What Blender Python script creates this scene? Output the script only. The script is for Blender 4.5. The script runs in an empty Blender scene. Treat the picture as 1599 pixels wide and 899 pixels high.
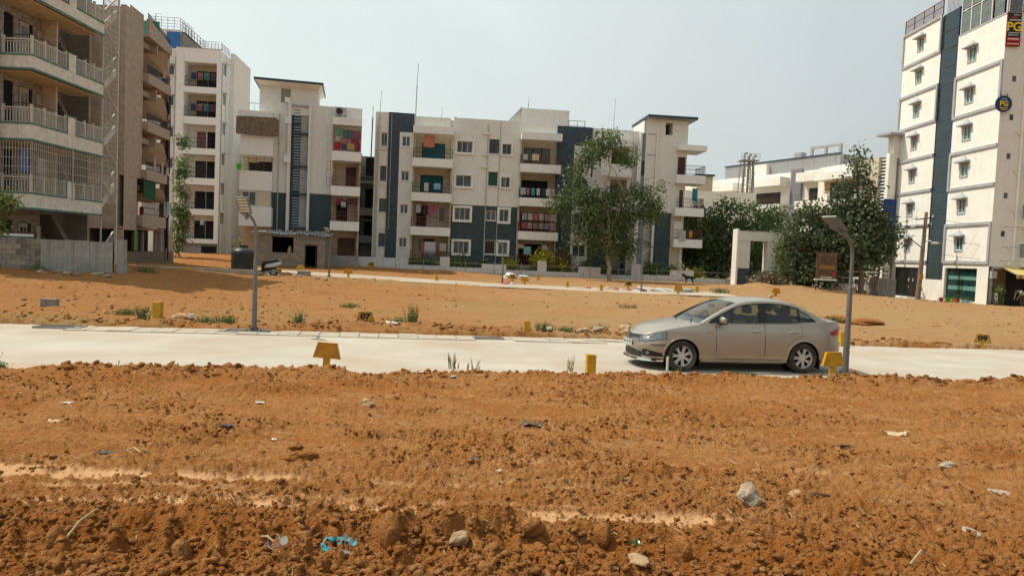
import bpy, bmesh, math, random
import numpy as np
from mathutils import Vector, Matrix, Euler
random.seed(7); RNG = np.random.default_rng(11)
S = bpy.context.scene; COL = S.collection
rad = math.radians
# ---------------------------------------------------------------- camera
cam = bpy.data.objects.new('camera', bpy.data.cameras.new('camera')); COL.objects.link(cam)
cam.data.sensor_width = 36; cam.data.lens = 1100/1599*36
cam.data.clip_start = .1; cam.data.clip_end = 6000
_p = rad(2.7); _r = math.atan(.041)
_f = Vector((0, math.cos(_p), -math.sin(_p))); _u = Vector((0, math.sin(_p), math.cos(_p))); _x = Vector((1, 0, 0))
_R = _x*math.cos(_r) + _u*math.sin(_r); _U = -_x*math.sin(_r) + _u*math.cos(_r)
cam.matrix_world = Matrix(((_R.x, _U.x, -_f.x, 0), (_R.y, _U.y, -_f.y, 0), (_R.z, _U.z, -_f.z, 2.15), (0, 0, 0, 1)))
S.camera = cam
# ---------------------------------------------------------------- light
SUN_AZ = rad(-76); SUN_EL = rad(56)           # azimuth from +Y, clockwise
sd = Vector((math.sin(SUN_AZ)*math.cos(SUN_EL), math.cos(SUN_AZ)*math.cos(SUN_EL), math.sin(SUN_EL)))
sl = bpy.data.lights.new('sun', 'SUN'); sl.energy = 4.3; sl.angle = rad(.55); sl.color = (1, .93, .80)
so = bpy.data.objects.new('sun', sl); COL.objects.link(so); so.location = (-40, 20, 60)
so.rotation_euler = (-sd).to_track_quat('-Z', 'Y').to_euler()
W = bpy.data.worlds.new('World'); S.world = W; W.use_nodes = True
nt = W.node_tree; nt.nodes.clear()
def wn(t, **k):
    n = nt.nodes.new(t)
    for a, b in k.items(): setattr(n, a, b)
    return n
sky = wn('ShaderNodeTexSky', sky_type='NISHITA', sun_disc=False, sun_elevation=SUN_EL, sun_rotation=SUN_AZ,
         air_density=1.6, dust_density=6.0, ozone_density=1.0)
b1 = wn('ShaderNodeBackground'); b1.inputs[1].default_value = .08
b2 = wn('ShaderNodeBackground'); b2.inputs[1].default_value = 1.0
tc = wn('ShaderNodeTexCoord'); dt = wn('ShaderNodeVectorMath', operation='DOT_PRODUCT')
dt.inputs[1].default_value = (-.80, .10, .12)
rp = wn('ShaderNodeValToRGB')                    # bright milky haze towards the sun, greyer away from it
rp.color_ramp.elements[0].position = .12; rp.color_ramp.elements[0].color = (.50, .55, .56, 1)
rp.color_ramp.elements[1].position = .80; rp.color_ramp.elements[1].color = (.88, .97, .94, 1)
e = rp.color_ramp.elements.new(.50); e.color = (.76, .83, .815, 1)
mr = wn('ShaderNodeMapRange'); mr.inputs[1].default_value = -.8; mr.inputs[2].default_value = .8
nz = wn('ShaderNodeTexNoise'); nz.inputs['Scale'].default_value = 1.9; nz.inputs['Detail'].default_value = 5; nz.inputs['Distortion'].default_value = .6
nm = wn('ShaderNodeMapRange'); nm.inputs[1].default_value = .3; nm.inputs[2].default_value = .7; nm.inputs[3].default_value = .925; nm.inputs[4].default_value = 1.07
mx = wn('ShaderNodeMixShader'); mx.inputs[0].default_value = .86
ml = wn('ShaderNodeVectorMath', operation='SCALE'); out = wn('ShaderNodeOutputWorld')
L = nt.links.new
L(tc.outputs['Generated'], dt.inputs[0]); L(dt.outputs['Value'], mr.inputs[0]); L(mr.outputs[0], rp.inputs[0])
L(tc.outputs['Generated'], nz.inputs['Vector']); L(nz.outputs[0], nm.inputs[0])
L(rp.outputs[0], ml.inputs[0]); L(nm.outputs[0], ml.inputs['Scale']); L(ml.outputs[0], b2.inputs[0])
L(sky.outputs[0], b1.inputs[0]); L(b1.outputs[0], mx.inputs[1]); L(b2.outputs[0], mx.inputs[2]); L(mx.outputs[0], out.inputs[0])
S.view_settings.view_transform = 'Standard'; S.view_settings.look = 'None'
S.view_settings.exposure = 0.0; S.view_settings.gamma = 1
S.render.engine = 'CYCLES'; S.cycles.max_bounces = 6; S.cycles.transparent_max_bounces = 8
# ---------------------------------------------------------------- helpers
def thing(name, label, cat, loc=(0, 0, 0), rz=0, group=None):
    o = bpy.data.objects.new(name, None); COL.objects.link(o); o.empty_display_size = .3
    o.location = loc; o.rotation_euler = (0, 0, rz); o['label'] = label; o['category'] = cat
    if group: o['group'] = group
    return o
def tag(o, label, cat, group=None):
    o['label'] = label; o['category'] = cat
    if group: o['group'] = group
    return o
class MB:
    def __init__(s): s.v = []; s.f = []; s.m = []
    def add(s, vs, fs, mi=0):
        n = len(s.v); s.v += [tuple(p) for p in vs]; s.f += [tuple(i+n for i in f) for f in fs]; s.m += [mi]*len(fs); return s
    def box(s, x0, x1, y0, y1, z0, z1, mi=0):
        return s.add([(x0,y0,z0),(x1,y0,z0),(x1,y1,z0),(x0,y1,z0),(x0,y0,z1),(x1,y0,z1),(x1,y1,z1),(x0,y1,z1)],
                     [(0,3,2,1),(4,5,6,7),(0,1,5,4),(1,2,6,5),(2,3,7,6),(3,0,4,7)], mi)
    def mbox(s, M, sx, sy, sz, mi=0):
        vs = [M @ Vector((a*sx/2, b*sy/2, c*sz/2)) for c in (-1, 1) for a, b in ((-1,-1),(1,-1),(1,1),(-1,1))]
        return s.add(vs, [(0,3,2,1),(4,5,6,7),(0,1,5,4),(1,2,6,5),(2,3,7,6),(3,0,4,7)], mi)
    def bar(s, a, b, w, h=None, mi=0):           # square bar from a to b
        a = Vector(a); b = Vector(b); d = b-a; h = h or w
        q = d.to_track_quat('Y', 'Z').to_matrix().to_4x4(); q.translation = (a+b)/2
        return s.mbox(q, w, d.length, h, mi)
    def tube(s, pts, r, n=8, mi=0, cap=True):    # r: number or list
        pts = [Vector(p) for p in pts]; rr = r if isinstance(r, (list, tuple)) else [r]*len(pts)
        vs = []; fs = []
        for i, p in enumerate(pts):
            t = (pts[min(i+1, len(pts)-1)]-pts[max(i-1, 0)]).normalized()
            a = Vector((0, 0, 1)) if abs(t.z) < .9 else Vector((1, 0, 0))
            e1 = t.cross(a).normalized(); e2 = t.cross(e1)
            for k in range(n):
                an = 2*math.pi*k/n; vs.append(p+(e1*math.cos(an)+e2*math.sin(an))*rr[i])
        for i in range(len(pts)-1):
            for k in range(n):
                k2 = (k+1) % n; fs.append((i*n+k, i*n+k2, (i+1)*n+k2, (i+1)*n+k))
        if cap: fs.append(tuple(range(n))[::-1]); fs.append(tuple((len(pts)-1)*n+k for k in range(n)))
        return s.add(vs, fs, mi)
    def prism(s, poly, a0, a1, axis='z', mi=0):  # poly 2D, extruded along axis
        n = len(poly)
        def P(p, a): return {'z': (p[0], p[1], a), 'y': (p[0], a, p[1]), 'x': (a, p[0], p[1])}[axis]
        vs = [P(p, a0) for p in poly]+[P(p, a1) for p in poly]
        fs = [tuple(range(n)), tuple(range(2*n-1, n-1, -1))]+[(i, i+n, (i+1) % n+n, (i+1) % n) for i in range(n)]
        return s.add(vs, fs, mi)
    def grid(s, rows, mi=0, close=False):        # rows: list of equal-length point lists
        n = len(rows[0]); vs = [p for r in rows for p in r]; fs = []
        for i in range(len(rows)-1):
            for k in range(n if close else n-1):
                k2 = (k+1) % n; fs.append((i*n+k, i*n+k2, (i+1)*n+k2, (i+1)*n+k))
        return s.add(vs, fs, mi)
    def mesh(s, name, mats, smooth=False, fix=True):
        me = bpy.data.meshes.new(name); me.from_pydata(s.v, [], s.f)
        for m in (mats if isinstance(mats, (list, tuple)) else [mats]): me.materials.append(m)
        if any(s.m): me.polygons.foreach_set('material_index', s.m)
        if fix:
            bm = bmesh.new(); bm.from_mesh(me); bmesh.ops.recalc_face_normals(bm, faces=bm.faces); bm.to_mesh(me); bm.free()
        if smooth:
            me.polygons.foreach_set('use_smooth', [True]*len(me.polygons))
            try: me.set_sharp_from_angle(angle=rad(smooth if smooth is not True else 40))
            except Exception: pass
        me.update(); return me
    def build(s, name, mats, parent=None, loc=(0, 0, 0), rot=(0, 0, 0), smooth=False, fix=True, label=None):
        o = bpy.data.objects.new(name, s.mesh(name, mats, smooth, fix)); COL.objects.link(o)
        o.location = loc; o.rotation_euler = rot
        if parent: o.parent = parent
        if label: o['label'] = label
        return o
def inst(name, me, parent, loc=(0, 0, 0), rot=(0, 0, 0), sc=None):
    o = bpy.data.objects.new(name, me); COL.objects.link(o); o.location = loc; o.rotation_euler = rot
    if sc: o.scale = sc
    if parent: o.parent = parent
    return o
def bevel(o, w=.01, seg=2):
    m = o.modifiers.new('bevel', 'BEVEL'); m.width = w; m.segments = seg; m.limit_method = 'ANGLE'; return o
def copy_tree(o, parent=None):
    c = o.copy(); COL.objects.link(c)
    if parent: c.parent = parent
    for ch in list(o.children): copy_tree(ch, c)
    return c
def struct(o): o['kind'] = 'structure'; return o
# ---------------------------------------------------------------- materials
def mat(name, col, rough=.85, var=.18, scale=2.5, streak=0., bump=0., bscale=40, metal=0., spec=.35, dirt=None, dirtamt=0., sheen=0):
    m = bpy.data.materials.new(name); m.use_nodes = True; t = m.node_tree; N = t.nodes; b = N['Principled BSDF']; l = t.links.new
    b.inputs['Roughness'].default_value = rough; b.inputs['Metallic'].default_value = metal
    b.inputs['Specular IOR Level'].default_value = spec
    tc = N.new('ShaderNodeTexCoord'); c = (*col, 1)
    n1 = N.new('ShaderNodeTexNoise'); n1.inputs['Scale'].default_value = scale; n1.inputs['Detail'].default_value = 6
    n1.inputs['Roughness'].default_value = .65; l(tc.outputs['Object'], n1.inputs['Vector'])
    r = N.new('ShaderNodeMapRange'); r.inputs[1].default_value = .28; r.inputs[2].default_value = .72
    r.inputs[3].default_value = 1-var; r.inputs[4].default_value = 1+var*.6; l(n1.outputs[0], r.inputs[0])
    v = N.new('ShaderNodeVectorMath'); v.operation = 'SCALE'; v.inputs[0].default_value = col; l(r.outputs[0], v.inputs['Scale'])
    cur = v.outputs[0]
    if streak > 0:
        mp = N.new('ShaderNodeMapping'); mp.inputs['Scale'].default_value = (5, 5, .22); l(tc.outputs['Object'], mp.inputs[0])
        n2 = N.new('ShaderNodeTexNoise'); n2.inputs['Scale'].default_value = 1; n2.inputs['Detail'].default_value = 5; l(mp.outputs[0], n2.inputs['Vector'])
        r2 = N.new('ShaderNodeMapRange'); r2.inputs[1].default_value = .52; r2.inputs[2].default_value = .80
        r2.inputs[3].default_value = 0; r2.inputs[4].default_value = streak; l(n2.outputs[0], r2.inputs[0])
        mxn = N.new('ShaderNodeMix'); mxn.data_type = 'RGBA'; l(r2.outputs[0], mxn.inputs[0]); l(cur, mxn.inputs[6])
        mxn.inputs[7].default_value = (col[0]*.42, col[1]*.41, col[2]*.36, 1); cur = mxn.outputs[2]
    if dirt:
        n3 = N.new('ShaderNodeTexNoise'); n3.inputs['Scale'].default_value = scale*.6; n3.inputs['Detail'].default_value = 8; l(tc.outputs['Object'], n3.inputs['Vector'])
        r3 = N.new('ShaderNodeMapRange'); r3.inputs[1].default_value = .45; r3.inputs[2].default_value = .75; r3.inputs[4].default_value = dirtamt; l(n3.outputs[0], r3.inputs[0])
        mx3 = N.new('ShaderNodeMix'); mx3.data_type = 'RGBA'; l(r3.outputs[0], mx3.inputs[0]); l(cur, mx3.inputs[6]); mx3.inputs[7].default_value = (*dirt, 1); cur = mx3.outputs[2]
    l(cur, b.inputs['Base Color'])
    if bump > 0:
        n4 = N.new('ShaderNodeTexNoise'); n4.inputs['Scale'].default_value = bscale; n4.inputs['Detail'].default_value = 5; l(tc.outputs['Object'], n4.inputs['Vector'])
        bp = N.new('ShaderNodeBump'); bp.inputs['Strength'].default_value = bump; bp.inputs['Distance'].default_value = .02; l(n4.outputs[0], bp.inputs['Height']); l(bp.outputs[0], b.inputs['Normal'])
    return m
def glassy(name, col, rough=.08, alpha=None):
    m = bpy.data.materials.new(name); m.use_nodes = True; t = m.node_tree; b = t.nodes['Principled BSDF']
    b.inputs['Base Color'].default_value = (*col, 1); b.inputs['Roughness'].default_value = rough
    b.inputs['Specular IOR Level'].default_value = .5
    if alpha is not None:   # thin see-through pane: clear body, mirror-like surface
        tr = t.nodes.new('ShaderNodeBsdfTransparent'); tr.inputs[0].default_value = (*alpha, 1)
        gl = t.nodes.new('ShaderNodeBsdfGlossy'); gl.inputs['Roughness'].default_value = .03
        ge = t.nodes.new('ShaderNodeNewGeometry'); dp = t.nodes.new('ShaderNodeVectorMath'); dp.operation = 'DOT_PRODUCT'
        t.links.new(ge.outputs['Normal'], dp.inputs[0]); t.links.new(ge.outputs['Incoming'], dp.inputs[1])
        def mth(op, a, b2): n_ = t.nodes.new('ShaderNodeMath'); n_.operation = op; t.links.new(a, n_.inputs[0]); n_.inputs[1].default_value = b2; return n_
        ab = mth('ABSOLUTE', dp.outputs['Value'], 0); iv = t.nodes.new('ShaderNodeMath'); iv.operation = 'SUBTRACT'; iv.inputs[0].default_value = 1; t.links.new(ab.outputs[0], iv.inputs[1])
        fr = mth('ADD', mth('MULTIPLY', mth('POWER', iv.outputs[0], 4.5).outputs[0], .85).outputs[0], .07)
        mx = t.nodes.new('ShaderNodeMixShader'); o = t.nodes['Material Output']
        t.links.new(fr.outputs[0], mx.inputs[0]); t.links.new(tr.outputs[0], mx.inputs[1]); t.links.new(gl.outputs[0], mx.inputs[2]); t.links.new(mx.outputs[0], o.inputs[0])
    else:
        tc = t.nodes.new('ShaderNodeTexCoord'); n = t.nodes.new('ShaderNodeTexNoise'); n.inputs['Scale'].default_value = .9
        oi = t.nodes.new('ShaderNodeObjectInfo'); ad = t.nodes.new('ShaderNodeVectorMath'); t.links.new(tc.outputs['Object'], ad.inputs[0]); 
        cb = t.nodes.new('ShaderNodeCombineXYZ'); mu = t.nodes.new('ShaderNodeMath'); mu.operation = 'MULTIPLY'; mu.inputs[1].default_value = 37
        t.links.new(oi.outputs['Random'], mu.inputs[0]); t.links.new(mu.outputs[0], cb.inputs[0]); t.links.new(cb.outputs[0], ad.inputs[1])
        t.links.new(ad.outputs[0], n.inputs['Vector'])
        r = t.nodes.new('ShaderNodeMapRange'); r.inputs[1].default_value = .3; r.inputs[2].default_value = .7; r.inputs[3].default_value = .35; r.inputs[4].default_value = 1.8
        v = t.nodes.new('ShaderNodeVectorMath'); v.operation = 'SCALE'; v.inputs[0].default_value = col
        t.links.new(n.outputs[0], r.inputs[0]); t.links.new(r.outputs[0], v.inputs['Scale']); t.links.new(v.outputs[0], b.inputs['Base Color'])
    return m
CREAM = mat('cream_paint', (.68, .67, .62), var=.09, streak=.13, bump=.15)
WHITE = mat('white_paint', (.75, .74, .70), var=.08, streak=.14, bump=.12)
TWHITE = mat('tower_white_paint', (.79, .765, .695), var=.10, scale=1.0, streak=.2, bump=.1)
LGREY = mat('light_grey_paint', (.38, .38, .39), streak=.2)
NAVY = mat('slate_blue_paint', (.052, .072, .095), streak=.25, var=.25)
SLATE = mat('dark_green_slate_paint', (.048, .074, .078), streak=.3, var=.25)
BROWN = mat('brown_plaster', (.42, .345, .275), streak=.25, var=.22, bump=.2)
BROWN2 = mat('brown_plaster_soffit', (.42, .32, .235), var=.2)
BEIGE = mat('beige_paint', (.56, .49, .37), streak=.2, var=.12)
OCHRE = mat('ochre_paint', (.50, .36, .19), streak=.2)
ACREAM = mat('aged_cream_paint', (.70, .68, .60), streak=.30, var=.22, bump=.2)
AGREEN = mat('faded_green_trim_paint', (.10, .22, .17), streak=.3, var=.3)
TAN = mat('tan_paint', (.60, .49, .33), var=.2, streak=.25)
STONEM = mat('stone_cladding', (.32, .29, .265), var=.6, scale=7, bump=.5, bscale=18)
IRON = mat('dark_ironwork', (.025, .025, .028), rough=.5, metal=.3)
RUST = mat('rusty_red_ironwork', (.15, .055, .035), rough=.7, var=.3)
RAILW = mat('off_white_railing_paint', (.55, .53, .47), rough=.5, streak=.3)
STEEL = mat('galvanised_steel', (.34, .33, .31), rough=.45, metal=.6, var=.2)
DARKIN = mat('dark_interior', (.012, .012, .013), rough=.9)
DIMIN = mat('dim_room', (.05, .045, .04), rough=.9, var=.5)
WFRAME = mat('white_window_frame', (.62, .62, .58), rough=.4, var=.08)
MAROON = mat('maroon_door', (.075, .022, .022), rough=.55, streak=.4, var=.3)
WOODD = mat('brown_wood_door', (.10, .045, .025), rough=.55, var=.4)
GLASS = glassy('window_glass', (.05, .055, .055))
TEALGL = glassy('teal_window_glass', (.05, .13, .12))
GREYBLD = mat('grey_green_paint', (.36, .39, .34), streak=.4)
CONC = mat('concrete_grey', (.30, .29, .26), var=.25, bump=.3, streak=.25)
BLOCKM = mat('cement_block', (.25, .235, .20), var=.35, scale=6, bump=.6, bscale=30)
BLOCKM2 = mat('pale_cement_block', (.33, .29, .22), var=.35, scale=6, bump=.6, bscale=30)
PIPE = mat('plastic_pipe', (.45, .44, .40), rough=.5, streak=.3)
def fab(name, c): return mat(name, c, rough=.95, var=.3, scale=6)
YEL = mat('yellow_road_paint', (.52, .285, .010), rough=.5, var=.2, scale=9, dirt=(.22, .09, .03), dirtamt=.55, bump=.1)
YEL_SHADE = mat('weathered_yellow_shade_tint', (.50, .225, .012), rough=.55, var=.28, scale=7, dirt=(.20, .07, .02), dirtamt=.6, bump=.15)  # yellow darkened to orange: shade on the board backs put into the colour
LAMPG = mat('lamp_post_steel', (.17, .165, .155), rough=.5, metal=.35, var=.25, streak=.3)
# ---------------------------------------------------------------- terrain
def _cps():
    c = []
    for x in (-30, -20, -10, -5, 0, 5, 10, 20, 30):
        for y in (-20, -5, 3, 8, 14, 19): c.append((x, y, 0.))
    for x in (-4, 4, 12, 22): c += [(x, 26, 0.), (x, 35, 0.)]
    c += [(-12, 24, .03), (-20, 25, .25), (-28, 25, .4), (-21, 29, .64), (-17, 30, .62), (-26, 31, .75), (-11, 31, .25), (-15.5, 37.5, .50), (-22, 38, .68),
          (-16.5, 42.5, .38), (-22, 46, .55), (-11.9, 45.5, .20), (-17.3, 54, .42), (-22, 52, .45), (-.7, 51.5, .06), (8.8, 48.5, -.02), (-31, 68, 1.0), (-25, 62, .95),
          (-12.5, 59.3, .60), (-6, 60, .40), (0, 60.6, .34), (10, 61.6, .28), (19, 62.5, .26), (21, 62, .26), (25, 58, .25), (31, 60, -.3), (35, 64, -.75), (36.5, 58, -.4), (36.6, 54, -.24), (30, 48, -.1),
          (20, 46, -.03), (42, 52, -.24), (0, 80, .9), (-30, 90, 1.0), (30, 85, .2), (60, 60, -.3), (60, 90, 0), (-50, 40, .8), (-50, 80, 1.0)]
    return np.array(c)
_CP = _cps()
def _phi(r2): return np.where(r2 > 1e-9, r2*np.log(np.maximum(r2, 1e-9)), 0.)
_n = len(_CP); _A = np.zeros((_n+3, _n+3))
_A[:_n, :_n] = _phi(((_CP[:, None, :2]-_CP[None, :, :2])**2).sum(-1)) + np.eye(_n)*.5
_A[:_n, _n] = 1; _A[:_n, _n+1:] = _CP[:, :2]; _A[_n, :_n] = 1; _A[_n+1:, :_n] = _CP[:, :2].T
_W = np.linalg.solve(_A, np.concatenate([_CP[:, 2], np.zeros(3)]))
def base_z(x, y):
    x = np.atleast_1d(np.asarray(x, float)); y = np.atleast_1d(np.asarray(y, float)); o = np.full(x.shape, _W[_n]) + _W[_n+1]*x + _W[_n+2]*y
    for i in range(_n): o += _W[i]*_phi((x-_CP[i, 0])**2+(y-_CP[i, 1])**2)
    o = np.clip(o, -1.0, 1.2); r = np.hypot(x, y); k = np.clip((r-95)/60, 0, 1); return o*(1-k)
def gz(x, y): return float(base_z(x, y)[0])
def near_edge(x): return 12.28+.165*x
def far_edge(x): return 18.35+.13*x
def hsh(ix, iy, s):
    h = (ix.astype(np.int64)*374761393 + iy.astype(np.int64)*668265263 + s*1274126177) & 0xffffffff
    h = ((h ^ (h >> 13))*1274126177) & 0xffffffff; h = h ^ (h >> 16); return (h & 0xffffff)/float(0xffffff)
def vnoise(x, y, s):
    ix = np.floor(x); iy = np.floor(y); fx = x-ix; fy = y-iy; fx = fx*fx*(3-2*fx); fy = fy*fy*(3-2*fy)
    a = hsh(ix, iy, s); b = hsh(ix+1, iy, s); c = hsh(ix, iy+1, s); d = hsh(ix+1, iy+1, s)
    return (a+(b-a)*fx)+((c+(d-c)*fx)-(a+(b-a)*fx))*fy
def fbm(x, y, s, o=4):
    t = 0; a = .5; n = 0
    for i in range(o): t = t+a*vnoise(x*2**i+i*17.3, y*2**i-i*9.1, s+i); n += a; a *= .5
    return t/n
def lumps(x, y, sc, s, keep=.7):              # rounded clods: max over cells of irregular domes
    X = x/sc; Y = y/sc; ix = np.floor(X); iy = np.floor(Y); best = np.zeros_like(X)
    for dx in (-1, 0, 1):
        for dy in (-1, 0, 1):
            cx = ix+dx; cy = iy+dy; px = cx+hsh(cx, cy, s); py = cy+hsh(cx, cy, s+1); r = .28+.5*hsh(cx, cy, s+2)**1.6
            on = hsh(cx, cy, s+3) < keep; an = hsh(cx, cy, s+4)*3.1416; ca = np.cos(an); sa = np.sin(an); el = .65+.5*hsh(cx, cy, s+5)
            ux = ((X-px)*ca+(Y-py)*sa)/el; uy = (-(X-px)*sa+(Y-py)*ca)*el
            d2 = (ux*ux+uy*uy)/(r*r); best = np.maximum(best, np.where(on & (d2 < 1), r*np.minimum(1., 1.35*np.sqrt(np.maximum(0, 1-d2)))*(.7+.6*(ux/r*.5+.5)*hsh(cx, cy, s+6)), 0))
    return best*sc
def sst(a, b, x): t = np.clip((x-a)/(b-a), 0, 1); return t*t*(3-2*t)
STRIPS = [(-6.5, -1.9, 6.22, -.012, .10, 1.0), (-5.2, -2.3, 5.92, -.01, .045, .6), (-5.2, 1.9, 5.62, .02, .085, 1.0), (-2.6, .6, 5.86, .03, .05, .55), (-.2, 3.6, 6.95, .05, .06, .4), (-7, -3, 5.6, .0, .05, .4), (-1.2, .9, 6.3, .03, .07, .5)]
def road2_mask(x, y):                          # the far concrete road
    c = 48.2-.02*x; return sst(2.45, 2.05, np.abs(y-c))*sst(-19.5, -18.5, x)*sst(15.5, 13.5, x)
def relief(x, y):
    nr = y-near_edge(x); fr = y-far_edge(x)
    wob = (fbm(x*1.3, y*1.3, 5)-.5)*.9; wob2 = (fbm(x*5, y*5, 6)-.5)*.30
    ne = nr+wob*.55+wob2; fe = fr-wob*.4-wob2*.7
    inr = sst(-.05, .12, ne)*sst(.05, -.12, fe)        # inside the near road
    nearplot = ne < .12
    # ---- roughness zones
    big = fbm(x*.45, y*.9, 31); mid = fbm(x*.9, y*2.2, 32); r = np.hypot(x, y)
    churn = sst(5.62, 5.2, y+(fbm(x*.8, y*.8, 41)-.5)*.8)*np.clip(.75+.4*np.sin(x*.8+1), .4, 1)
    rough = np.clip(.12+1.3*sst(.44, .70, mid)+.8*sst(7.6, 5.9, y)+.7*sst(.54, .74, big), 0, 1.6)
    pl = fbm(x*2.2, y*9, 34); h = (big-.5)*.12 + (mid-.5)*.07 + (fbm(x*4, y*6, 33)-.5)*.03 + np.floor(pl*9)/9*.05
    crust = np.zeros_like(x); flat = np.zeros_like(x)
    for a, b, y0, sl, w, k in STRIPS:
        c = y0+sl*x+(fbm(x*.7, x*0, 50+int(w*1000))-.5)*.16
        w2 = w*(.65+.8*fbm(x*1.5, x*0+3, 60))
        m = sst(w2*1.25, w2*.75, np.abs(y-c))*sst(a-.3, a+.2, x)*sst(b+.3, b-.2, x)
        m = m*sst(.40, .47, fbm(x*3.2, y*7, 70)+.10*k)*k
        cr = np.abs(fbm(x*7, y*7, 71, 2)-.5); m = m*sst(.004, .03, cr)
        flat = np.maximum(flat, m); crust = np.maximum(crust, m)
        h += -.02*sst(w*3, w, np.abs(y-c))*k
    L1 = lumps(x, y, .075, 101, .85); L2 = lumps(x, y, .15, 111, .75); L3 = lumps(x, y, .32, 121, .5); L4 = lumps(x, y, .042, 131, .9)
    lum = L4*(.22+.50*np.clip(rough, 0, 1)) + L1*.40*np.clip(rough+.2, 0, 1.2) + L2*.24*np.clip(rough-.1, 0, 1.2) + L3*.17*np.clip(rough-.55, 0, 1)
    lum = lum + churn*(L3*.26 + L2*.26)
    # bulldozer lug marks: slanting pits along a rut in the churned belt
    rut = sst(.34, .20, np.abs(y-4.92-.03*x+(fbm(x, x*0, 91)-.5)*.25))*sst(-4.2, -3.6, x)*sst(1.9, 1.2, x)
    lug = np.maximum(0, np.sin((x*1.0+(y-4.9)*.55+.25*fbm(x, y, 92))*2*math.pi/.34))
    h += -rut*.085+rut*lug**1.5*.10*(.5+fbm(x*2, y*2, 93)); lum = lum*(1-rut*.45)
    rg = 1-np.abs(fbm(x*13, y*16, 84, 3)*2-1); h += (fbm(x*18, y*18, 80, 3)-.5)*.026*(.5+np.clip(rough, 0, 1)) + (fbm(x*55, y*55, 82, 2)-.5)*.012 + (rg-.7)*.030*(.35+np.clip(rough, 0, 1.1))*(1-flat)
    h += lum*(1-flat*.93)
    # far plot (beyond the road)
    nbig = fbm(x*.18, y*.30, 35); rowm = fbm(x*.35, y*1.1, 36)
    rf = np.clip(.10+1.2*sst(.55, .75, rowm), 0, 1)
    leftr = sst(-6, -11, x)*sst(46, 34, y); edge = sst(2.2, .2, fe)
    hf = (nbig-.5)*.22+(rowm-.5)*.10+(fbm(x*3, y*3, 37)-.5)*.05 + lumps(x, y, .4, 141, .5)*.16*np.clip(rf+edge*.6+leftr*.5, 0, 1.4) + lumps(x, y, .16, 151, .7)*.22*np.clip(rf+edge+leftr*.5, .15, 1.5)
    hf += edge*(.02+.09*sst(.48, .72, fbm(x*.9, y*.9, 38)))
    ridge = sst(3.2, .4, np.abs(y-56.5-.0*x))*sst(17, 20, x)*sst(29, 25, x)*(.12+.45*fbm(x*.8, y*.8, 39)); hf += ridge
    out = np.where(nearplot, h+.03+.03*sst(-.9, -.1, ne)*(fbm(x*2.2, y*2.2, 42)*1.8), hf+.03)
    out = out*(1-inr)+(-.16)*inr
    r2 = road2_mask(x, y); out = out*(1-r2)+(-.10)*r2
    out *= sst(120, 70, r)
    return out, crust*nearplot, rough, fe
def make_ground():
    th = np.concatenate([np.linspace(-47, 47, 920), np.arange(51, 313, 6.0)]); th = np.radians(th)
    rs = [0.9]
    while rs[-1] < 75: rs.append(rs[-1]+.00225*max(rs[-1], 3.)**1.3)
    while rs[-1] < 4000: rs.append(rs[-1]*1.18)
    rs = np.array(rs); nr, ntn = len(rs), len(th)
    RR, TT = np.meshgrid(rs, th, indexing='ij'); X = (RR*np.sin(TT)).ravel(); Y = (RR*np.cos(TT)).ravel()
    rel, crust, rough, fe = relief(X, Y); Z = base_z(X, Y)+rel
    co = np.empty((nr*ntn+1, 3), np.float32); co[:-1, 0] = X; co[:-1, 1] = Y; co[:-1, 2] = Z; co[-1] = (0, 0, 0)
    i = np.arange(nr-1)[:, None]; k = np.arange(ntn)[None, :]; k2 = (k+1) % ntn
    q = np.stack([i*ntn+k, (i+1)*ntn+k, (i+1)*ntn+k2, i*ntn+k2], -1).reshape(-1, 4)
    tr = np.stack([np.full(ntn, nr*ntn), k[0], k2[0]], -1)
    me = bpy.data.meshes.new('ground'); me.vertices.add(len(co)); me.vertices.foreach_set('co', co.ravel())
    loops = np.concatenate([q.ravel(), tr.ravel()]); me.loops.add(len(loops)); me.loops.foreach_set('vertex_index', loops.astype(np.int32))
    st = np.concatenate([np.arange(len(q))*4, len(q)*4+np.arange(len(tr))*3]).astype(np.int32)
    me.polygons.add(len(st)); me.polygons.foreach_set('loop_start', st)
    me.polygons.foreach_set('use_smooth', np.ones(len(st), bool)); me.update(calc_edges=True)
    at = me.attributes.new('soil', 'FLOAT_COLOR', 'POINT'); c = np.zeros((len(co), 4), np.float32); c[:, 3] = 1
    c[:-1, 0] = crust; c[:-1, 3] = np.where(far_edge(X) < Y, .25+.55*sst(-6, 6, X+(fbm(X*.2, Y*.3, 205)-.5)*10), .0)
    far = (fe > 0)
    gp = sst(.42, .62, fbm(X*.16, Y*.30, 201))*far*sst(56, 50, Y)
    c[:-1, 1] = gp
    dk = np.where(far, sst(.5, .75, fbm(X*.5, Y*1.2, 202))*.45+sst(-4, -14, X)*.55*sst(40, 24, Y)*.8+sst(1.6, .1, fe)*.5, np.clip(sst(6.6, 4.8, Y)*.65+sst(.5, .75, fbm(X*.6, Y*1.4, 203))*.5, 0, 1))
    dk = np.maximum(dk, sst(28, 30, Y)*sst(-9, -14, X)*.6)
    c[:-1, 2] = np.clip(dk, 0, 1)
    at.data.foreach_set('color', c.ravel())
    o = bpy.data.objects.new('ground', me); COL.objects.link(o); struct(o); return o
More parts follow.
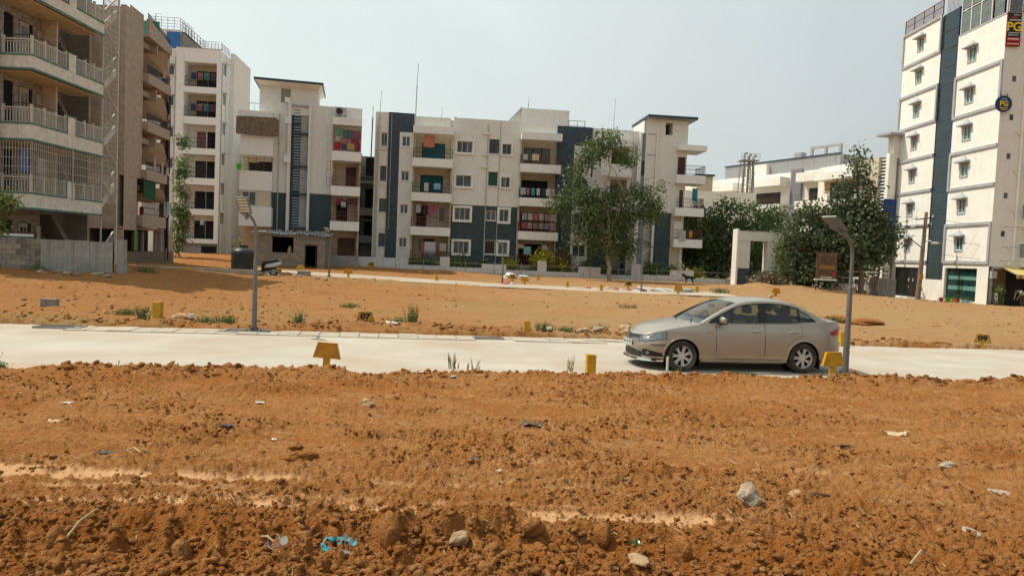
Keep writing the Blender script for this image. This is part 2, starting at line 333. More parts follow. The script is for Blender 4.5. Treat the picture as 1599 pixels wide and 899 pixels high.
def soil_mat(name, attr=True, dark=0.):
    m = bpy.data.materials.new(name); m.use_nodes = True; t = m.node_tree; N = t.nodes; l = t.links.new; b = N['Principled BSDF']
    b.inputs['Roughness'].default_value = 1; b.inputs['Specular IOR Level'].default_value = .05
    g = N.new('ShaderNodeNewGeometry')
    def noise(sc, det=6, stretch=None):
        n = N.new('ShaderNodeTexNoise'); n.inputs['Scale'].default_value = sc; n.inputs['Detail'].default_value = det; n.inputs['Roughness'].default_value = .7
        if stretch:
            mp = N.new('ShaderNodeMapping'); mp.inputs['Scale'].default_value = stretch; l(g.outputs['Position'], mp.inputs[0]); l(mp.outputs[0], n.inputs['Vector'])
        else: l(g.outputs['Position'], n.inputs['Vector'])
        return n
    def mixc(f, a, bb):
        x = N.new('ShaderNodeMix'); x.data_type = 'RGBA'
        if isinstance(f, float): x.inputs[0].default_value = f
        else: l(f, x.inputs[0])
        for s, v in ((6, a), (7, bb)):
            if isinstance(v, tuple): x.inputs[s].default_value = (*v, 1)
            else: l(v, x.inputs[s])
        return x.outputs[2]
    def rng(s, a, bb, c=0., d=1.):
        r = N.new('ShaderNodeMapRange'); l(s, r.inputs[0])
        for i, v in enumerate((a, bb, c, d)): r.inputs[i+1].default_value = v
        return r.outputs[0]
    base = mixc(rng(noise(1.1, 8, (1, 2.2, 1)).outputs[0], .35, .68), (.355, .148, .044), (.415, .215, .088))
    base = mixc(rng(noise(16, 8).outputs[0], .42, .66, 0, .75), base, (.240, .084, .016))
    base = mixc(rng(noise(70, 3).outputs[0], .62, .80, 0, .55), base, (.44, .30, .17))
    base = mixc(rng(noise(2.6, 10, (.55, 2.6, 1)).outputs[0], .46, .66, 0, .62), base, (.265, .112, .034))
    base = mixc(rng(noise(6.5, 8, (.5, 2.2, 1)).outputs[0], .54, .72, 0, .5), base, (.50, .335, .175))
    if attr:
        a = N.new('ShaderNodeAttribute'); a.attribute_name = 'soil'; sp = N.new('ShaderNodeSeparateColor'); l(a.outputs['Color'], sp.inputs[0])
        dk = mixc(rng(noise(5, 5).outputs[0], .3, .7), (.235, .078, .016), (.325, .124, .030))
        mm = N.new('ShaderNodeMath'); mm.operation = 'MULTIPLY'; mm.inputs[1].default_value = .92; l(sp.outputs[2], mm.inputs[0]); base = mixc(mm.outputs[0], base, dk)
        gn = N.new('ShaderNodeMath'); gn.operation = 'MULTIPLY'; l(sp.outputs[1], gn.inputs[0]); l(rng(noise(3.5, 7, (1, 1.6, 1)).outputs[0], .40, .62, 0, .9), gn.inputs[1])
        base = mixc(gn.outputs[0], base, (.25, .205, .080))
        tn = N.new('ShaderNodeMath'); tn.operation = 'MULTIPLY'; l(a.outputs['Alpha'], tn.inputs[0]); l(rng(noise(.9, 6, (1, 2, 1)).outputs[0], .3, .65, .3, 1.), tn.inputs[1]); base = mixc(tn.outputs[0], base, (.395, .262, .138))
        cr = N.new('ShaderNodeMath'); cr.operation = 'MULTIPLY'; cr.inputs[1].default_value = .66; l(sp.outputs[0], cr.inputs[0])
        base = mixc(cr.outputs[0], base, (.52, .325, .175))
    else: base = mixc(dark, base, (.26, .085, .018))
    l(base, b.inputs['Base Color'])
    def voro(sc):
        v = N.new('ShaderNodeTexVoronoi'); v.inputs['Scale'].default_value = sc; wv = N.new('ShaderNodeVectorMath'); wv.operation = 'MULTIPLY_ADD'; l(noise(9, 3).outputs['Color'], wv.inputs[0]); wv.inputs[1].default_value = (.06, .06, .06); l(g.outputs['Position'], wv.inputs[2]); l(wv.outputs[0], v.inputs['Vector']); return v.outputs['Distance']
    def mm_(a_, k1, b_, k2):
        x1 = N.new('ShaderNodeMath'); x1.operation = 'MULTIPLY'; l(a_, x1.inputs[0]); x1.inputs[1].default_value = k1; x2 = N.new('ShaderNodeMath'); x2.operation = 'MULTIPLY_ADD'; l(b_, x2.inputs[0]); x2.inputs[1].default_value = k2; l(x1.outputs[0], x2.inputs[2]); return x2.outputs[0]
    hh = mm_(voro(26), -.38, noise(45, 9).outputs[0], .9); hh = mm_(hh, 1., voro(58), -.45)
    bp = N.new('ShaderNodeBump'); bp.inputs['Strength'].default_value = 1.0; bp.inputs['Distance'].default_value = .030
    if attr:
        l(rng(sp.outputs[0], .2, .9, 1.0, .25), bp.inputs['Strength'])
    l(hh, bp.inputs['Height']); l(bp.outputs[0], b.inputs['Normal']); return m
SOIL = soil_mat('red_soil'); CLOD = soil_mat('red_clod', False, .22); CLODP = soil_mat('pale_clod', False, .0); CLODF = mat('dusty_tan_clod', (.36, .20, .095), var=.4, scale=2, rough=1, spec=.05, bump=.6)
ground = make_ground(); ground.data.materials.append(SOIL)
# clods: loose lumps scattered on the soil, too many to count
def scatter_clods(name, N, gen, mat_, tmpl=None):
    ico = bmesh.new(); bmesh.ops.create_icosphere(ico, subdivisions=1, radius=1); bv = np.array([v.co[:] for v in ico.verts]); bf = np.array([[v.index for v in f.verts] for f in ico.faces]); ico.free()
    x, y, s = gen(N); N = len(x); rel, _, _, _ = relief(x, y); z = base_z(x, y)+rel
    a = RNG.uniform(0, 6.28, N); ca, sa = np.cos(a), np.sin(a)
    P = np.sign(bv)[None]*np.abs(bv)[None]**.8*(1+RNG.uniform(-.38, .40, (N, len(bv), 1))); sc = np.stack([s*RNG.uniform(.8, 1.5, N), s*RNG.uniform(.7, 1.1, N), s*RNG.uniform(.45, .9, N)], -1)
    P = P*sc[:, None, :]; tl = RNG.uniform(-.5, .5, N)[:, None]; P[:, :, 2] += P[:, :, 0]*tl
    Q = np.empty_like(P); Q[:, :, 0] = P[:, :, 0]*ca[:, None]-P[:, :, 1]*sa[:, None]+x[:, None]; Q[:, :, 1] = P[:, :, 0]*sa[:, None]+P[:, :, 1]*ca[:, None]+y[:, None]; Q[:, :, 2] = P[:, :, 2]+(z+s*.22)[:, None]
    F = (bf[None]+(np.arange(N)*len(bv))[:, None, None]).reshape(-1, 3)
    me = bpy.data.meshes.new(name); me.vertices.add(N*len(bv)); me.vertices.foreach_set('co', Q.astype(np.float32).ravel())
    me.loops.add(F.size); me.loops.foreach_set('vertex_index', F.astype(np.int32).ravel()); me.polygons.add(len(F)); me.polygons.foreach_set('loop_start', (np.arange(len(F))*3).astype(np.int32))
    me.update(calc_edges=True); me.materials.append(mat_); o = bpy.data.objects.new(name, me); COL.objects.link(o); o['kind'] = 'stuff'; return o
def gen_near(N):
    r = 3.6+(RNG.uniform(0, 1, N)**1.5)*9.5; t = RNG.uniform(-.72, .72, N); x = r*np.sin(t); y = r*np.cos(t)
    d = fbm(x*.9, y*2.2, 32); k = (y < near_edge(x)-.05) & (RNG.uniform(0, 1, N) < np.clip(.05+1.5*sst(.46, .7, d)+.8*sst(6.4, 5, y), 0, 1)); x, y = x[k], y[k]
    s = .006+.020*RNG.uniform(0, 1, len(x))**4+.018*(RNG.uniform(0, 1, len(x)) < .02)*(y < 7)+.017*sst(5.6, 5.0, y)*RNG.uniform(0, 1, len(x))**3; return x, y, s
def gen_edge(N):
    x = RNG.uniform(-13, 14, N); a = RNG.uniform(0, 1, N) < .62; off = np.abs(RNG.normal(0, .28, N))
    y = np.where(a, near_edge(x)-off+.02, far_edge(x)+.10+off*1.5); k = RNG.uniform(0, 1, N) < np.clip(.05+1.6*sst(.45, .68, fbm(x*.8, y*0, 44)), 0, 1); x, y, a = x[k], y[k], a[k]
    s = .012+.055*RNG.uniform(0, 1, len(x))**3.5; return x, y, s
def gen_far(N):
    r = 19+(RNG.uniform(0, 1, N)**1.6)*40; t = RNG.uniform(-.72, .72, N); x = r*np.sin(t); y = r*np.cos(t)
    k = (y > far_edge(x)+.3) & (RNG.uniform(0, 1, N) < np.clip(.05+1.3*sst(.52, .72, fbm(x*.35, y*1.1, 36))+.6*sst(-6, -12, x), 0, 1)) & (road2_mask(x, y) < .05); x, y = x[k], y[k]
    return x, y, .015+.06*RNG.uniform(0, 1, len(x))**4
scatter_clods('soil_clods', 30000, gen_near, CLOD)
scatter_clods('soil_crumbs', 14000, gen_near, CLODP)
scatter_clods('edge_clods', 5200, gen_edge, CLOD)
scatter_clods('field_clods', 9000, gen_far, CLODF)
# ---------------------------------------------------------------- concrete roads
def road_mat():
    m = mat('pale_concrete_road', (.445, .410, .345), rough=.9, var=.14, scale=.7, dirt=(.36, .26, .17), dirtamt=.75, bump=.35, bscale=60); return m
ROADM = road_mat()
def road_edges(m):                               # soil tracked onto the edges and along the wheel paths
    t = m.node_tree; N = t.nodes; l = t.links.new; b = N['Principled BSDF']; src = b.inputs['Base Color'].links[0].from_socket
    g = N.new('ShaderNodeNewGeometry'); dt_ = N.new('ShaderNodeVectorMath'); dt_.operation = 'DOT_PRODUCT'; dt_.inputs[1].default_value = (-.148, 1, 0); l(g.outputs['Position'], dt_.inputs[0])
    cr = N.new('ShaderNodeValToRGB'); mr_ = N.new('ShaderNodeMapRange'); mr_.inputs[1].default_value = 12.0; mr_.inputs[2].default_value = 18.6; l(dt_.outputs['Value'], mr_.inputs[0]); l(mr_.outputs[0], cr.inputs[0])
    el = cr.color_ramp.elements; el[0].position = 0; el[0].color = (1, 1, 1, 1); el[1].position = 1; el[1].color = (.8, .8, .8, 1)
    for p_, v_ in ((.12, .5), (.22, .08), (.33, .38), (.42, .08), (.62, .10), (.70, .36), (.80, .10), (.90, .4)): e_ = el.new(p_); e_.color = (v_, v_, v_, 1)
    n = N.new('ShaderNodeTexNoise'); n.inputs['Scale'].default_value = .8; n.inputs['Detail'].default_value = 9; mp = N.new('ShaderNodeMapping'); mp.inputs['Scale'].default_value = (.5, 2.2, 1); l(g.outputs['Position'], mp.inputs[0]); l(mp.outputs[0], n.inputs['Vector'])
    r = N.new('ShaderNodeMapRange'); r.inputs[1].default_value = .38; r.inputs[2].default_value = .66; l(n.outputs[0], r.inputs[0]); mu = N.new('ShaderNodeMath'); mu.operation = 'MULTIPLY'; l(r.outputs[0], mu.inputs[0]); l(cr.outputs[0], mu.inputs[1])
    mx_ = N.new('ShaderNodeMix'); mx_.data_type = 'RGBA'; l(mu.outputs[0], mx_.inputs[0]); l(src, mx_.inputs[6]); mx_.inputs[7].default_value = (.40, .255, .145, 1); l(mx_.outputs[2], b.inputs['Base Color'])
road_edges(ROADM)
mb = MB(); xs = np.linspace(-40, 40, 161)
rows = []
for k in range(9):
    w = k/8; rows.append([(x, near_edge(x)-.35+(far_edge(x)+.25-near_edge(x)+.35)*w, .0+.012*math.sin(w*math.pi)+gz(x, 15)*.0) for x in xs])
mb.grid(rows)
near_road = struct(mb.build('concrete_road', ROADM, smooth=True)); near_road['label'] = 'pale concrete road crossing in front of the parked car'
mb = MB(); rows = []
xs = np.linspace(-19, 15, 71)
for k in range(5):
    rows.append([(x, 48.2-.02*x+(-2.3+4.6*k/4), gz(x, 48.2-.02*x+(-2.3+4.6*k/4))+.03) for x in xs])
mb.grid(rows); struct(mb.build('concrete_lane', ROADM, smooth=True))
SLABM = mat('paving_slab_cement', (.44, .39, .31), var=.2, scale=3, dirt=(.40, .28, .17), dirtamt=.5, bump=.3)
# paving slabs on the far edge of the road
sm = MB().box(-.225, .225, -.2, .2, 0, .05).mesh('paving_slab', SLABM)
ang = math.atan(.13)
for i in range(36):
    x = -10.1+i*.47
    for j in range(2):
        y = far_edge(x)-.36-j*.43
        if abs(x+6.33) < .5 and j == 0: continue
        if x+.2 > 2.6 and j == 1: continue
        if abs(x+.5) < .45 and j == 1: continue
        inst('paving_slab', sm, near_road, (x+j*.08, y, -.022+random.uniform(-.008, .008)), (random.uniform(-.012, .012), random.uniform(-.012, .012), ang+random.uniform(-.02, .02)))
# drain openings in the road edge
def drain(x, y, w, d, lab):
    t = thing('drain_opening', lab, 'drain', (x, y, .01), ang)
    f = MB(); f.box(-w/2, w/2, -d/2-.04, -d/2, 0, .045); f.box(-w/2, w/2, d/2, d/2+.04, 0, .045); f.box(-w/2-.04, -w/2, -d/2-.04, d/2+.04, 0, .045); f.box(w/2, w/2+.04, -d/2-.04, d/2+.04, 0, .045)
    f.build('rim', CONC, t); MB().box(-w/2, w/2, -d/2, d/2, .006, .012).build('pit', DARKIN, t)
drain(-10.55, 16.45, .95, .34, 'dark open drain pit in the far road edge left of the lamp post')
drain(-.55, 17.72, .7, .16, 'narrow dark drain slot in the paving left of the middle yellow post')
# ---------------------------------------------------------------- buildings: x along the facade, -y outwards, z up
class Bld:
    def __init__(s, name, label, cat, ox, oy, deg, zb, group=None):
        s.zb = zb; s.r = thing(name, label, cat, (ox, oy, zb), rad(deg), group); s.cache = {}
    def b(s, name, mb, mats, parent=None, **k): return mb.build(name, mats, parent or s.r, loc=(0, 0, -s.zb if parent is None else 0), **k)
    def bx(s, name, mats, *boxes, parent=None, **k):
        left = list(boxes); last = None            # touching boxes form one piece, separate pieces get objects of their own
        while left:
            grp = [left.pop(0)]; go = True
            while go:
                go = False
                for q in list(left):
                    if any(all(q[i] <= g[i+1]+.006 and q[i+1] >= g[i]-.006 for i in (0, 2, 4)) for g in grp): grp.append(q); left.remove(q); go = True
            m = MB()
            for q in grp: m.box(*q)
            last = s.b(name, m, mats, parent, **k)
        return last
    def world(s, x, y, z):
        a = s.r.rotation_euler.z; return Vector((s.r.location.x+x*math.cos(a)-y*math.sin(a), s.r.location.y+x*math.sin(a)+y*math.cos(a), z))
def wall(mb, x0, x1, z0, z1, y, t, holes, mi=0, axis='y', sg=1):
    """front skin with openings; reveals go t inwards. axis 'y': wall in xz at y. axis 'x': wall in yz at x=y (sg: inward sign)"""
    def P(a, d, z): return (a, y+d, z) if axis == 'y' else (y+sg*d, a, z)
    xs = sorted({x0, x1, *[v for h in holes for v in h[:2] if x0 < v < x1]}); zs = sorted({z0, z1, *[v for h in holes for v in h[2:4] if z0 < v < z1]})
    for i in range(len(xs)-1):
        for j in range(len(zs)-1):
            cx = (xs[i]+xs[i+1])/2; cz = (zs[j]+zs[j+1])/2
            if any(h[0] < cx < h[1] and h[2] < cz < h[3] for h in holes): continue
            mb.add([P(xs[i], 0, zs[j]), P(xs[i+1], 0, zs[j]), P(xs[i+1], 0, zs[j+1]), P(xs[i], 0, zs[j+1])], [(0, 1, 2, 3)], mi)
    for h in holes:
        a, b, c, d = h[:4]; tt = h[4] if len(h) > 4 else t
        for q in ((a, c, a, d), (b, c, b, d), (a, c, b, c), (a, d, b, d)):
            mb.add([P(q[0], 0, q[1]), P(q[2], 0, q[3]), P(q[2], tt, q[3]), P(q[0], tt, q[1])], [(0, 1, 2, 3)], mi)
def window(B, x0, x1, z0, z1, y, n=2, fm=None, gm=None, sur=0, sill=True, fw=.05, surm=None, bars=0, rot=None, name='window'):
    w, h = x1-x0, z1-z0; fm = fm or WFRAME; gm = gm or GLASS; k = (round(w, 3), round(h, 3), n, fm.name, gm.name, sur, sill, bars, surm.name if surm else 0)
    if k not in B.cache:
        m = MB(); m.box(0, fw, 0, .07, 0, h); m.box(w-fw, w, 0, .07, 0, h); m.box(fw, w-fw, .002, .068, 0, fw); m.box(fw, w-fw, .002, .068, h-fw, h)
        for i in range(1, n): m.box(w*i/n-fw*.45, w*i/n+fw*.45, .004, .066, fw, h-fw)
        fr = m.mesh('window', fm)
        pw = (w-2*fw)/n; pn = MB().box(.004, pw-.004, .03, .04, fw, h-fw).mesh('pane', gm)
        su = None
        if sur: q = sur; su = MB().box(-q, 0, -.14, .0, -q, h+q).box(w, w+q, -.14, .0, -q, h+q).box(0, w, -.14, .0, h, h+q).box(0, w, -.14, .0, -q, 0).mesh('surround', surm or WHITE)
        si = MB().box(-.06, w+.06, -.09, .02, -.06, -.003).mesh('sill', surm or WHITE) if sill and not sur else None
        br = None
        if bars:
            m = MB()
            for i in range(bars): xx = w*(i+.5)/bars; m.box(xx-.008, xx+.008, -.03, -.014, 0, h)
            m.box(0, w, -.032, -.012, h*.33, h*.33+.016); m.box(0, w, -.032, -.012, h*.66, h*.66+.016); br = m.mesh('grille', IRON)
        B.cache[k] = (fr, pn, su, si, br, pw)
    fr, pn, su, si, br, pw = B.cache[k]
    o = inst(name, fr, B.r, (x0, y+.06, z0-B.zb) if rot is None else (x0, y, z0-B.zb), (0, 0, 0) if rot is None else (0, 0, rot))
    for i in range(n): inst('pane', pn, o, (fw+pw*i, 0, 0))
    if su: inst('surround', su, o, (0, -.06, 0))
    if si: inst('sill', si, o, (0, -.06 if rot is None else 0, 0))
    if br: inst('grille', br, o, (0, -.05, 0))
    return o
def railing(B, x0, x1, z0, h, y, m, d=0, ends=True, step=.13, t=.018, rails=3, axis='x'):
    mb = MB(); n = max(2, int((x1-x0)/step))
    for zz in ([z0+h-.04, z0+.08, z0+h*.55][:rails]): mb.box(x0, x1, y-.02, y+.02, zz, zz+.035)
    for i in range(n+1): xx = x0+(x1-x0)*i/n; mb.box(xx-t/2, xx+t/2, y-t/2, y+t/2, z0, z0+h-.04)
    if ends and d:
        for xx in (x0, x1):
            mb.box(xx-.02, xx+.02, y+.021, y+d, z0+h-.042, z0+h-.007); 
            for i in range(int(d/step)+1): mb.box(xx-t/2, xx+t/2, y+.03+i*step-t/2, y+.03+i*step+t/2, z0, z0+h-.042)
    return B.b('railing', mb, m)
CLOTH = {}
def cloth(color, w, h, p, rz, label, kind='cloth', group=None, wav=.03, cat='laundry'):
    """hanging cloth with folds; p = top centre"""
    key = tuple(round(c, 2) for c in color)
    if key not in CLOTH: CLOTH[key] = fab('fabric', color)
    mb = MB(); ph = random.uniform(0, 6); rows = []
    for j in range(7):
        v = j/6; rows.append([((u/10-.5)*w*(1-.06*v*math.sin(ph+2)), wav*math.sin(u*1.25+ph+v)*(.3+v), -h*v-(.03*math.sin(u*.9+ph) if j == 6 else 0)) for u in range(11)])
    mb.grid(rows); n = len(mb.v); back = [tuple(((x), y+.008, z)) for x, y, z in mb.v]; f2 = [tuple(reversed(f)) for f in mb.f]; mb.add(back, f2)
    o = mb.build(kind, CLOTH[key], None, loc=p, rot=(0, 0, rz), smooth=True, fix=False); tag(o, label, cat, group); return o
# ================= E: long block in the middle =================
EZ = .55
E = Bld('apartment_block', 'long four storey cream block with slate panels behind the tall thin tree', 'building', -11.5, 63.5, 6, EZ)
FL = [1.30, 4.30, 7.33, 10.37]           # balcony floor levels
WX = {'b1': (2.32, 5.55), 'b2': (12.0, 15.3), 'b3': (20.3, 21.9)}
hol = []
winB = [(6.05, 7.44, 11.17, 12.18, 3, .17), (6.05, 7.44, 8.12, 9.13, 2, .17), (6.05, 7.44, 5.10, 6.20, 3, .19), (6.05, 7.44, 2.06, 3.17, 3, .19)]
winC = [(10.15, 10.98, 11.2, 12.15, 2, .13), (10.15, 10.98, 8.22, 9.15, 2, .13), (10.12, 10.97, 5.12, 6.22, 2, .19), (10.12, 10.97, 2.15, 3.25, 2, .19)]
winD = [(8.97, 9.86, 11.23, 12.52, 2), (8.97, 9.86, 8.3, 9.6, 1), (8.9, 9.82, 5.18, 6.08, 2), (8.86, 9.86, 2.1, 3.4, 1)]
winA = [(-.72, -.18, 11.34, 12.55), (-.72, -.18, 8.25, 9.6), (-.72, -.10, 5.5, 6.7), (-.68, -.12, 2.4, 3.6)]
winE = [(1.14, 1.86, 11.42, 12.31), (1.14, 1.86, 8.35, 9.24), (1.14, 1.86, 5.42, 6.28), (1.14, 1.86, 2.4, 3.3)]
winF = [(17.0, 18.2, 11.3, 12.4), (17.0, 18.2, 8.2, 9.3), (17.0, 18.2, 5.1, 6.2), (17.0, 18.2, 2.2, 3.3)]
m = MB()
# upper walls (cream) and lower walls (slate) split at 6.48 between the balconies
def seg(x0, x1, z0, z1, mi, hs, y=0): wall(m, x0, x1, z0, z1, y, .12, [h for h in hs if x0 <= h[0] and h[1] <= x1 and z0 <= h[2] and h[3] <= z1], mi)
HA = [w[:4] for w in winA+winE+winB+winC+winD+winF]
seg(-1.26, -.12+.03, EZ-.3, 14.36, 0, [w[:4] for w in winA if w[1] < -.085])
seg(5.72, 11.78, 6.48, 14.25, 0, HA); seg(5.72, 11.78, EZ-.3, 6.48, 1, HA)
seg(.92, 2.16, EZ-.3, 12.66, 0, HA, y=-.12)
seg(16.78, 18.4, EZ-.3, 12.34, 0, HA, y=-.12); seg(18.4, 20.2, 6.48, 14.05, 0, []); seg(18.4, 22.1, EZ-.3, 6.48, 1, [(20.3, 21.9, 3.8, 6.3, 1.3), (20.3, 21.9, 1.3, 3.4, 1.3)])
seg(20.2, 22.1, 6.48, 14.05, 0, [(20.3, 21.9, 10.37, 12.4, 1.3), (20.3, 21.9, 7.33, 9.5, 1.3)])
seg(22.1, 22.85, EZ-.3, 14.0, 0, [])
# balcony bays: back wall 1.3 m in
for a, b in ((2.16, 5.72), (11.78, 15.45)):
    m.box(a, a+.16, 0, 1.3, EZ, 13.0, 2); m.box(b-.16, b, 0, 1.3, EZ, 13.0, 2); m.box(a+.16, b-.16, 1.18, 1.3, EZ, 13.0, 2)
m.box(2.16, 5.4, .0, .2, 13.0, 14.17); m.box(11.78, 15.15, .0, .2, 13.0, 14.1)
m.box(20.3, 21.9, 1.25, 1.35, 1, 12.5, 2)
E.b('wall', m, [CREAM, SLATE, BEIGE])
E.bx('dark_panel', NAVY, (-.085, .915, -.09, .3, 6.45, 14.38), (.915, 2.17, -.11, .3, 12.67, 14.36), (15.17, 16.78, -.10, .3, 6.45, 14.08), (16.78, 18.42, -.11, .3, 12.35, 14.08))
E.bx('dark_panel', SLATE, (-.085, .915, -.09, .3, EZ-.3, 6.45), (15.46, 16.78, -.10, .3, EZ-.3, 6.45))
E.bx('core', CREAM, (-1.25, 22.8, 1.36, 13, EZ-.3, 13.3), (-1.25, 2.1, .3, 1.35, EZ-.3, 13.2), (5.75, 11.7, .2, 1.35, EZ-.3, 13.2), (15.5, 20.25, .35, 1.35, EZ-.3, 13.2))
E.bx('parapet', CREAM, (-1.26, 22.8, .21, .40, 13.2, 14.03), (-1.26, -1.08, .4, 13, 13.2, 14.3), (5.72, 5.92, -.03, .2, 14.25, 14.32), (-1.28, 22.8, 12.8, 13.0, 13.3, 14.1))
# balcony slabs and bands (stand 1 m proud)
for a, b in ((2.16, 5.70), (11.81, 15.45)):
    for i, z in enumerate(FL):
        if i == 0: continue
        E.bx('balcony_slab', WHITE, (a, b, -1.0, -.86, z-.75, z), (a, a+.12, -.86, -.002, z-.75, z), (b-.12, b, -.86, -.002, z-.75, z), (a+.12, b-.12, -.86, 1.17, z-.72, z-.56))
    E.bx('canopy', WHITE, (a-.03, b+.03, -1.0, 0, 12.55, 13.1), (a-.03, b+.03, -1.0, -.86, 13.1, 13.2))
    E.bx('ground_slab', CONC, (a, b, -1.0, 1.17, EZ-.2, 1.2))
for i, z in enumerate(FL[1:]):
    E.bx('balcony_slab', WHITE, (20.0, 22.05, -.9, -.76, z-.75, z+.15), (20.0, 22.05, -.76, 1.2, z-.72, z-.56))
E.bx('canopy', WHITE, (19.6, 22.0, -.95, 0, 12.4, 13.06))
for zz in (10.52, 7.48, 4.45): E.bx('balcony_rail_wall', WHITE, (19.2, 22.0, -.92, -.78, zz-.8, zz+.25))
for a, b, mm in ((2.2, 5.66, (IRON, IRON, RUST, RUST)), (11.85, 15.4, (RUST, IRON, RUST, RUST))):
    for i, z in enumerate((10.37, 7.33, 4.30, 1.2)): railing(E, a, b, z, .88 if i < 3 else 1.0, -.93, mm[i], d=.9)
# full height balcony grille, second storey right and left
def grille(B, x0, x1, z0, z1, y, m, step=.28, hs=2):
    mb = MB(); n = max(1, int((x1-x0)/step))
    for i in range(n+1): xx = x0+(x1-x0)*i/n; mb.box(xx-.012, xx+.012, y-.012, y+.012, z0, z1)
    for j in range(hs+1): zz = z0+(z1-z0)*j/hs; mb.box(x0, x1, y-.016, y+.016, zz-.014, zz+.014)
    return B.b('grille', mb, m)
grille(E, 2.25, 5.6, 5.2, 6.6, -.93, RUST, 1.1, 1); grille(E, 11.9, 15.3, 5.2, 6.4, -.93, RUST, .42, 2)
# doors and windows at the back of the balconies
def door(B, x0, x1, z0, z1, y, m, gl=None, n=1):
    o = B.bx('balcony_door', m, (x0, x1, y-.06, y, z0, z1)); o2 = None
    w = (x1-x0)/n
    for i in range(n): MB().box(x0+w*i+.07, x0+w*(i+1)-.07, y-.075, y-.058, z0+.12, z1-.1).build('panel', gl or m, o)
    return o
BLUEC = fab('blue_plastic_sheet', (.02, .10, .14))
door(E, 2.9, 5.0, 10.42, 12.0, 1.15, mat('dark_teal_screen', (.02, .05, .07)), BLUEC, 1)
door(E, 2.85, 4.9, 7.35, 9.1, 1.15, mat('dark_teal_screen', (.02, .05, .07)), BLUEC, 1)
door(E, 2.6, 3.5, 4.3, 6.3, 1.15, DARKIN); door(E, 4.7, 5.1, 5.0, 6.2, 1.15, GLASS); door(E, 2.9, 3.2, 2.2, 3.3, 1.15, GLASS); door(E, 3.3, 4.3, 1.2, 3.3, 1.15, WOODD)
door(E, 12.3, 14.7, 10.4, 12.1, 1.15, WOODD, GLASS, 3); door(E, 12.2, 14.6, 7.35, 9.1, 1.15, DARKIN, DARKIN, 2)
door(E, 12.2, 14.9, 4.3, 6.1, 1.15, DARKIN, DARKIN, 2); door(E, 12.2, 15.0, 1.2, 3.2, 1.15, DARKIN, DARKIN, 2)
door(E, 20.5, 21.6, 10.8, 12.2, 1.22, WOODD, WOODD, 2); door(E, 20.5, 21.4, 7.8, 9.2, 1.22, OCHRE, WOODD, 1)
for w in winB: window(E, *w[:4], 0, n=w[4], sur=w[5])
for w in winC: window(E, *w[:4], 0, n=w[4], sur=w[5], bars=5 if w[2] > 11 else 0)
window(E, *winD[0][:4], 0, n=2, fm=IRON, bars=6); window(E, *winD[1][:4], 0, n=1, fm=CREAM, gm=fab('green_net', (.03, .085, .055)), fw=.03)
window(E, *winD[2][:4], 0, n=2); window(E, *winD[3][:4], 0, n=1, gm=DIMIN, fw=.06)
for w in winA: window(E, *w[:4], 0, n=2, fm=WFRAME if w[2] > 10 else IRON, bars=3)
for i, w in enumerate(winE): window(E, *w[:4], -.12, n=2, fw=.06)
for w in winF: window(E, *w[:4], -.12, n=2, fm=WFRAME)
# vertical pipes
def pipe(B, pts, r=.055, m=None, name='drain_pipe'): return B.b(name, MB().tube(pts, r, 6), m or PIPE, smooth=True)
pipe(E, [(-.93, -.08, EZ), (-.93, -.08, 14.3)], .05); pipe(E, [(-1.1, -.06, EZ), (-1.1, -.06, 13.2)], .03)
pipe(E, [(.18, -.14, 4.0), (.18, -.14, 14.2)], .025); pipe(E, [(.18, -.14, 4.0), (-.6, -.14, 4.0)], .025)
pipe(E, [(8.82, -.08, EZ), (8.82, -.08, 13.75)], .045); pipe(E, [(9.93, -.06, EZ), (9.93, -.06, 14.2)], .03)
pipe(E, [(22.3, -.08, EZ), (22.3, -.08, 12.9)], .05); pipe(E, [(22.55, -.10, EZ), (22.55, -.10, 12.9)], .05)
pipe(E, [(18.5, -.06, 9.6), (18.5, -.06, 12.5)], .05, IRON)
E.bx('ledge', CREAM, (8.3, 9.0, -.12, 0, 12.9, 13.1), (8.3, 8.9, -.12, 0, 11.0, 11.12), (8.2, 8.9, -.12, 0, 9.9, 10.0), (-1.2, -.1, -.1, 0, 11.05, 11.15), (-1.2, -.1, -.1, 0, 7.9, 8.0))
# rooftop stair head
E.bx('stair_head', WHITE, (11.94, 16.4, 1.2, 5, 13.3, 15.74)); E.b('stair_head', MB().prism([(9.9, 13.3), (11.93, 13.3), (11.93, 15.7)], 1.6, 4.6, 'y'), WHITE)
E.b('stair_roof_edge', MB().bar((9.75, 1.5, 13.35), (12.0, 1.5, 15.85), .2, .1), LGREY)
# stair tower at the right end
T0 = 22.86
m = MB(); wall(m, 23.45, 27.45, 6.62, 15.22, -.1, .12, [(25.28, 25.97, 13.83, 14.95, 1.2)], 0)
wall(m, 24.62, 26.22, EZ-.3, 6.62, -.1, .12, [], 1); wall(m, 26.22, 27.45, EZ-.3, 6.62, 0.0, .1, [], 2)
m.box(24.42, 24.62, -.25, -.102, EZ-.3, 13.9, 0); m.box(23.62, 24.42, .5, .6, EZ-.3, 13.7, 0); m.box(23.45, 24.62, .6, 4.3, EZ-.3, 15.2, 0)
m.box(27.2, 27.449, -.095, 4.3, EZ-.3, 15.2, 0); m.box(24.62, 27.2, 3.9, 4.3, EZ-.3, 15.2, 0)
E.b('stair_tower', m, [CREAM, SLATE, BEIGE])
E.bx('louvre_post', WHITE, (22.86, 23.06, -.3, .5, EZ-.2, 13.9), (22.70, 22.86, -.28, .5, EZ-.2, 12.6))
E.bx('louvre_back', SLATE, (23.06, 23.66, -.02, .1, EZ-.2, 13.86))
lv = MB().box(0, .72, -.03, .02, 0, .09).mesh('louvre_blade', mat('aluminium_louvre', (.30, .33, .34), rough=.4, metal=.3))
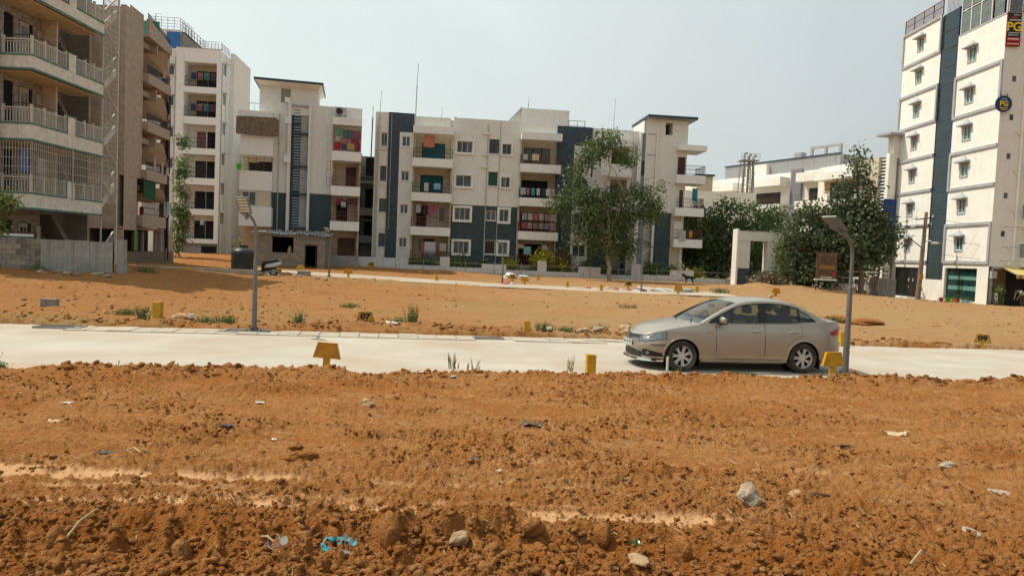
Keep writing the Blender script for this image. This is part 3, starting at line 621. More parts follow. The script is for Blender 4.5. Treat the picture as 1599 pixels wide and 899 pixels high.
for i in range(74):
    z = 1.6+i*.165
    if 9.9 < z < 11.2: continue
    inst('louvre_blade', lv, E.r, (23.07, -.06, z-EZ), (rad(-12), 0, 0))
for z in (13.75, 11.85, 8.95, 6.5, 3.9): E.bx('cross_beam', LGREY, (23.62, 24.42, -.12, .5, z, z+.12))
E.b('tower_roof', MB().box(23.45, 28.06, -.75, 4.9, 15.27, 15.46), [LGREY]); E.b('tower_roof_edge', MB().box(23.4, 28.1, -.80, -.752, 15.24, 15.48).box(28.062, 28.1, -.752, 4.9, 15.24, 15.48).box(23.4, 23.448, -.752, 4.9, 15.24, 15.48), NAVY)
for z in (10.14, 7.12, 4.23): E.bx('balcony_slab', WHITE, (26.3, 29.05, -.95, -.83, z-.77, z), (26.3, 26.42, -.83, -.002, z-.77, z), (28.93, 29.05, -.83, 1.8, z-.77, z), (26.42, 28.93, -.83, 1.8, z-.74, z-.6))
E.bx('canopy', WHITE, (26.35, 29.05, -.95, 1.8, 12.4, 12.9))
for z, mm in ((10.14, IRON), (7.12, IRON), (4.23, RUST)):
    railing(E, 26.4, 28.98, z, .9, -.9, mm, d=0); mb = MB()
    for i in range(14): mb.box(28.97, 28.99, -.85+i*.19, -.83+i*.19, z, z+.86)
    mb.box(28.965, 28.995, -.88, 1.75, z+.86, z+.9); E.b('railing', mb, mm)
m = MB(); wall(m, 26.4, 27.42, 1.3, 12.4, -.06, .1, []); 
E.bx('balcony_door', MAROON, (26.6, 27.3, -.14, -.06, 10.14, 11.85)); E.bx('balcony_door', WOODD, (26.9, 27.25, -.14, -.06, 7.12, 8.8)); E.bx('balcony_door', WHITE, (26.55, 27.2, -.14, -.06, 4.3, 5.9))
E.bx('screen', fab('grey_green_tarp', (.09, .10, .08)), (27.55, 28.95, .4, .45, 4.3, 6.3))
window(E, 26.5, 27.25, 1.5, 3.1, -.06, n=2, gm=WOODD, sill=False)
E.b('roof_frame', MB().box(16.2, 17.9, .8, .85, 14.75, 14.8).box(16.3, 16.36, .8, .86, 13.3, 14.75).box(17.1, 17.15, .8, .86, 13.3, 14.75).box(17.8, 17.86, .8, .86, 13.3, 14.75).box(16.3, 17.9, .8, .83, 14.3, 14.34), STEEL)
# masts on the roofs
for (x, y, z0, z1, lab) in ((-.9, .2, 14.3, 16.3, 'thin pale mast pipe at the left corner of the middle block roof'), (2.25, .3, 14.2, 18.9, 'tall dark mast pole beside the blue panel on the middle block roof'),
                            (4.55, 1, 13.3, 15.3, 'short thin mast above the first balcony bay of the middle block'), (20.6, 1, 13.3, 17.2, 'thin mast on the roof between the tree top and the stair tower'), (12.6, 2, 15.74, 17.0, 'small antenna rod on top of the white stair head')):
    p = E.world(x, y, z0); o = thing('antenna_mast', lab, 'mast', p); r = .045 if z1-z0 > 4 else .025
    MB().tube([(0, 0, 0), (.03, 0, (z1-z0)*.6)], r, 6).build('pole', STEEL if z0 < 15 else IRON, o); MB().tube([(.03, 0, (z1-z0)*.6), (.09, 0, z1-z0)], r*.6, 5).build('rod', STEEL, o)
o = thing('antenna_mast', 'dark mast pole rising above the gap between the two cream blocks', 'mast', D_loc := (-13.6, 66, 10.6)); MB().tube([(0, 0, 0), (.05, 0, 3.7)], .06, 6).build('pole', IRON, o); MB().tube([(.05, 0, 3.7), (.05, 0, 4.8)], .03, 5).build('rod', STEEL, o)
# grey green building seen in the gap
Gp = Bld('apartment_building', 'grey green building seen in the narrow gap between the two cream blocks', 'building', -16.5, 68, 6, .7)
Gp.bx('wall', GREYBLD, (0, 5.0, 0, 8, .4, 11.0), (.2, 1.6, -1.2, 0, .4, 11.2))
for z in (9.0, 6.0, 3.4): Gp.bx('balcony_slab', GREYBLD, (1.6, 3.6, -1.2, 0, z-.7, z)); railing(Gp, 1.6, 3.6, z, .9, -1.15, IRON); Gp.bx('balcony_door', DARKIN, (2.0, 3.2, -.05, -.002, z, z+1.9))
Gp.bx('band', fab('dark_green_band', (.10, .12, .09)), (.19, 3.6, -1.25, -1.201, 8.6, 8.95), (.19, 3.6, -1.25, -1.201, 4.7, 5.0))
# ================= D: block to the left with the stair tower =================
D = Bld('apartment_block', 'cream block with a roofed stair tower right behind the small block shed', 'building', -21.3, 58.5, 13, .5)
m = MB()
wall(m, -1.4, 1.1, 9, 13.0, .3, .1, []); wall(m, 1.1, 2.25, 6.5, 13.9, 0, .1, []); wall(m, 1.1, 2.25, .2, 6.5, 0, .1, [], 1)
wall(m, 4.1, 5.9, 6.58, 13.92, 0, .1, []); wall(m, 4.1, 5.9, .2, 6.58, 0, .1, [], 1)
m.box(2.25, 2.5, -.3, .5, .2, 13.95); m.box(3.9, 4.1, -.3, .5, .2, 13.95); m.box(2.5, 3.9, .5, .6, .2, 13.8)
m.box(-.06, 4.55, .02, 3.9, 13.0, 15.45); m.box(5.9, 8.22, .0, .2, 12.9, 13.95)
for a, b in ((5.85, 8.22),): m.box(a, a+.14, .1, 1.3, .3, 12.8, 2); m.box(b-.14, b, .1, 1.3, .3, 12.8, 2); m.box(a+.14, b-.14, 1.2, 1.3, .3, 12.8, 2)
for a, b in ((-1.4, 1.1),): m.box(a, b, 1.2, 1.3, .3, 12.8, 2)
D.b('wall', m, [CREAM, SLATE, BEIGE])
D.bx('core', CREAM, (-1.38, 8.2, 1.32, 12, .2, 13.3), (4.1, 5.85, .15, 1.3, .2, 13.3), (1.1, 2.25, .15, 1.3, .2, 13.3))
D.bx('parapet', CREAM, (3.9, 8.2, .25, .45, 13.2, 13.85), (8.0, 8.2, .45, 12, 13.2, 13.85), (-1.4, 1.1, .35, .5, 12.9, 13.15))
D.bx('painted_shade_panel', fab('painted_recess_shade', (.26, .25, .19)), (1.62, 2.38, -.006, .02, 13.95, 15.07))  # flat panel, its darker colour stands in for a recess in shade
D.bx('white_block', WHITE, (1.95, 2.4, -.32, -.30, 13.9, 14.32), (1.98, 2.52, -.36, -.301, 12.2, 12.75), (1.98, 2.52, -.36, -.301, 9.0, 9.6))
D.b('tower_roof', MB().box(-.4, 4.95, -.7, 4.6, 15.5, 15.62), LGREY); D.bx('tower_roof_edge', NAVY, (-.45, 5.0, -.75, -.702, 15.47, 15.66), (4.952, 5.0, -.702, 4.6, 15.47, 15.66), (-.45, -.402, -.702, 4.6, 15.47, 15.66))
D.b('roof_soffit', MB().add([(-.4, -.7, 15.49), (4.95, -.7, 15.49), (4.55, .0, 15.2), (-.06, .0, 15.2)], [(0, 1, 2, 3)]).add([(4.95, -.7, 15.49), (4.95, 4.6, 15.49), (4.56, 3.9, 15.2), (4.56, 0, 15.2)], [(0, 1, 2, 3)]), TWHITE)
D.bx('louvre_back', SLATE, (2.5, 3.25, .1, .2, .3, 13.75))
lv = MB().box(0, .50, -.03, .02, 0, .10).mesh('louvre_blade', mat('dark_louvre', (.24, .29, .31), rough=.4))
for i in range(54):
    z = .9+i*.235
    if abs(z-12.2) < .2 or abs(z-6.4) < .15: continue
    inst('louvre_blade', lv, D.r, (2.72, .02, z-.5), (rad(-12), 0, 0))
for z in (13.7, 11.4, 8.7, 6.4, 3.6): D.bx('cross_beam', LGREY if z > 12 else SLATE, (2.5, 3.9, -.12, .1, z, z+.14))
D.bx('recess_wall', mat('grey_recess_paint', (.34, .35, .34)), (3.25, 3.9, .12, .2, .3, 13.7))
for z in (11.2, 8.3, 5.6): window(D, 3.3, 3.82, z, z+.9, .06, n=1, sill=False, fw=.05)
bz = [10.13, 7.25, 4.34]
for z in bz: D.bx('balcony_slab', WHITE, (5.85, 8.22, -1.2, -1.06, z-.77, z), (5.85, 5.97, -1.06, -.002, z-.77, z), (8.1, 8.22, -1.06, .1, z-.77, z), (5.97, 8.1, -1.06, 1.2, z-.74, z-.6))
D.bx('canopy', WHITE, (5.83, 8.22, -1.2, 0, 12.28, 12.9)); D.bx('ground_slab', CONC, (5.85, 8.22, -1.2, 1.2, .2, 1.15))
for z in (7.25, 4.34, 1.2): railing(D, 5.9, 8.15, z, .85, -1.13, RUST, d=1.05)
grille(D, 5.9, 8.15, 10.15, 12.25, -1.13, RUST, .55, 2); grille(D, 5.45, 5.75, 7.3, 9.3, -.4, RUST, .3, 3); grille(D, 8.12, 8.5, 7.4, 9.2, -.5, RUST, .3, 2)
D.bx('balcony_door', MAROON, (7.0, 7.85, 1.12, 1.19, 7.3, 9.1)); D.bx('balcony_door', WOODD, (6.5, 7.9, 1.12, 1.19, 1.2, 3.0)); D.bx('balcony_door', DARKIN, (6.3, 7.2, 1.12, 1.19, 4.4, 6.2))
# left balconies
for z, z2 in ((9.3, 10.86), (6.5, 8.05), (3.6, 5.2)):
    D.bx('balcony_wall', WHITE, (-1.3, 1.2, -1.2, -1.08, z, z2), (-1.3, -1.18, -1.08, .3, z, z2), (1.08, 1.2, -1.08, -.002, z, z2), (-1.18, 1.08, -1.08, 1.2, z+.02, z+.16))
D.bx('canopy', WHITE, (-1.5, 1.1, -1.2, .3, 12.35, 12.85))
D.b('roller_blind', MB().prism([(-1.55, 10.9), (1.5, 10.9), (1.62, 11.0), (1.62, 12.2), (1.4, 12.38), (-1.6, 12.3), (-1.6, 11.0)], -1.5, -1.25, 'y'), mat('weathered_brown_blind', (.19, .145, .105), streak=.7, var=.5, scale=4))
grille(D, -1.25, 1.15, 8.05, 9.3, -1.14, RUST, .6, 1)
D.bx('balcony_door', DIMIN, (-.9, .9, 1.12, 1.19, 8.06, 9.2)); window(D, -1.1, 0.0, 5.25, 6.4, -1.2, n=2, sill=False); window(D, .05, 1.1, 5.25, 6.4, -1.2, n=1, gm=BEIGE, sill=False)
pipe(D, [(1.55, -.06, .5), (1.55, -.06, 13.0)], .04)
railing(D, -.95, -.1, 13.0, .85, .8, IRON, rails=2, step=.3)
o = thing('air_conditioner', 'grey air conditioner unit fixed on the parapet above the top balcony with hanging laundry', 'air conditioner', D.world(6.05, -.45, 13.15), rad(13))
MB().box(0, .85, -.15, .2, 0, .65).build('body', mat('ac_grey', (.40, .39, .36)), o); MB().tube([(.3, -.17, .33), (.3, -.15, .33)], .27, 16).build('fan_grille', IRON, o); MB().bar((.05, 0, -.3), (.05, 0, 0), .04).bar((.8, 0, -.15), (.8, 0, 0), .04).bar((-.05, -.05, -.2), (.5, -.05, -.01), .04).build('bracket', IRON, o)
# narrow tan building seen in the gap left of D
F = Bld('apartment_building', 'narrow tan building seen in the gap between the white corner block and the cream block', 'building', -27.5, 74, 6, .9)
m = MB(); wall(m, 0, 5, .5, 12.3, 0, .15, [(1.25, 1.6, z, z+.6) for z in (10.6, 8.2, 5.6)]+[(.9, 2.0, 2.6, 4.0)]); F.b('wall', m, BEIGE); F.bx('core', BEIGE, (0, 5, .3, 8, .5, 12.3)); F.bx('room', DARKIN, (.8, 2.5, .16, .28, 2, 11.5))
F.bx('balcony_slab', BEIGE, (.9, 2.0, -.6, 0, 4.2, 5.0)); railing(F, .9, 2.0, 5.0, .7, -.58, IRON); railing(F, .9, 2.0, 2.6, .7, -.1, RUST)
# ================= C: white corner block =================
C = Bld('apartment_block', 'tall white corner block with stacked dark recessed balconies and a blue sheet on its roof', 'building', -32.3, 69, 6, .9)
m = MB(); ops = [(17.15, 19.47), (14.27, 16.56), (11.25, 13.55), (8.36, 10.66), (5.36, 7.72), (2.45, 4.77)]
wall(m, -1.0, 3.2, 2.0, 20.8, 0, 1.6, [(-.2, 2.8, a, b) for a, b in ops]); m.box(-1.0, 3.2, 1.6, 1.8, 1.0, 20.8)
wall(m, -5.5, -1.0, .5, 20.8, .5, .12, [(-1.95+.05, -1.3, a, a+1.0) for a in (18.2, 15.25, 12.2, 9.2)])
D2 = [(y0, y0+.95, z, z+1.15) for y0 in (.7,) for z in (18.6, 15.7, 12.8, 9.8, 6.9, 4.0)]
wall(m, .0, 3.0, 1.0, 20.7, 3.2, .12, D2, 0, 'x', -1)
m.box(3.2, 3.6, 3.0, 9, 1.0, 21.3); m.box(-5.5, 3.19, 3.0, 9, .5, 20.8); m.box(-5.5, -1.0, .7, 3.0, .5, 20.8)
C.b('wall', m, WHITE)
C.bx('basement', CONC, (-.95, 3.15, .3, 1.6, .5, 1.98)); C.bx('basement_gap', DARKIN, (1.6, 3.0, .25, .30, 1.1, 1.75))
C.bx('parapet_cap', LGREY, (-1.02, 3.22, -.03, .2, 20.8, 20.86))
C.bx('pilaster', WHITE, (-.85, -.25, -.06, 0, 1.0, 20.3)); pipe(C, [(-1.15, .3, 1), (-1.15, .3, 20)], .05); pipe(C, [(3.24, .25, 1.0), (3.24, .25, 19.6)], .05, LGREY)
for i, (a, b) in enumerate(ops):
    C.bx('balcony_back', BEIGE if i < 2 else WHITE, (-.2, 2.8, 1.5, 1.58, a, b)); railing(C, -.19, 2.79, a, 1.0, .08, IRON, rails=3, step=.5 if i in (2,) else .16)
    C.bx('balcony_door', DARKIN if i > 3 else DIMIN, (.5, 1.5, 1.42, 1.49, a, a+1.8)); C.bx('balcony_door', DARKIN, (1.6, 2.5, 1.42, 1.49, a, a+1.8)); C.bx('beam', WHITE, (-.3, .1, -.16, -.002, b-.02, b+.1))
C.bx('curtain', fab('pinkish_curtain', (.20, .10, .11)), (.65, 1.4, 1.38, 1.415, 11.3, 13.0)); C.bx('door_frame', WFRAME, (1.48, 1.6, 1.36, 1.41, 11.25, 13.1), (.5, .62, 1.36, 1.41, 11.25, 13.1))
BLK = [BEIGE]*3+[WHITE]
hb = MB(); rr = [(-.2, 0, z) for z in ()]
for z in (18.2, 15.25, 12.2, 9.2): window(C, -1.9, -1.3, z, z+1.0, .5, n=1, fw=.08, fm=WFRAME); C.bx('window_hood', LGREY, (-2.0, -1.2, .3, .5, z+1.0, z+1.08))
for y0, y1, z0, z1 in D2:
    window(C, 3.2, 3.2+.95, z0, z1, y0, n=2, rot=math.pi/2, sill=False); C.b('window_hood', MB().prism([(0, 0), (.35, 0), (0, .14)], y0-.1, y1+.1, 'y'), WHITE).location = (3.2, 0, z1-.9)
C.bx('stair_block', WHITE, (-4.2, -.95, .9, 4.5, 20.8, 22.7)); C.bx('blue_sheet', mat('blue_tarpaulin', (.03, .16, .42), rough=.5, var=.12), (-2.2, -.93, .8, .86, 20.85, 22.45))
for i in range(8): C.bx('block_course', CONC, (-.92, 1.0-i*.22, 1.0, 1.3, 20.8+i*.2, 20.99+i*.2))
mb = MB()
def rail3(mb, a, b, h, n, rows=3, t=.03):
    a = Vector(a); b = Vector(b)
    for i in range(n+1): p = a.lerp(b, i/n); mb.box(p.x-t/2, p.x+t/2, p.y-t/2, p.y+t/2, p.z, p.z+h)
    for j in range(rows): z = h*(j+1)/rows; mb.bar(a+Vector((0, 0, z-.015)), b+Vector((0, 0, z-.015)), t)
rail3(mb, (.9, .1, 20.8), (2.9, .1, 20.8), .75, 6, 3, .035); rail3(mb, (3.1, .2, 20.8), (3.15, 2.9, 20.8), .75, 6, 3, .035)
rail3(mb, (-4.0, 1.0, 22.7), (-1.0, 1.0, 22.7), 1.15, 5, 4, .035); rail3(mb, (-1.0, 1.0, 22.7), (-.9, 4.2, 22.7), 1.15, 6, 4, .035)
C.b('roof_railing', mb, STEEL)
mb = MB(); 
for i in range(14): mb.box(-.9+i*.16, -.9+i*.16+.22, 1.4, 2.3, 22.6-i*.14, 22.64-i*.14)
mb.bar((-.95, 1.35, 22.6), (1.4, 1.35, 20.85), .09); mb.bar((-.95, 2.35, 22.6), (1.4, 2.35, 20.85), .09); rail3(mb, (-.9, 1.35, 22.65), (1.3, 1.35, 20.9), .9, 8, 2, .04)
C.b('roof_stair', mb, IRON)
C.b('roof_lamp', MB().tube([(-3.3, .95, 22.7), (-3.3, .95, 24.1), (-2.8, .95, 24.15)], .035, 6), STEEL)
# ================= B: brown block =================
B = Bld('apartment_block', 'brown plastered block with slanting balcony parapets left of the white corner block', 'building', -23.6, 43, 96, .45)
m = MB()
wall(m, 0, 2.0, 5.98, 16.2, -.0, .3, []); wall(m, -.5, 1.35, 2.7, 5.96, 0, .3, []); m.box(-.52, 0, .0, .3, 5.96, 16.0)
m.box(.0, 1.95, .31, 9, 5.97, 16.05); m.box(-.5, 1.34, .31, 9, 2.72, 5.96); m.box(-.6, 7.0, 2.2, 9, .3, 15.2)
B.b('wall', m, BROWN)
B.bx('plinth', mat('brown_plinth', (.19, .155, .12), streak=.4, var=.3), (-.6, 7.6, -.02, .4, .1, 1.38)); B.bx('ground_column', BROWN, (5.3, 5.55, -.01, .5, 1.38, 2.9), (-.6, -.42, -.01, .5, 1.38, 2.7)); B.b('buttress', MB().prism([(5.6, 1.38), (7.5, 1.38), (7.2, 3.6), (6.6, 2.5), (5.95, 3.1), (5.6, 3.1)], -.03, .4, 'y'), BROWN)
B.bx('rear_column', BROWN, (6.25, 6.62, .1, .5, 1.3, 15.2))
B.bx('ground_opening', DARKIN, (-.4, 6.24, 1.2, 1.3, 1.3, 2.95)); B.bx('ground_door', MAROON, (3.3, 4.6, 1.1, 1.18, 1.4, 2.6)); B.bx('ground_frame', CONC, (2.9, 3.05, .2, .35, 1.39, 2.7), (4.9, 5.1, .2, .35, 1.39, 2.7)); B.bx('ground_ceiling', BROWN2, (-.5, 5.3, .02, 1.3, 2.76, 2.9))
sg = B.bx('vertical_sign', mat('lime_green_sign', (.16, .36, .10), var=.1), (.98, 1.42, -.06, -.03, 1.42, 2.68))
ls = MB()
for i in range(5): z = 2.5-i*.24; ls.box(1.06, 1.34, -.066, -.061, z-.13, z-.10); ls.box(1.10, 1.14, -.066, -.061, z-.10, z); ls.box(1.24, 1.28, -.066, -.061, z-.10, z+.02); ls.box(1.16, 1.22, -.066, -.061, z-.04, z-.01)
ls.build('lettering', mat('dark_green_letters', (.02, .08, .02)), sg)
lv = [(2.0, 5.72, 12.02, 12.63), (2.0, 5.62, 9.0, 9.62), (1.95, 5.3, 5.95, 6.58), (1.4, 5.2, 2.95, 3.68)]
tops = [15.05, 12.0, 8.98, 5.93]
for i, (a, b, z0, z1) in enumerate(lv):
    B.bx('balcony_parapet', BROWN, (a, a+.08, -.2, .35, z0, z1), (a, b, -.35, -.2, z0, z1), (b-.15, b, -.2, 1.2, z0, z1), (a, b-.15, -.2, 2.2, z0, z0+.15))
    railing(B, a+.02, b-.05, z1, .55 if i < 3 else .85, -.28, IRON, rails=3, step=.10, d=0)
    B.bx('room_opening', DARKIN if i else GREYBLD, (a, a+1.1, 1.5, 2.18, z1-.1, tops[i]-.9)); B.bx('beam', BROWN, (a, 3.6, .2, .45, tops[i]-.65, tops[i]-.3), (3.6, 3.75, -.2, 2.0, tops[i]-.75, tops[i]-.02))
    # slanting soffit panel that sweeps down to the next storey
    zt = tops[i]-.35; zb = z1+(.55 if i < 3 else .95)
    pan = MB(); P = [(2.75, .9, zt), (5.0, -.15, zt), (6.35, -.1, zb+.05), (3.7, 1.6, zb)]
    pan.add([*P, *[(x, y+.14, z+.05) for x, y, z in P]], [(0, 1, 2, 3), (7, 6, 5, 4), (0, 4, 5, 1), (1, 5, 6, 2), (2, 6, 7, 3), (3, 7, 4, 0)]); B.b('slanted_panel', pan, BROWN2)
    gn = MB(); 
    for k in range(12): t = k/11; gn.bar((5.75, -.3, z1-.6-2.2*t*1.0+.2), (6.2+.0*t, -.1, z1-.75-2.2*t), .03)
    gn.bar((5.72, -.3, z1), (5.95, -.25, z1-2.9), .06); B.b('side_railing', gn, IRON)
    sc = MB(); sc.add([(5.70, -.27, z1+.1), (6.3, .15, z1-.2), (6.3, .15, z0-2.0), (5.70, -.27, z0-1.2)], [(0, 1, 2, 3)]); sc.add([(x, y+.03, z) for x, y, z in sc.v], [(3, 2, 1, 0)]); B.b('netting', sc, fab('dark_net', (.045, .05, .05)))
B.b('roof_parapet', MB().prism([(2.0, 15.2), (2.0, 16.0), (5.71, 15.3), (5.75, 14.75), (2.0, 14.9)], -.35, -.15, 'y').box(2.0, 5.7, -.15, 2.2, 14.9, 15.05), BROWN)
mb = MB(); rail3(mb, (2.15, -.2, 15.85), (5.8, -.2, 15.25), .55, 22, 3, .03); rail3(mb, (5.8, -.2, 15.25), (6.9, .3, 14.2), .55, 9, 3, .03); B.b('roof_railing', mb, IRON)
B.bx('green_netting', fab('turquoise_net', (.03, .30, .22)), (5.5, 5.56, .4, 2.2, 15.5, 16.9))
B.bx('green_blind', fab('dark_green_blind', (.02, .09, .045)), (1.75, 3.6, -.26, -.22, 4.75, 5.95))
o = thing('water_can', 'red can standing on the lowest brown balcony behind its railing', 'can', B.world(1.98, -.05, 3.7), 0); MB().tube([(0, 0, 0), (0, 0, .5)], .13, 10).build('body', fab('red_plastic', (.35, .02, .02)), o); MB().tube([(0, 0, .5), (0, 0, .56)], .06, 8).build('cap', DARKIN, o)
# ================= A: cream block with green trim, far left =================
A = Bld('apartment_block', 'cream apartment block with green trimmed balconies and a caged staircase at the far left edge', 'building', -21.5, 31.4, 90, .65)
bands = [(3.33, 3.97), (6.35, 7.03), (9.45, 10.02), (12.55, 13.1), (15.6, 16.2)]
m = MB()
for z0, z1 in bands:
    m.box(0, 5.38, -.0, .14, z0, z1); m.box(-.0, .14, .14, 1.5, z0, z1); m.box(.14, 5.3, .14, 1.5, z0+.05, z0+.2)
A.b('balcony_band', m, ACREAM)
g = MB()
for z0, z1 in bands: g.box(-.02, 5.4, -.03, -.002, z0-.05, z0+.04); g.box(-.03, -.002, -.03, 1.5, z0-.05, z0+.04); g.box(-.02, 2.5, -.03, .14, z1+.002, z1+.07); g.box(3.1, 5.4, -.03, .14, z1+.002, z1+.07); g.box(-.03, -.002, -.03, 1.5, z1, z1+.07)
A.b('green_trim', g, AGREEN)
for (z0, z1), (z2, _) in zip(bands[:-1], bands[1:]): A.bx('ceiling', TAN, (.15, 5.2, .2, 1.62, z2-.1, z2-.051)); A.bx('pilaster', ACREAM, (2.5, 3.08, -.01, .13, z1, z1+.82)); A.bx('pilaster_trim', AGREEN, (2.45, 2.499, -.02, .12, z1+.07, z1+.82), (2.45, 3.12, -.02, .14, z1+.82, z1+.87), (3.081, 3.12, -.02, .12, z1+.07, z1+.82)); A.bx('partition', TAN, (3.0, 3.12, .9, 1.62, z1, z2-.1))
m = MB(); dz = []
for z0, z1 in bands[:-1]+[(0.2, .75)]: dz += [(.5, 1.15, z1, z1+2.05), (1.45, 2.15, z1+.0, z1+2.0), (2.75, 3.0, z1+.4, z1+1.9)]
wall(m, -1.8, 3.0, .3, 16.5, 1.63, .15, dz, 0); m.box(0.0, 3.0, 1.85, 6, .3, 16.5); m.box(-1.8, 0, 1.66, 6, .3, 16.5)
A.b('stone_wall', m, STONEM)
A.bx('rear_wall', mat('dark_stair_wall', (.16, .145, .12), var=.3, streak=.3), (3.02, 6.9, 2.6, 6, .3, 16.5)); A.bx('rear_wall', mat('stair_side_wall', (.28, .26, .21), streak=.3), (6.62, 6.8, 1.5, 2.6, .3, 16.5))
for i, (z0, z1) in enumerate(bands[:-1]+[(0.2, .75)]):
    A.bx('doorway', DARKIN, (.5, 1.15, 1.70, 1.78, z1, z1+2.0)); d_ = A.bx('door', mat('cream_panel_door', (.42, .38, .27), streak=.3), (1.5, 2.1, 1.60, 1.68, z1, z1+1.95)); MB().box(1.6, 1.78, 1.59, 1.602, z1+1.1, z1+1.75).box(1.85, 2.0, 1.59, 1.602, z1+1.1, z1+1.75).build('door_pane', GLASS, d_)
    A.bx('doorway', DARKIN, (2.12, 2.3, 1.58, 1.64, z1, z1+1.95)); A.bx('window_shutter', mat('cream_panel_door', (.42, .38, .27)), (2.62, 2.95, 1.55, 1.62, z1+.5, z1+1.85))
# railings: every post and baluster of the visible storeys on its own
bal = MB().box(-.014, .014, -.014, .014, 0, .62).mesh('baluster', RAILW); pst = MB().box(-.045, .045, -.045, .045, 0, .82).box(-.055, .055, -.055, .055, .82, .86).mesh('railing_post', RAILW)
for z0, z1 in bands[:-1]:
    rl = A.bx('balcony_railing', RAILW, (.0, 2.46, .04, .09, z1+.70, z1+.76), (.0, 2.46, .05, .08, z1+.62, z1+.645), (.0, 2.46, .05, .08, z1+.09, z1+.115), (3.12, 5.36, .04, .09, z1+.70, z1+.76), (3.12, 5.36, .05, .08, z1+.62, z1+.645), (3.12, 5.36, .05, .08, z1+.09, z1+.115),
               (.04, .09, .1, 1.35, z1+.70, z1+.76), (.05, .08, .1, 1.35, z1+.62, z1+.645), (.05, .08, .1, 1.35, z1+.09, z1+.115))
    for x in (.06, .90, 1.68, 2.44, 3.15, 3.9, 4.62, 5.34): inst('railing_post', pst, rl, (x, .065, z1+.02))
    inst('railing_post', pst, rl, (.065, 1.33, z1+.02))
    for x0, x1 in ((.1, .86), (.94, 1.64), (1.72, 2.4), (3.2, 3.85), (3.95, 4.57), (4.67, 5.3)):
        for k in range(6): inst('baluster', bal, rl, (x0+(x1-x0)*(k+.5)/6, .065, z1+.02))
    for k in range(8): inst('baluster', bal, rl, (.065, .2+k*.135, z1+.02))
    A.bx('top_pipe', IRON, (.0, 2.4, .12, .15, z1+.92, z1+.95), (.13, .16, .15, 1.4, z1+.92, z1+.95))
# security grille of the first storey and cage of the stair
mb = MB(); z0, z1 = 4.75, 6.35
for i in range(40): x = .05+i*.135; mb.box(x-.009, x+.009, .0, .018, z0, z1)
for i in range(11): y = .05+i*.135; mb.box(.0, .018, y-.009, y+.009, z0, z1)
for j in range(5): z = z0+(z1-z0)*j/4; mb.box(0, 5.4, -.004, .018, z, z+.018); mb.box(-.004, .018, 0, 1.45, z, z+.018)
A.b('security_grille', mb, RAILW)
mb = MB()
for i in range(12): x = 5.42+i*.118; mb.box(x-.008, x+.008, .04, .056, 3.99, 16.5)
for j in range(46): z = 3.99+j*.275; mb.box(5.4, 6.76, .045, .062, z-.008, z+.008)
for z in (3.99, 6.0, 8.9, 11.9, 14.9): mb.bar((5.4, .02, z+1.1), (6.76, .02, z), .05)
mb.box(6.72, 6.80, .0, .08, .6, 16.5); mb.box(5.36, 5.42, .02, .08, .6, 16.5); A.b('stair_cage', mb, RAILW)
for z0 in (.75, 3.97, 7.03, 10.02, 13.1):
    fl = MB(); n = 9; h = 1.1
    for k in range(n): fl.box(5.42+k*.14, 5.42+(k+1)*.14+.02, .45, 1.4, z0+.0+h*k/n, z0+h*(k+1)/n-.04)
    fl.prism([(5.43, z0-.35), (6.70, z0+.75), (6.70, z0+1.15), (5.43, z0+.05)], .10, .20, 'y'); A.b('stair_flight', fl, ACREAM)
    rl = MB(); rl.bar((5.43, .14, z0+.62), (6.68, .14, z0+1.75), .06); 
    for k in range(11): x = 5.45+k*.12; zz = z0+(x-5.43)/1.27*1.1+.05; rl.box(x-.014, x+.014, .13, .15, zz-.02, zz+.58)
    A.b('stair_railing', rl, RAILW)
    fl = MB()
    for k in range(8): fl.box(5.4-(k+1)*.17, 5.4-k*.17+.02, 1.7, 2.5, z0+h+1.4*k/8-.15, z0+h+1.4*(k+1)/8-.05)
    A.b('stair_flight', fl, mat('stair_concrete', (.22, .21, .18)))
A.bx('drain_pipe', PIPE, (2.84, 2.88, -.06, -.02, 3.9, 6.4)); A.bx('side_wall', fab('mauve_wall', (.20, .13, .16)), (-.9, -.4, 1.42, 1.62, .5, 16.5))
# ================= H: tall white tower at the right =================
H = Bld('apartment_tower', 'tall white tower with grey framed panels and pitched window hoods at the right edge', 'building', 36.7, 67, -90, -.9)
LZ = [3.05, 6.30, 9.42, 12.48, 15.50, 18.58, 21.50, 24.55]; RZ = [3.05, 6.12, 9.12, 12.10, 15.12, 18.45, 22.0]
wl = [(1.05, 1.95, z+.85, z+2.0) for z in LZ[:-1]]; wl = [(.28, .28+.92, 0, 0)]*0+[(.65, 1.50, z+.95, z+2.1) for z in LZ[:-1]]
wr = [(8.2, 9.15, z+.95, z+2.1) for z in RZ[:-1]]
m = MB(); wall(m, -1.75, 4.3, 2.6, 24.6, 0, .12, wl); wall(m, 6.72, 12.55, 2.6, 22.0, 0, .12, wr)
wall(m, -1.75, 4.3, -1.3, 2.6, 0, .35, [(-1.0, 3.75, -.22, 2.5)]); wall(m, 6.72, 12.55, -1.3, 2.6, 0, .35, [(7.05, 11.2, -.1, 2.55)])
m.box(4.3, 6.72, -.01, .3, -1.3, 1.5)
wall(m, .0, 9.0, 2.75, 22.0, 12.55, .1, [(y, y+.42, z, z+.55) for y in (.68,) for z in (16.8, 13.9, 11.4-.45, 7.95, 5.02)], 1, 'x', -1)
m.box(-1.7, 12.4, .4, 12, -1.3, 2.7); m.box(-1.7, 4.3, .15, 12, 2.7, 24.5); m.box(4.3, 12.4, .5, 12, 2.7, 21.9)
H.b('wall', m, [TWHITE, CREAM])
H.bx('glazed_recess', mat('dark_green_glazing', (.018, .036, .042), rough=.16, var=.3, scale=1), (4.3, 6.7, .05, .4, 1.5, 24.5)); 
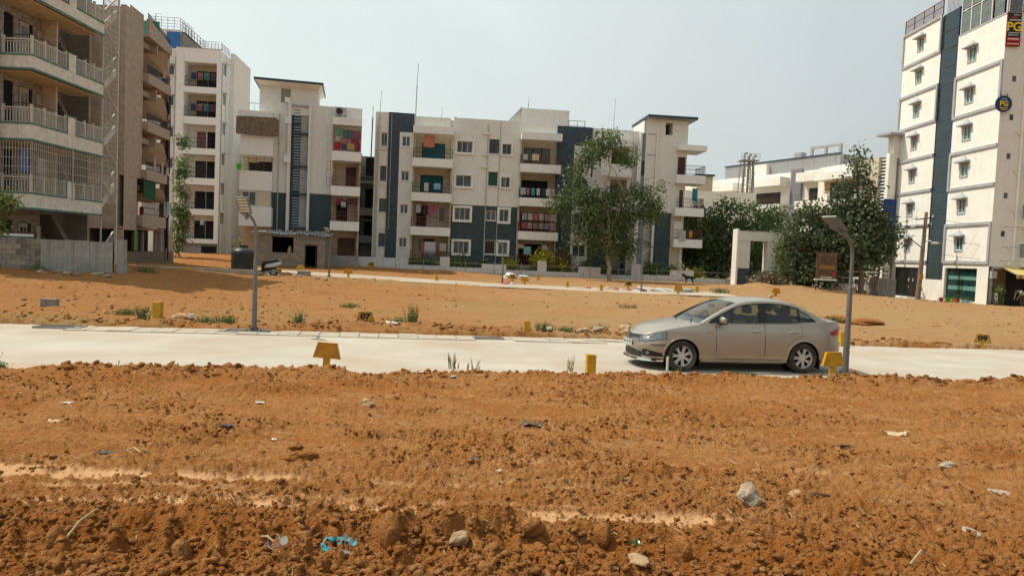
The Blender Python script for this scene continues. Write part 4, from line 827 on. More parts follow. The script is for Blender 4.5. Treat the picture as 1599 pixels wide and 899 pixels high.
H.bx('recess_band', SLATE, *[(4.3, 6.7, .02, .05, z, z+.08) for z in np.arange(3, 24, 1.53)]); H.bx('side_stripe', mat('deep_blue_stripe', (.015, .03, .14)), (6.6, 6.72, -.02, .4, 1.5, 24.5))
fr = []
for i, z in enumerate(LZ): fr.append((-1.85, 4.3, -.12, 0, z-.14, z+.10))
for i in (1, 3, 5, 6)[:0]: pass
H.bx('panel_frame', LGREY, *fr); H.bx('panel_frame', LGREY, *[(-1.85, -1.65, -.13, 0, z0+.1, z1-.14) for z0, z1 in zip(LZ[0:-1:2], LZ[1::2])], *[(4.12, 4.31, -.13, 0, z0+.1, z1-.14) for z0, z1 in zip(LZ[4:-1:2], LZ[5::2])])
H.bx('panel_frame', LGREY, *[(6.70, 12.55, -.12, 0, z-.14, z+.10) for z in RZ[:-1]]); H.bx('panel_frame', LGREY, *[(6.70, 6.92, -.13, 0, z0+.1, z1-.14) for z0, z1 in ((3.05, 6.12), (9.12, 12.1), (15.12, 18.45))], *[(12.33, 12.56, -.13, 0, z0+.1, z1-.14) for z0, z1 in ((3.05, 6.12), (15.12, 18.45))])
hood = MB(); hood.add([(-.25, 0, 0), (1.2, 0, 0), (.475, 0, .45), (-.25, -.42, -.04), (1.2, -.42, -.04)], [(0, 3, 2), (3, 4, 2), (4, 1, 2), (0, 1, 4, 3)]); hood.box(-.27, 1.22, -.44, -.0, -.13, -.04); hood_me = hood.mesh('window_hood', LGREY)
for (a, b, z0, z1) in wl+wr:
    window(H, a, b, z0, z1, 0, n=2, gm=TEALGL, sill=False, fw=.07, surm=LGREY, sur=.07 if False else 0)
    H.bx('window_surround', LGREY, (a-.09, a, -.03, -.002, z0-.1, z1), (b, b+.09, -.03, -.002, z0-.1, z1), (a, b, -.05, -.002, z0-.1, z0)); inst('window_hood', hood_me, H.r, (a-.02, 0, z1+.12+.9))
for (a, b, z0, z1, n) in ((-1.0, 3.75, -.22, 2.5, 3), (7.05, 11.2, -.1, 2.55, 3)):
    o = H.bx('shop_window', IRON, (a, a+.06, .2, .28, z0, z1), (b-.06, b, .2, .28, z0, z1), (a, b, .2, .28, z1-.06, z1))
    w = (b-a)/n
    for k in range(n): MB().box(a+w*k+.02, a+w*(k+1)-.02, .24, .26, z0, z1-.06).build('pane', mat('dark_shop_glass', (.012, .016, .016), rough=.12, var=.4) if a < 0 else mat('dark_green_shop_glass', (.012, .04, .038), rough=.12, var=.4), o)
    if a > 0: MB().box(a+.2, b-.1, .225, .238, .75, 1.1).box(a+.2, b-.1, .225, .238, 1.6, 1.9).build('frosted_band', mat('frosted_green_band', (.12, .27, .23)), o)
H.bx('door_sticker', WFRAME, (1.2, 1.32, .235, .239, 1.2, 1.5), (1.9, 2.0, .235, .239, 1.2, 1.5), (1.25, 1.3, .235, .239, .6, .8))
# side face: windows, pipes, balconies of the neighbour
for z in (16.8, 13.9, 10.95, 7.95, 5.02):
    window(H, 12.55-.0, 12.55+.42, z, z+.55, .68, n=1, rot=math.pi/2, sill=False, fm=WFRAME, fw=.06)
mb = MB(); mb.tube([(12.62, 1.75, 3.2), (12.62, 1.75, 22)], .09, 8); mb.tube([(12.62, 1.75, 3.2), (12.62, 1.3, 2.9)], .09, 8)
for z in (4.2, 7.2, 10.1, 13.1): mb.tube([(12.6, 1.3, z+.1), (12.64, 1.75, z-.3)], .05, 6)
H.b('drain_pipe', mb, TWHITE, smooth=True)
for z in (3.5, 6.5, 9.5): H.bx('balcony_slab', TWHITE, (12.4, 13.5, 2.3, 7, z-.7, z)); r_ = MB(); 
for z in (3.5, 6.5, 9.5, 12.5, 15.5):
    r_ = MB()
    for k in range(26): r_.box(13.44, 13.46, 2.3+k*.14, 2.32+k*.14, z, z+1.0)
    r_.box(13.43, 13.47, 2.3, 6, z+.98, z+1.03); r_.box(12.5, 13.47, 2.28, 2.31, z+.98, z+1.03)
    for k in range(7): r_.box(12.6+k*.13, 12.62+k*.13, 2.28, 2.31, z, z+1)
    H.b('railing', r_, IRON)
H.bx('entrance_wall', mat('brown_tile', (.12, .065, .03), var=.3), (12.42, 12.5, .45, 1.4, -.6, 2.6)); H.bx('entrance', DARKIN, (12.41, 12.45, 1.4, 8, -.6, 2.65)); H.bx('meter_box', LGREY, (12.56, 12.8, .1, .5, 1.85, 2.4)); H.bx('entrance_pillar', BEIGE, (12.5, 12.9, 4.6, 4.8, -.5, 2.2))
aw = thing('awning', 'yellow striped awning over the dark entrance at the right edge', 'awning', H.world(12.6, 1.0, 2.75), 0)
cv = MB(); y_ = .0; cv.add([(0, 0, 0), (6, 0, 0), (6, -1.6, -.55), (.0, -1.6, -.55)], [(0, 1, 2, 3)]); cv.build('canopy_cloth', mat('yellow_awning_cloth', (.55, .43, .16), var=.12), aw); sv = MB()
for k in range(30): sv.add([(k*.2, -1.6, -.55), (k*.2+.2, -1.6, -.55), (k*.2+.2, -1.6, -.80), (k*.2+.1, -1.61, -.86), (k*.2, -1.6, -.80)], [(0, 1, 2, 3, 4)], k % 2)
sv.build('scalloped_edge', [mat('yellow_awning_cloth', (.50, .38, .13)), mat('dark_awning_stripe', (.22, .17, .06))], aw); MB().bar((0, 0, -.05), (0, -1.6, -.56), .05).bar((6, 0, -.05), (6, -1.6, -.56), .05).build('frame', STEEL, aw)
# roof: railing left, glazed room right
mb = MB()
for k in range(44): x = -1.7+k*.14; mb.box(x-.012, x+.012, .0, .024, 24.6, 25.9)
for z in (25.88, 25.3): mb.box(-1.75, 4.3, -.01, .03, z, z+.05)
for x in (-1.72, -.2, 1.3, 2.8, 4.28): mb.box(x-.03, x+.03, -.01, .05, 24.6, 25.95)
H.b('roof_railing', mb, RUST); mb = MB()
for k in range(14): x = 4.4+k*.18; mb.box(x-.012, x+.012, .3, .324, 24.5, 26.2)
mb.box(4.3, 6.9, .29, .33, 26.15, 26.2); H.b('roof_railing', mb, RUST)
H.bx('glass_room_sill', LGREY, (6.85, 12.6, -.03, .2, 21.92, 22.06)); gp = H.bx('glass_room_frame', WFRAME, *[(x-.05, x+.05, .0, .08, 22.06, 26.5) for x in (6.95, 8.2, 9.45, 10.75, 12.5)], *[(6.9, 12.55, .01, .07, z, z+.07) for z in (23.9, 25.9)])
pn = MB().box(0, 1.1, .03, .05, 0, 1.72).mesh('pane', mat('grey_green_roof_glass', (.14, .17, .16), rough=.15, var=.35))
for x in (7.02, 8.28, 9.55, 10.85):
    for z in (22.1, 24.05): inst('pane', pn, gp, (x+.02 if x < 10.5 else x+.2, 0, z))
H.bx('glass_room_core', mat('dim_roof_room', (.10, .12, .12)), (6.95, 12.5, .4, 6, 22, 26.4)); H.bx('glass_room_side', mat('grey_side_glass', (.12, .15, .16), rough=.2, var=.4), (12.52, 12.56, .1, 6, 22.0, 26.4)); H.bx('glass_room_side_frame', WFRAME, *[(12.55, 12.6, y, y+.06, 22, 26.4) for y in (.1, 1.1, 2.1)], (12.55, 12.6, .1, 6, 21.95, 22.03))
# signs on the side
def txt(name, s, size, m, parent, loc, rot=(math.pi/2, 0, 0), ext=.01, align='CENTER', sx=1, bold=.0):
    c = bpy.data.curves.new(name, 'FONT'); c.body = s; c.size = size; c.extrude = ext; c.align_x = align; c.align_y = 'CENTER'; c.offset = bold
    o = bpy.data.objects.new(name, c); dg = bpy.context.evaluated_depsgraph_get(); COL.objects.link(o); dg.update()
    me = bpy.data.meshes.new_from_object(o.evaluated_get(dg)); bpy.data.objects.remove(o); me.materials.clear(); me.materials.append(m)
    o = bpy.data.objects.new(name, me); COL.objects.link(o); o.parent = parent; o.location = loc; o.rotation_euler = rot; o.scale = (sx, 1, 1); return o
YT = mat('yellow_letters', (.72, .52, .03), var=.05, rough=.5); WT = mat('white_letters', (.7, .7, .68), var=.05); BT = mat('black_letters', (.01, .01, .01), var=.05); RT = mat('red_print', (.42, .03, .03), var=.1)
# sign faces the camera side (-Y), hung on the side wall at Y ~ 54.4
s1 = thing('banner_sign', 'tall black and red banner reading PG high on the right side of the white tower', 'sign', (36.62, 54.25, 19.45), rad(0))
MB().box(0, 1.06, 0, .08, 0, 2.5).build('board', mat('black_banner', (.02, .02, .022), rough=.6), s1); MB().box(-.02, 1.08, -.012, -.002, .05, .30).box(-.02, 1.08, -.012, -.002, .38, .66).box(.3, .72, -.012, -.002, 2.08, 2.18).box(-.04, .03, -.012, -.002, .0, 2.5).build('red_band', RT, s1)
txt('lettering', 'PG', .92, YT, s1, (.54, -.02, 1.42), bold=.02, sx=1.0); 
txt('lettering', '88888 88888', .17, WT, s1, (.53, -.03, .52), sx=.85) if False else None
prt = MB()
for z, x0, x1, h in ((.14, .1, .95, .07), (.49, .1, .95, .09), (.80, .12, .9, .06), (.96, .15, .95, .06), (1.9, .15, .98, .10), (2.3, .45, .9, .06)):
    x = x0
    while x < x1: w = random.uniform(.03, .07); prt.box(x, x+w, -.025, -.013, z, z+h*random.uniform(.7, 1)); x += w+random.uniform(.015, .03)
prt.build('small_print', WT, s1)
s2 = thing('round_sign', 'round blue sign reading PG on the right side of the white tower', 'sign', (36.75, 54.2, 14.6+.5), rad(0))
MB().tube([(0, .06, 0), (0, -.04, 0)], .62, 28).build('disc', mat('navy_sign_disc', (.012, .03, .10), rough=.4), s2); MB().bar((-.25, 0, .55), (-.25, 0, .8), .04).bar((.25, 0, .55), (.25, 0, .8), .04).build('hanger', IRON, s2); txt('lettering', 'PG', .56, YT, s2, (0, -.055, .0), bold=.012, sx=.95)
prt = MB(); prt.box(-.2, .2, -.052, -.042, .33, .41); pr2 = MB().box(-.3, .3, -.052, -.042, -.34, -.29).box(-.22, .22, -.052, -.042, -.46, -.42); prt.build('small_print', mat('light_blue_print', (.2, .4, .6)), s2); pr2.build('underline', YT, s2)
# ================= G / far row =================
# row of white balcony blocks behind the trees on the right, runs away from the camera
G = Bld('apartment_row', 'white apartment row with boxy balconies and grey rooftop sheeting behind the trees', 'building', 25.3, 108, -62, .0)
def gpx(): pass
G.bx('wall', TWHITE, (0, 40, 0, 12, -1, 14.0)); G.bx('roof_sheet_wall', mat('grey_corrugated_sheet', (.30, .30, .31), streak=.5, var=.15), (8, 26.5, .8, 1.0, 14.0, 15.8), (26.5, 26.7, .8, 12, 14.0, 15.8)); G.bx('sheet_wall_cap', NAVY, (7.9, 26.7, .7, 1.1, 15.8, 15.95))
G.bx('dark_strip', mat('grey_stair_panel', (.20, .20, .22)), (20.6, 22.2, -.4, 0, -1, 14.3))
for i, (a, b, zt) in enumerate(((1, 5, 13.9), (7.5, 12, 14.0), (14, 20, 14.2), (22.4, 28.5, 14.4), (29.5, 35, 14.4))):
    G.bx('balcony_canopy', TWHITE, (a, b, -1.6, 0, zt-1.9, zt-.8))
    for k in range(4):
        z = zt-5.2-3.1*k; G.bx('balcony_slab', TWHITE, (a, b, -1.6, 0, z, z+.95)); railing(G, a+.1, b-.1, z+.95, .8, -1.55, RUST, step=.25)
        G.bx('balcony_door', DIMIN, (a+.8, b-1.2, -.06, -.003, z+.4, z+2.6)); 
for x in (12.8, 21, 36.5):
    for k in range(4): window(G, x, x+.9, 2.0+3.1*k, 3.4+3.1*k, 0, n=2, sill=False)
G.bx('stair_head', TWHITE, (12.5, 16, .2, .78, 14.0, 15.5)); G.bx('roof_tank_frame', LGREY, (20.5, 25, 3, 3.3, 17.2, 17.5), (20.5, 20.8, 3, 3.3, 14, 17.2), (22.6, 22.9, 3, 3.3, 14, 17.2), (24.7, 25, 3, 3.3, 14, 17.2), (18, 19.1, 3, 4, 14, 17.0))
# white louvred strip building right beside the tower
K = Bld('apartment_block', 'white block with a vertical louvred strip squeezed between the big tree and the tall tower', 'building', 33.2, 78, -75, -.6)
K.bx('wall', TWHITE, (0, 7.2, 0, 9, -1.2, 13.0)); K.bx('side_wall', BEIGE, (7.2, 9.0, -.3, 8, -1.2, 13.1)); K.bx('balcony_canopy', TWHITE, (1.0, 6.6, -1.3, 0, 11.4, 12.2)); K.bx('balcony_ceiling', OCHRE, (1.0, 6.6, -.05, -.003, 10.2, 11.39))
for z in (9.2, 6.1, 3.0): K.bx('balcony_slab', TWHITE, (1.0, 6.6, -1.3, 0, z-.8, z)); K.bx('balcony_door', DIMIN, (2, 5.5, -.06, -.004, z, z+2.0))
K.bx('louvre_back', SLATE, (9.0, 9.9, .1, .3, -1, 13.0)); K.bx('louvre_post', TWHITE, (9.9, 10.3, -.3, .6, -1.2, 13.3)); 
lvk = MB().box(0, .9, -.05, .05, 0, .13).mesh('louvre_blade', WFRAME)
for i in range(42): inst('louvre_blade', lvk, K.r, (9.0, 0, -.4+i*.32+.6), (rad(-25), 0, 0))
K.bx('roof_slab', LGREY, (9.0, 10.9, -.9, 1, 15.0, 15.2)); K.bx('stair_block', TWHITE, (9.5, 10.25, .2, 1, 12.9, 15.0))
o = thing('billboard', 'plain dark blue board showing beside the left edge of the tall tower', 'sign', (35.0, 66.5, 5.2)); MB().box(-.45, .75, 0, .08, 0, 3.6).build('board', mat('dark_blue_board', (.02, .05, .20)), o); MB().box(-.5, .8, .02, .07, -.12, -.002).bar((0, .15, -6), (0, .15, 0), .1).build('frame', STEEL, o)
# telecom platform on a roof
o = thing('telecom_mast', 'lattice telecom mast with three curved vents and a railed platform above the far white roofs', 'mast', (27.2, 84, 10.6)); o.scale = (.9, .9, .9)
mb = MB()
for x, y in ((-.8, -.8), (.8, -.8), (.8, .8), (-.8, .8)): mb.bar((x, y, 0), (x*.8, y*.8, 4.1), .10)
for k in range(3): z = k*1.25; mb.bar((-.8, -.8, z), (.8, -.8, z+1.2), .07); mb.bar((.8, -.8, z), (-.8, -.8, z+1.2), .07); mb.bar((-.8, -.8, z), (.8, -.8, z), .07)
mb.build('lattice', STEEL, o); mb = MB(); mb.box(-1.1, 1.3, -1.0, 1.0, 4.1, 4.2)
rail3(mb, (-1.1, -1.0, 4.2), (1.3, -1.0, 4.2), .8, 6, 2, .04); mb.build('platform', LGREY, o)
for x, h in ((-.4, 4.9), (.2, 4.7), (.8, 4.6)): MB().tube([(x, 0, 0), (x, 0, h), (x+.1, 0, h+.22), (x+.35, 0, h+.32)], .15, 8).build('vent_pipe', CONC if x > -.5 else LGREY, o, smooth=True)
# small blue-roofed house corner beyond E
o = Bld('apartment_building', 'low white building peeping out right of the stair tower balcony', 'building', 21.5, 90, 0, 0); o.bx('wall', TWHITE, (0, 9, 0, 6, 0, 11.2)); o.bx('roof_slab', NAVY, (1.2, 3.6, -.3, 3, 13.1, 13.3)); o.bx('roof_room', BEIGE, (1.4, 3.4, 0, 3, 11.2, 13.1))
# ================= shed, walls, tank =================
SZ = gz(-17.3, 54.5)-.05
sh = thing('block_shed', 'small grey concrete block shed with a corrugated sheet roof and open doorway', 'shed', (-19.9, 54.5, SZ), rad(7))
bl = MB().box(.006, .394, 0, .2, .006, .194).mesh('block', BLOCKM); bl2 = MB().box(.006, .394, 0, .2, .006, .194).mesh('block', BLOCKM2); bh = MB().box(.006, .194, 0, .2, .006, .194).mesh('block', BLOCKM)
bcache = {}
def shed_block(x0_, x1_, z_):
    w = round(x1_-x0_, 2); k = (w, random.random() < .25)
    if k not in bcache: bcache[k] = MB().box(.006, w-.006, 0, .2, .006, .194).mesh('block', BLOCKM2 if k[1] else BLOCKM)
    inst('block', bcache[k], sh, (x0_, random.uniform(-.004, .004), z_))
for r in range(13):
    z = r*.2; runs = [(0, 5.2)]
    if 1.1 < z+.1 < 2.5: runs = [(0, 1.2), (2.8, 5.2)]
    if z+.1 < 1.9: runs = [q for a_, b_ in runs for q in ([(a_, 3.68), (4.64, b_)] if a_ < 3.7 < b_ else [(a_, b_)])]
    for a_, b_ in runs:
        x = a_; first = True
        while x < b_-.03:
            w = min(.2 if (first and r % 2) else .4, b_-x)
            if b_-x-w < .08: w = b_-x
            shed_block(x, x+w, z); x += w; first = False
MB().box(.01, 5.19, .03, .19, 0, 1.15).box(.01, 1.19, .03, .19, 1.15, 2.6).box(2.8, 3.7, .03, .19, 0, 2.6).build('mortar', CONC, sh) if False else MB().box(.01, 3.68, .02, .19, 0, 1.13).box(.01, 1.18, .02, .19, 1.13, 2.59).box(2.82, 3.68, .02, .19, 1.13, 2.59).box(4.62, 5.18, .02, .19, 0, 2.59).box(3.68, 4.62, .02, .19, 1.9, 2.59).build('mortar', CONC, sh)
MB().box(0, .2, .21, 3.2, 0, 2.6).box(5.0, 5.2, .21, 3.2, 0, 2.6).box(.2, 5.0, 3.0, 3.2, 0, 2.6).build('side_wall', BLOCKM, sh); MB().box(.2, 5.0, 2.9, 2.98, 0, 2.6).box(.22, 4.98, .25, 2.9, 2.5, 2.55).box(.21,.25,.25,2.9,0,2.5).box(4.95,4.99,.25,2.9,0,2.5).build('dark_inside', DARKIN, sh)
MB().box(3.69, 3.75, -.03, .1, 0, 1.88).box(4.57, 4.63, -.03, .1, 0, 1.88).box(3.75, 4.57, -.03, .1, 1.82, 1.88).build('door_frame', MAROON, sh); MB().box(3.4, 3.45, .2, 1.0, 0, 1.8).build('door_leaf', MAROON, sh, loc=(1.05, 0, 0))
mb = MB(); n = 46
rows = [[(-.35+5.95*i/(n*2), yy, 2.66+.035*math.sin(i*math.pi/2)+(yy+.4)*.07-(.0) + .06*math.sin(i*.13)) for i in range(n*2+1)] for yy in (-.4, 1.3, 3.4)]
mb.grid(rows); mb.build('sheet_roof', mat('blue_grey_corrugated_sheet', (.28, .34, .40), rough=.4, metal=.4, var=.6, scale=1.3, dirt=(.55, .58, .6), dirtamt=.8), sh, smooth=False)
for i, x in enumerate((.7, 1.35, 2.25, 3.0, 3.5, 4.35, 4.8)):
    o = inst('loose_block', bl, None, (0, 0, 0)); p = sh.matrix_world if False else None
    a = rad(7); xx, yy = x, .1+.5*(i % 3 == 1); o.location = (-19.9+xx*math.cos(a)-yy*math.sin(a), 54.5+xx*math.sin(a)+yy*math.cos(a), SZ+2.76+yy*.06); o.rotation_euler = (0, 0, a+random.uniform(-.15, .15))
    tag(o, ('grey block weighing down the sheet roof of the shed, ' + ['leftmost of the row', 'second from the left', 'middle left above the window', 'above the right window edge', 'between window and doorway', 'second from the right', 'rightmost of the row'][i]), 'block', 'blocks on the shed roof')
o = thing('sack', 'tan sack standing in the dark shed window opening', 'sack', (-17.45, 54.95, SZ+1.18)); MB().tube([(0, 0, 0), (0, 0, .25), (.02, 0, .48)], [.13, .15, .09], 9).build('body', fab('tan_sack_cloth', (.40, .30, .18)), o, smooth=True); MB().tube([(.02, 0, .47), (.03, 0, .55)], [.05, .07], 8).build('neck', fab('tan_sack_cloth', (.40, .30, .18)), o, smooth=True)
# water tank
tz = gz(-15.5, 38.6)
o = thing('water_tank', 'black ribbed plastic water tank on the ground left of the parked scooter', 'tank', (-15.0, 39.2, tz-.05)); o.scale = (.92, .92, .88)
pr = []; z = 0; R0 = .68
prof = [(R0, 0)]
for k in range(8): z = .1+k*.17; prof += [(R0, z), (R0+.025, z+.03), (R0+.025, z+.09), (R0, z+.12)]
prof += [(R0, 1.46), (R0-.04, 1.54), (R0-.2, 1.66), (.24, 1.74), (.24, 1.8), (.0, 1.82)]
mb = MB(); mb.grid([[(r*math.cos(a), r*math.sin(a), z) for a in np.linspace(0, 2*math.pi, 33)[:-1]] for r, z in prof], close=True)
mb.build('tank_body', mat('black_green_plastic', (.018, .026, .024), rough=.45, var=.3, dirt=(.15, .11, .08), dirtamt=.25), o, smooth=True); MB().tube([(0, 0, 1.80), (0, 0, 1.87)], .26, 16).build('lid', mat('black_lid', (.02, .022, .022)), o)
# block wall + metal sheet fence on the left
wz = .50
bw = thing('block_wall', 'low wall of bare grey cement blocks at the left edge', 'wall', (-22.6, 29.6, wz-.3), rad(3))
b3 = [MB().box(.006, .384, 0, .2, .006, .219).mesh('block', m_) for m_ in (BLOCKM, BLOCKM2, mat('dark_cement_block', (.17, .16, .14), var=.3, bump=.6))]
for r in range(8):
    for i in range(8):
        x = i*.39+(.195 if r % 2 else 0)-.1
        if r == 1 and i >= 7: continue
        inst('block', random.choice(b3), bw, (x, random.uniform(-.015, .015), r*.225), (0, 0, random.uniform(-.01, .01)))
MB().box(-.05, 3.0, .02, .19, 0, 1.78).build('mortar', CONC, bw)
SHEET = mat('weathered_metal_sheet', (.33, .34, .32), rough=.6, metal=.1, streak=.75, var=.25, dirt=(.32, .25, .18), dirtamt=.35)
fz = .62
sf = thing('sheet_fence', 'weathered grey corrugated metal sheet fence in front of the cream block', 'fence', (-19.75, 29.45, fz-.25), math.atan2(1.45, 2.7+.0))
sf.rotation_euler.z = rad(14)
def sheet_mesh(w, h, n, amp=.02):
    mb = MB(); xs_ = np.linspace(0, w, n*4+1); prof = [0, 0, 1, 1]
    mb.grid([[(x, amp*prof[i % 4], z) for i, x in enumerate(xs_)] for z in (0, h)]); nv = len(mb.v); mb.add([(x, y+.004, z) for x, y, z in mb.v], [f[::-1] for f in mb.f]); return mb.mesh('metal_sheet', SHEET, fix=False)
s_me = sheet_mesh(.92, 1.62, 5)
for i in range(3): inst('metal_sheet', s_me, sf, (i*.90, -.012*(i % 2), .0+random.uniform(-.02, .02)), (random.uniform(-.015, .015), 0, 0))
MB().bar((0, .06, .4), (2.7, .06, .4), .05).bar((0, .06, 1.3), (2.7, .06, 1.3), .05).bar((.02, .08, 0), (.02, .08, 1.6), .07).bar((1.35, .08, 0), (1.35, .08, 1.6), .07).bar((2.7, .08, 0), (2.7, .08, 1.6), .07).build('frame', IRON, sf)
sp = thing('sheet_fence', 'narrow single upright metal sheet standing right of the grey sheet fence', 'fence', (-17.02, 30.25, fz-.2), rad(14)); inst('metal_sheet', sheet_mesh(.40, 1.68, 2), sp, (0, 0, 0)); MB().bar((.02, .06, 0), (.02, .06, 1.6), .05).build('frame', IRON, sp)
gt = thing('metal_gate', 'dark maroon barred gate behind the block wall at the left edge', 'gate', (-22.9, 30.3, 1.2), rad(3)); MB().box(0, 2.3, 0, .05, 1.0, 1.08).box(2.22, 2.3, 0, .05, 0, 1.0).box(0, .08, 0, .05, 0, 1.0).box(0, 2.3, 0, .05, .55, .60).build('frame', MAROON, gt)
for k in range(5): MB().box(.1, 2.2, .01, .03, .62+k*.075, .655+k*.075).build('bar', LGREY, gt)
MB().box(.1, 2.2, -.02, .01, .78+.1, .98).build('white_panel', WHITE, gt)
# zinc sheets left of the tower
zf = thing('sheet_fence', 'grey upright sheet fence between the white hatchback and the tall tower', 'fence', (31.7, 62.6, -.85), rad(-4)); zs = sheet_mesh(.78, 2.3, 5, .03)
for i in range(3): inst('metal_sheet', zs, zf, (i*.76, 0, random.uniform(-.05, .05)))
MB().bar((0, .08, 2.0), (2.25, .08, 2.0), .07).bar((0, .08, .5), (2.25, .08, .5), .07).bar((.05, .08, 0), (.05, .08, 2.2), .06).build('frame', IRON, zf)
cs = thing('carport_roof', 'thin flat white sheet roof over the white hatchback', 'roof', (27.9, 62.3, 1.85), rad(-8)); MB().box(0, 4.4, -1.5, .8, 0, .08).build('roof_sheet', TWHITE, cs); MB().bar((.1, -1.4, -2.6), (.1, -1.4, 0), .08).bar((4.3, .7, -2.6), (4.3, .7, 0), .08).build('post', STEEL, cs)
# compound wall in front of E
PW = Bld('compound_wall', 'low white compound wall with taller stub sections in front of the middle block', 'wall', -11.5, 60.5, 6, .35)
wm = mat('lilac_white_wall_paint', (.56, .55, .55), streak=.45, var=.12)
def wz_(s): return .98-.014*s
for a, b, h in ((-4.2, 1.42, .46), (1.42, 2.46, .46), (2.46, 5.2, 0), (5.2, 6.05, .82), (6.05, 8.83, 0), (8.83, 10.98, .40), (10.98, 13.75, .0), (13.75, 14.55, .95), (14.55, 17.4, .05), (17.4, 19.4, .62), (19.4, 22.2, .05), (22.2, 23.05, 1.1), (23.05, 25.75, .22), (25.75, 27.95, .75), (27.95, 34.2, .2), (34.2, 35.4, .95), (35.4, 36.6, .25)):
    zt = wz_((a+b)/2)+h; PW.bx('wall_section', wm, (a, b, 0, .2, -.3, zt), (a-.002, b+.002, -.02, -.001, wz_(a)-.02+.05, wz_(a)+.0+.06) if False else (a, b, -.0, .0, zt, zt))
mb = MB(); mb.box(-4.2, 36.0, .09, .12, 1.24, 1.27)
for x in (-2.5, 1.42, 3.8, 7.4, 9.93, 12.3, 16, 18.4, 21, 24.5, 26.9, 31): mb.box(x-.02, x+.02, -.04, -.02, -.2, 1.5)
PW.b('pipe_rail', mb, STEEL)
# gate arch
GA = Bld('gate_arch', 'grey and white concrete gate arch with slate bases in front of the green trees', 'gate arch', 19.55, 61.5, 0, .2)
GA.bx('pillar', CREAM, (0, 1.05, 0, 1.1, 1.8, 4.2)); GA.bx('pillar', CREAM, (2.55, 3.5, 0, 1.1, 1.6, 4.2)); GA.bx('pillar_base', NAVY, (-.003, 1.053, -.003, 1.1, -.2, 1.8)); GA.bx('pillar_base', NAVY, (2.547, 3.503, -.003, 1.1, -.4, 1.6))
GA.bx('beam', CREAM, (.02, 6.5, -.06, 1.05, 4.2, 5.0)); GA.bx('end_fin', TWHITE, (-.16, .0, -.1, 1.15, .0, 5.2)); GA.bx('beam_cap', LGREY, (0.001, 6.5, -.09, 1.1, 5.0, 5.06))
# advertising board on posts
bd = thing('notice_board', 'faded brown printed hoarding on two rusty posts in front of the trees on the right', 'sign', (23.35, 54.3, gz(23.9, 54.3)-.05), rad(4))
MB().box(.05, 1.62, 0, .06, 1.1, 3.15).build('board', mat('faded_print_board', (.15, .095, .055), var=.7, scale=5, streak=.4), bd); MB().box(0, .06, -.03, .05, 0, 3.2).box(1.56, 1.63, .07, .12, 0, 3.1).build('post', RUST, bd); MB().box(-.1, 1.66, -.08, .1, 1.0, 1.1).build('ledge', WHITE, bd)
MB().box(.2, 1.35, -.012, -.002, 2.02, 2.10).box(.2, 1.55, -.012, -.002, 1.88, 1.97).box(.18, .28, -.012, -.002, 2.85, 2.95).build('orange_stripe', mat('orange_print', (.38, .17, .03)), bd); MB().box(1.3, 1.5, -.012, -.002, 1.35, 1.7).build('red_patch', RT, bd); MB().box(.35, 1.3, -.012, -.002, 1.18, 1.28).build('pale_strip', BEIGE, bd)
prt = MB()
for z in (2.75, 2.5, 2.3, 1.7, 1.5):
    x = .25
    while x < 1.4: w = random.uniform(.05, .14); prt.box(x, x+w, -.01, -.002, z, z+.07); x += w+.04
prt.build('small_print', mat('dark_print', (.05, .035, .03), var=.4), bd)
# kerb wall low at left beyond tank
kz = thing('kerb_wall', 'low pale cement kerb wall with yellow patches in front of the brown block', 'wall', (-20.1, 37.2, .42), rad(8)); MB().box(-1.6, 6.4, 0, .25, -.2, .34).build('kerb', mat('pale_cement_kerb', (.36, .32, .25), streak=.4, var=.25), kz); MB().box(2.55, 3.1, -.006, -.001, .08, .33).box(-.6,-.35,-.006,-.001,.0,.33).build('yellow_patch', YEL, kz)
# ---------------------------------------------------------------- vegetation
def leaf_mat(name, c1, c2, tr=.35):
    m = bpy.data.materials.new(name); m.use_nodes = True; t = m.node_tree; N = t.nodes; l = t.links.new; N.remove(N['Principled BSDF'])
    a = N.new('ShaderNodeAttribute'); a.attribute_name = 'tone'; mx = N.new('ShaderNodeMix'); mx.data_type = 'RGBA'; l(a.outputs['Fac'], mx.inputs[0]); mx.inputs[6].default_value = (*c1, 1); mx.inputs[7].default_value = (*c2, 1)
    d = N.new('ShaderNodeBsdfDiffuse'); tl = N.new('ShaderNodeBsdfTranslucent'); g = N.new('ShaderNodeBsdfGlossy'); g.inputs['Roughness'].default_value = .45; g.inputs[0].default_value = (.6, .6, .6, 1)
    s = N.new('ShaderNodeMixShader'); s.inputs[0].default_value = tr; s2 = N.new('ShaderNodeMixShader'); s2.inputs[0].default_value = .05
    l(mx.outputs[2], d.inputs[0]); l(mx.outputs[2], tl.inputs[0]); l(d.outputs[0], s.inputs[1]); l(tl.outputs[0], s.inputs[2]); l(s.outputs[0], s2.inputs[1]); l(g.outputs[0], s2.inputs[2]); l(s2.outputs[0], N['Material Output'].inputs[0]); return m
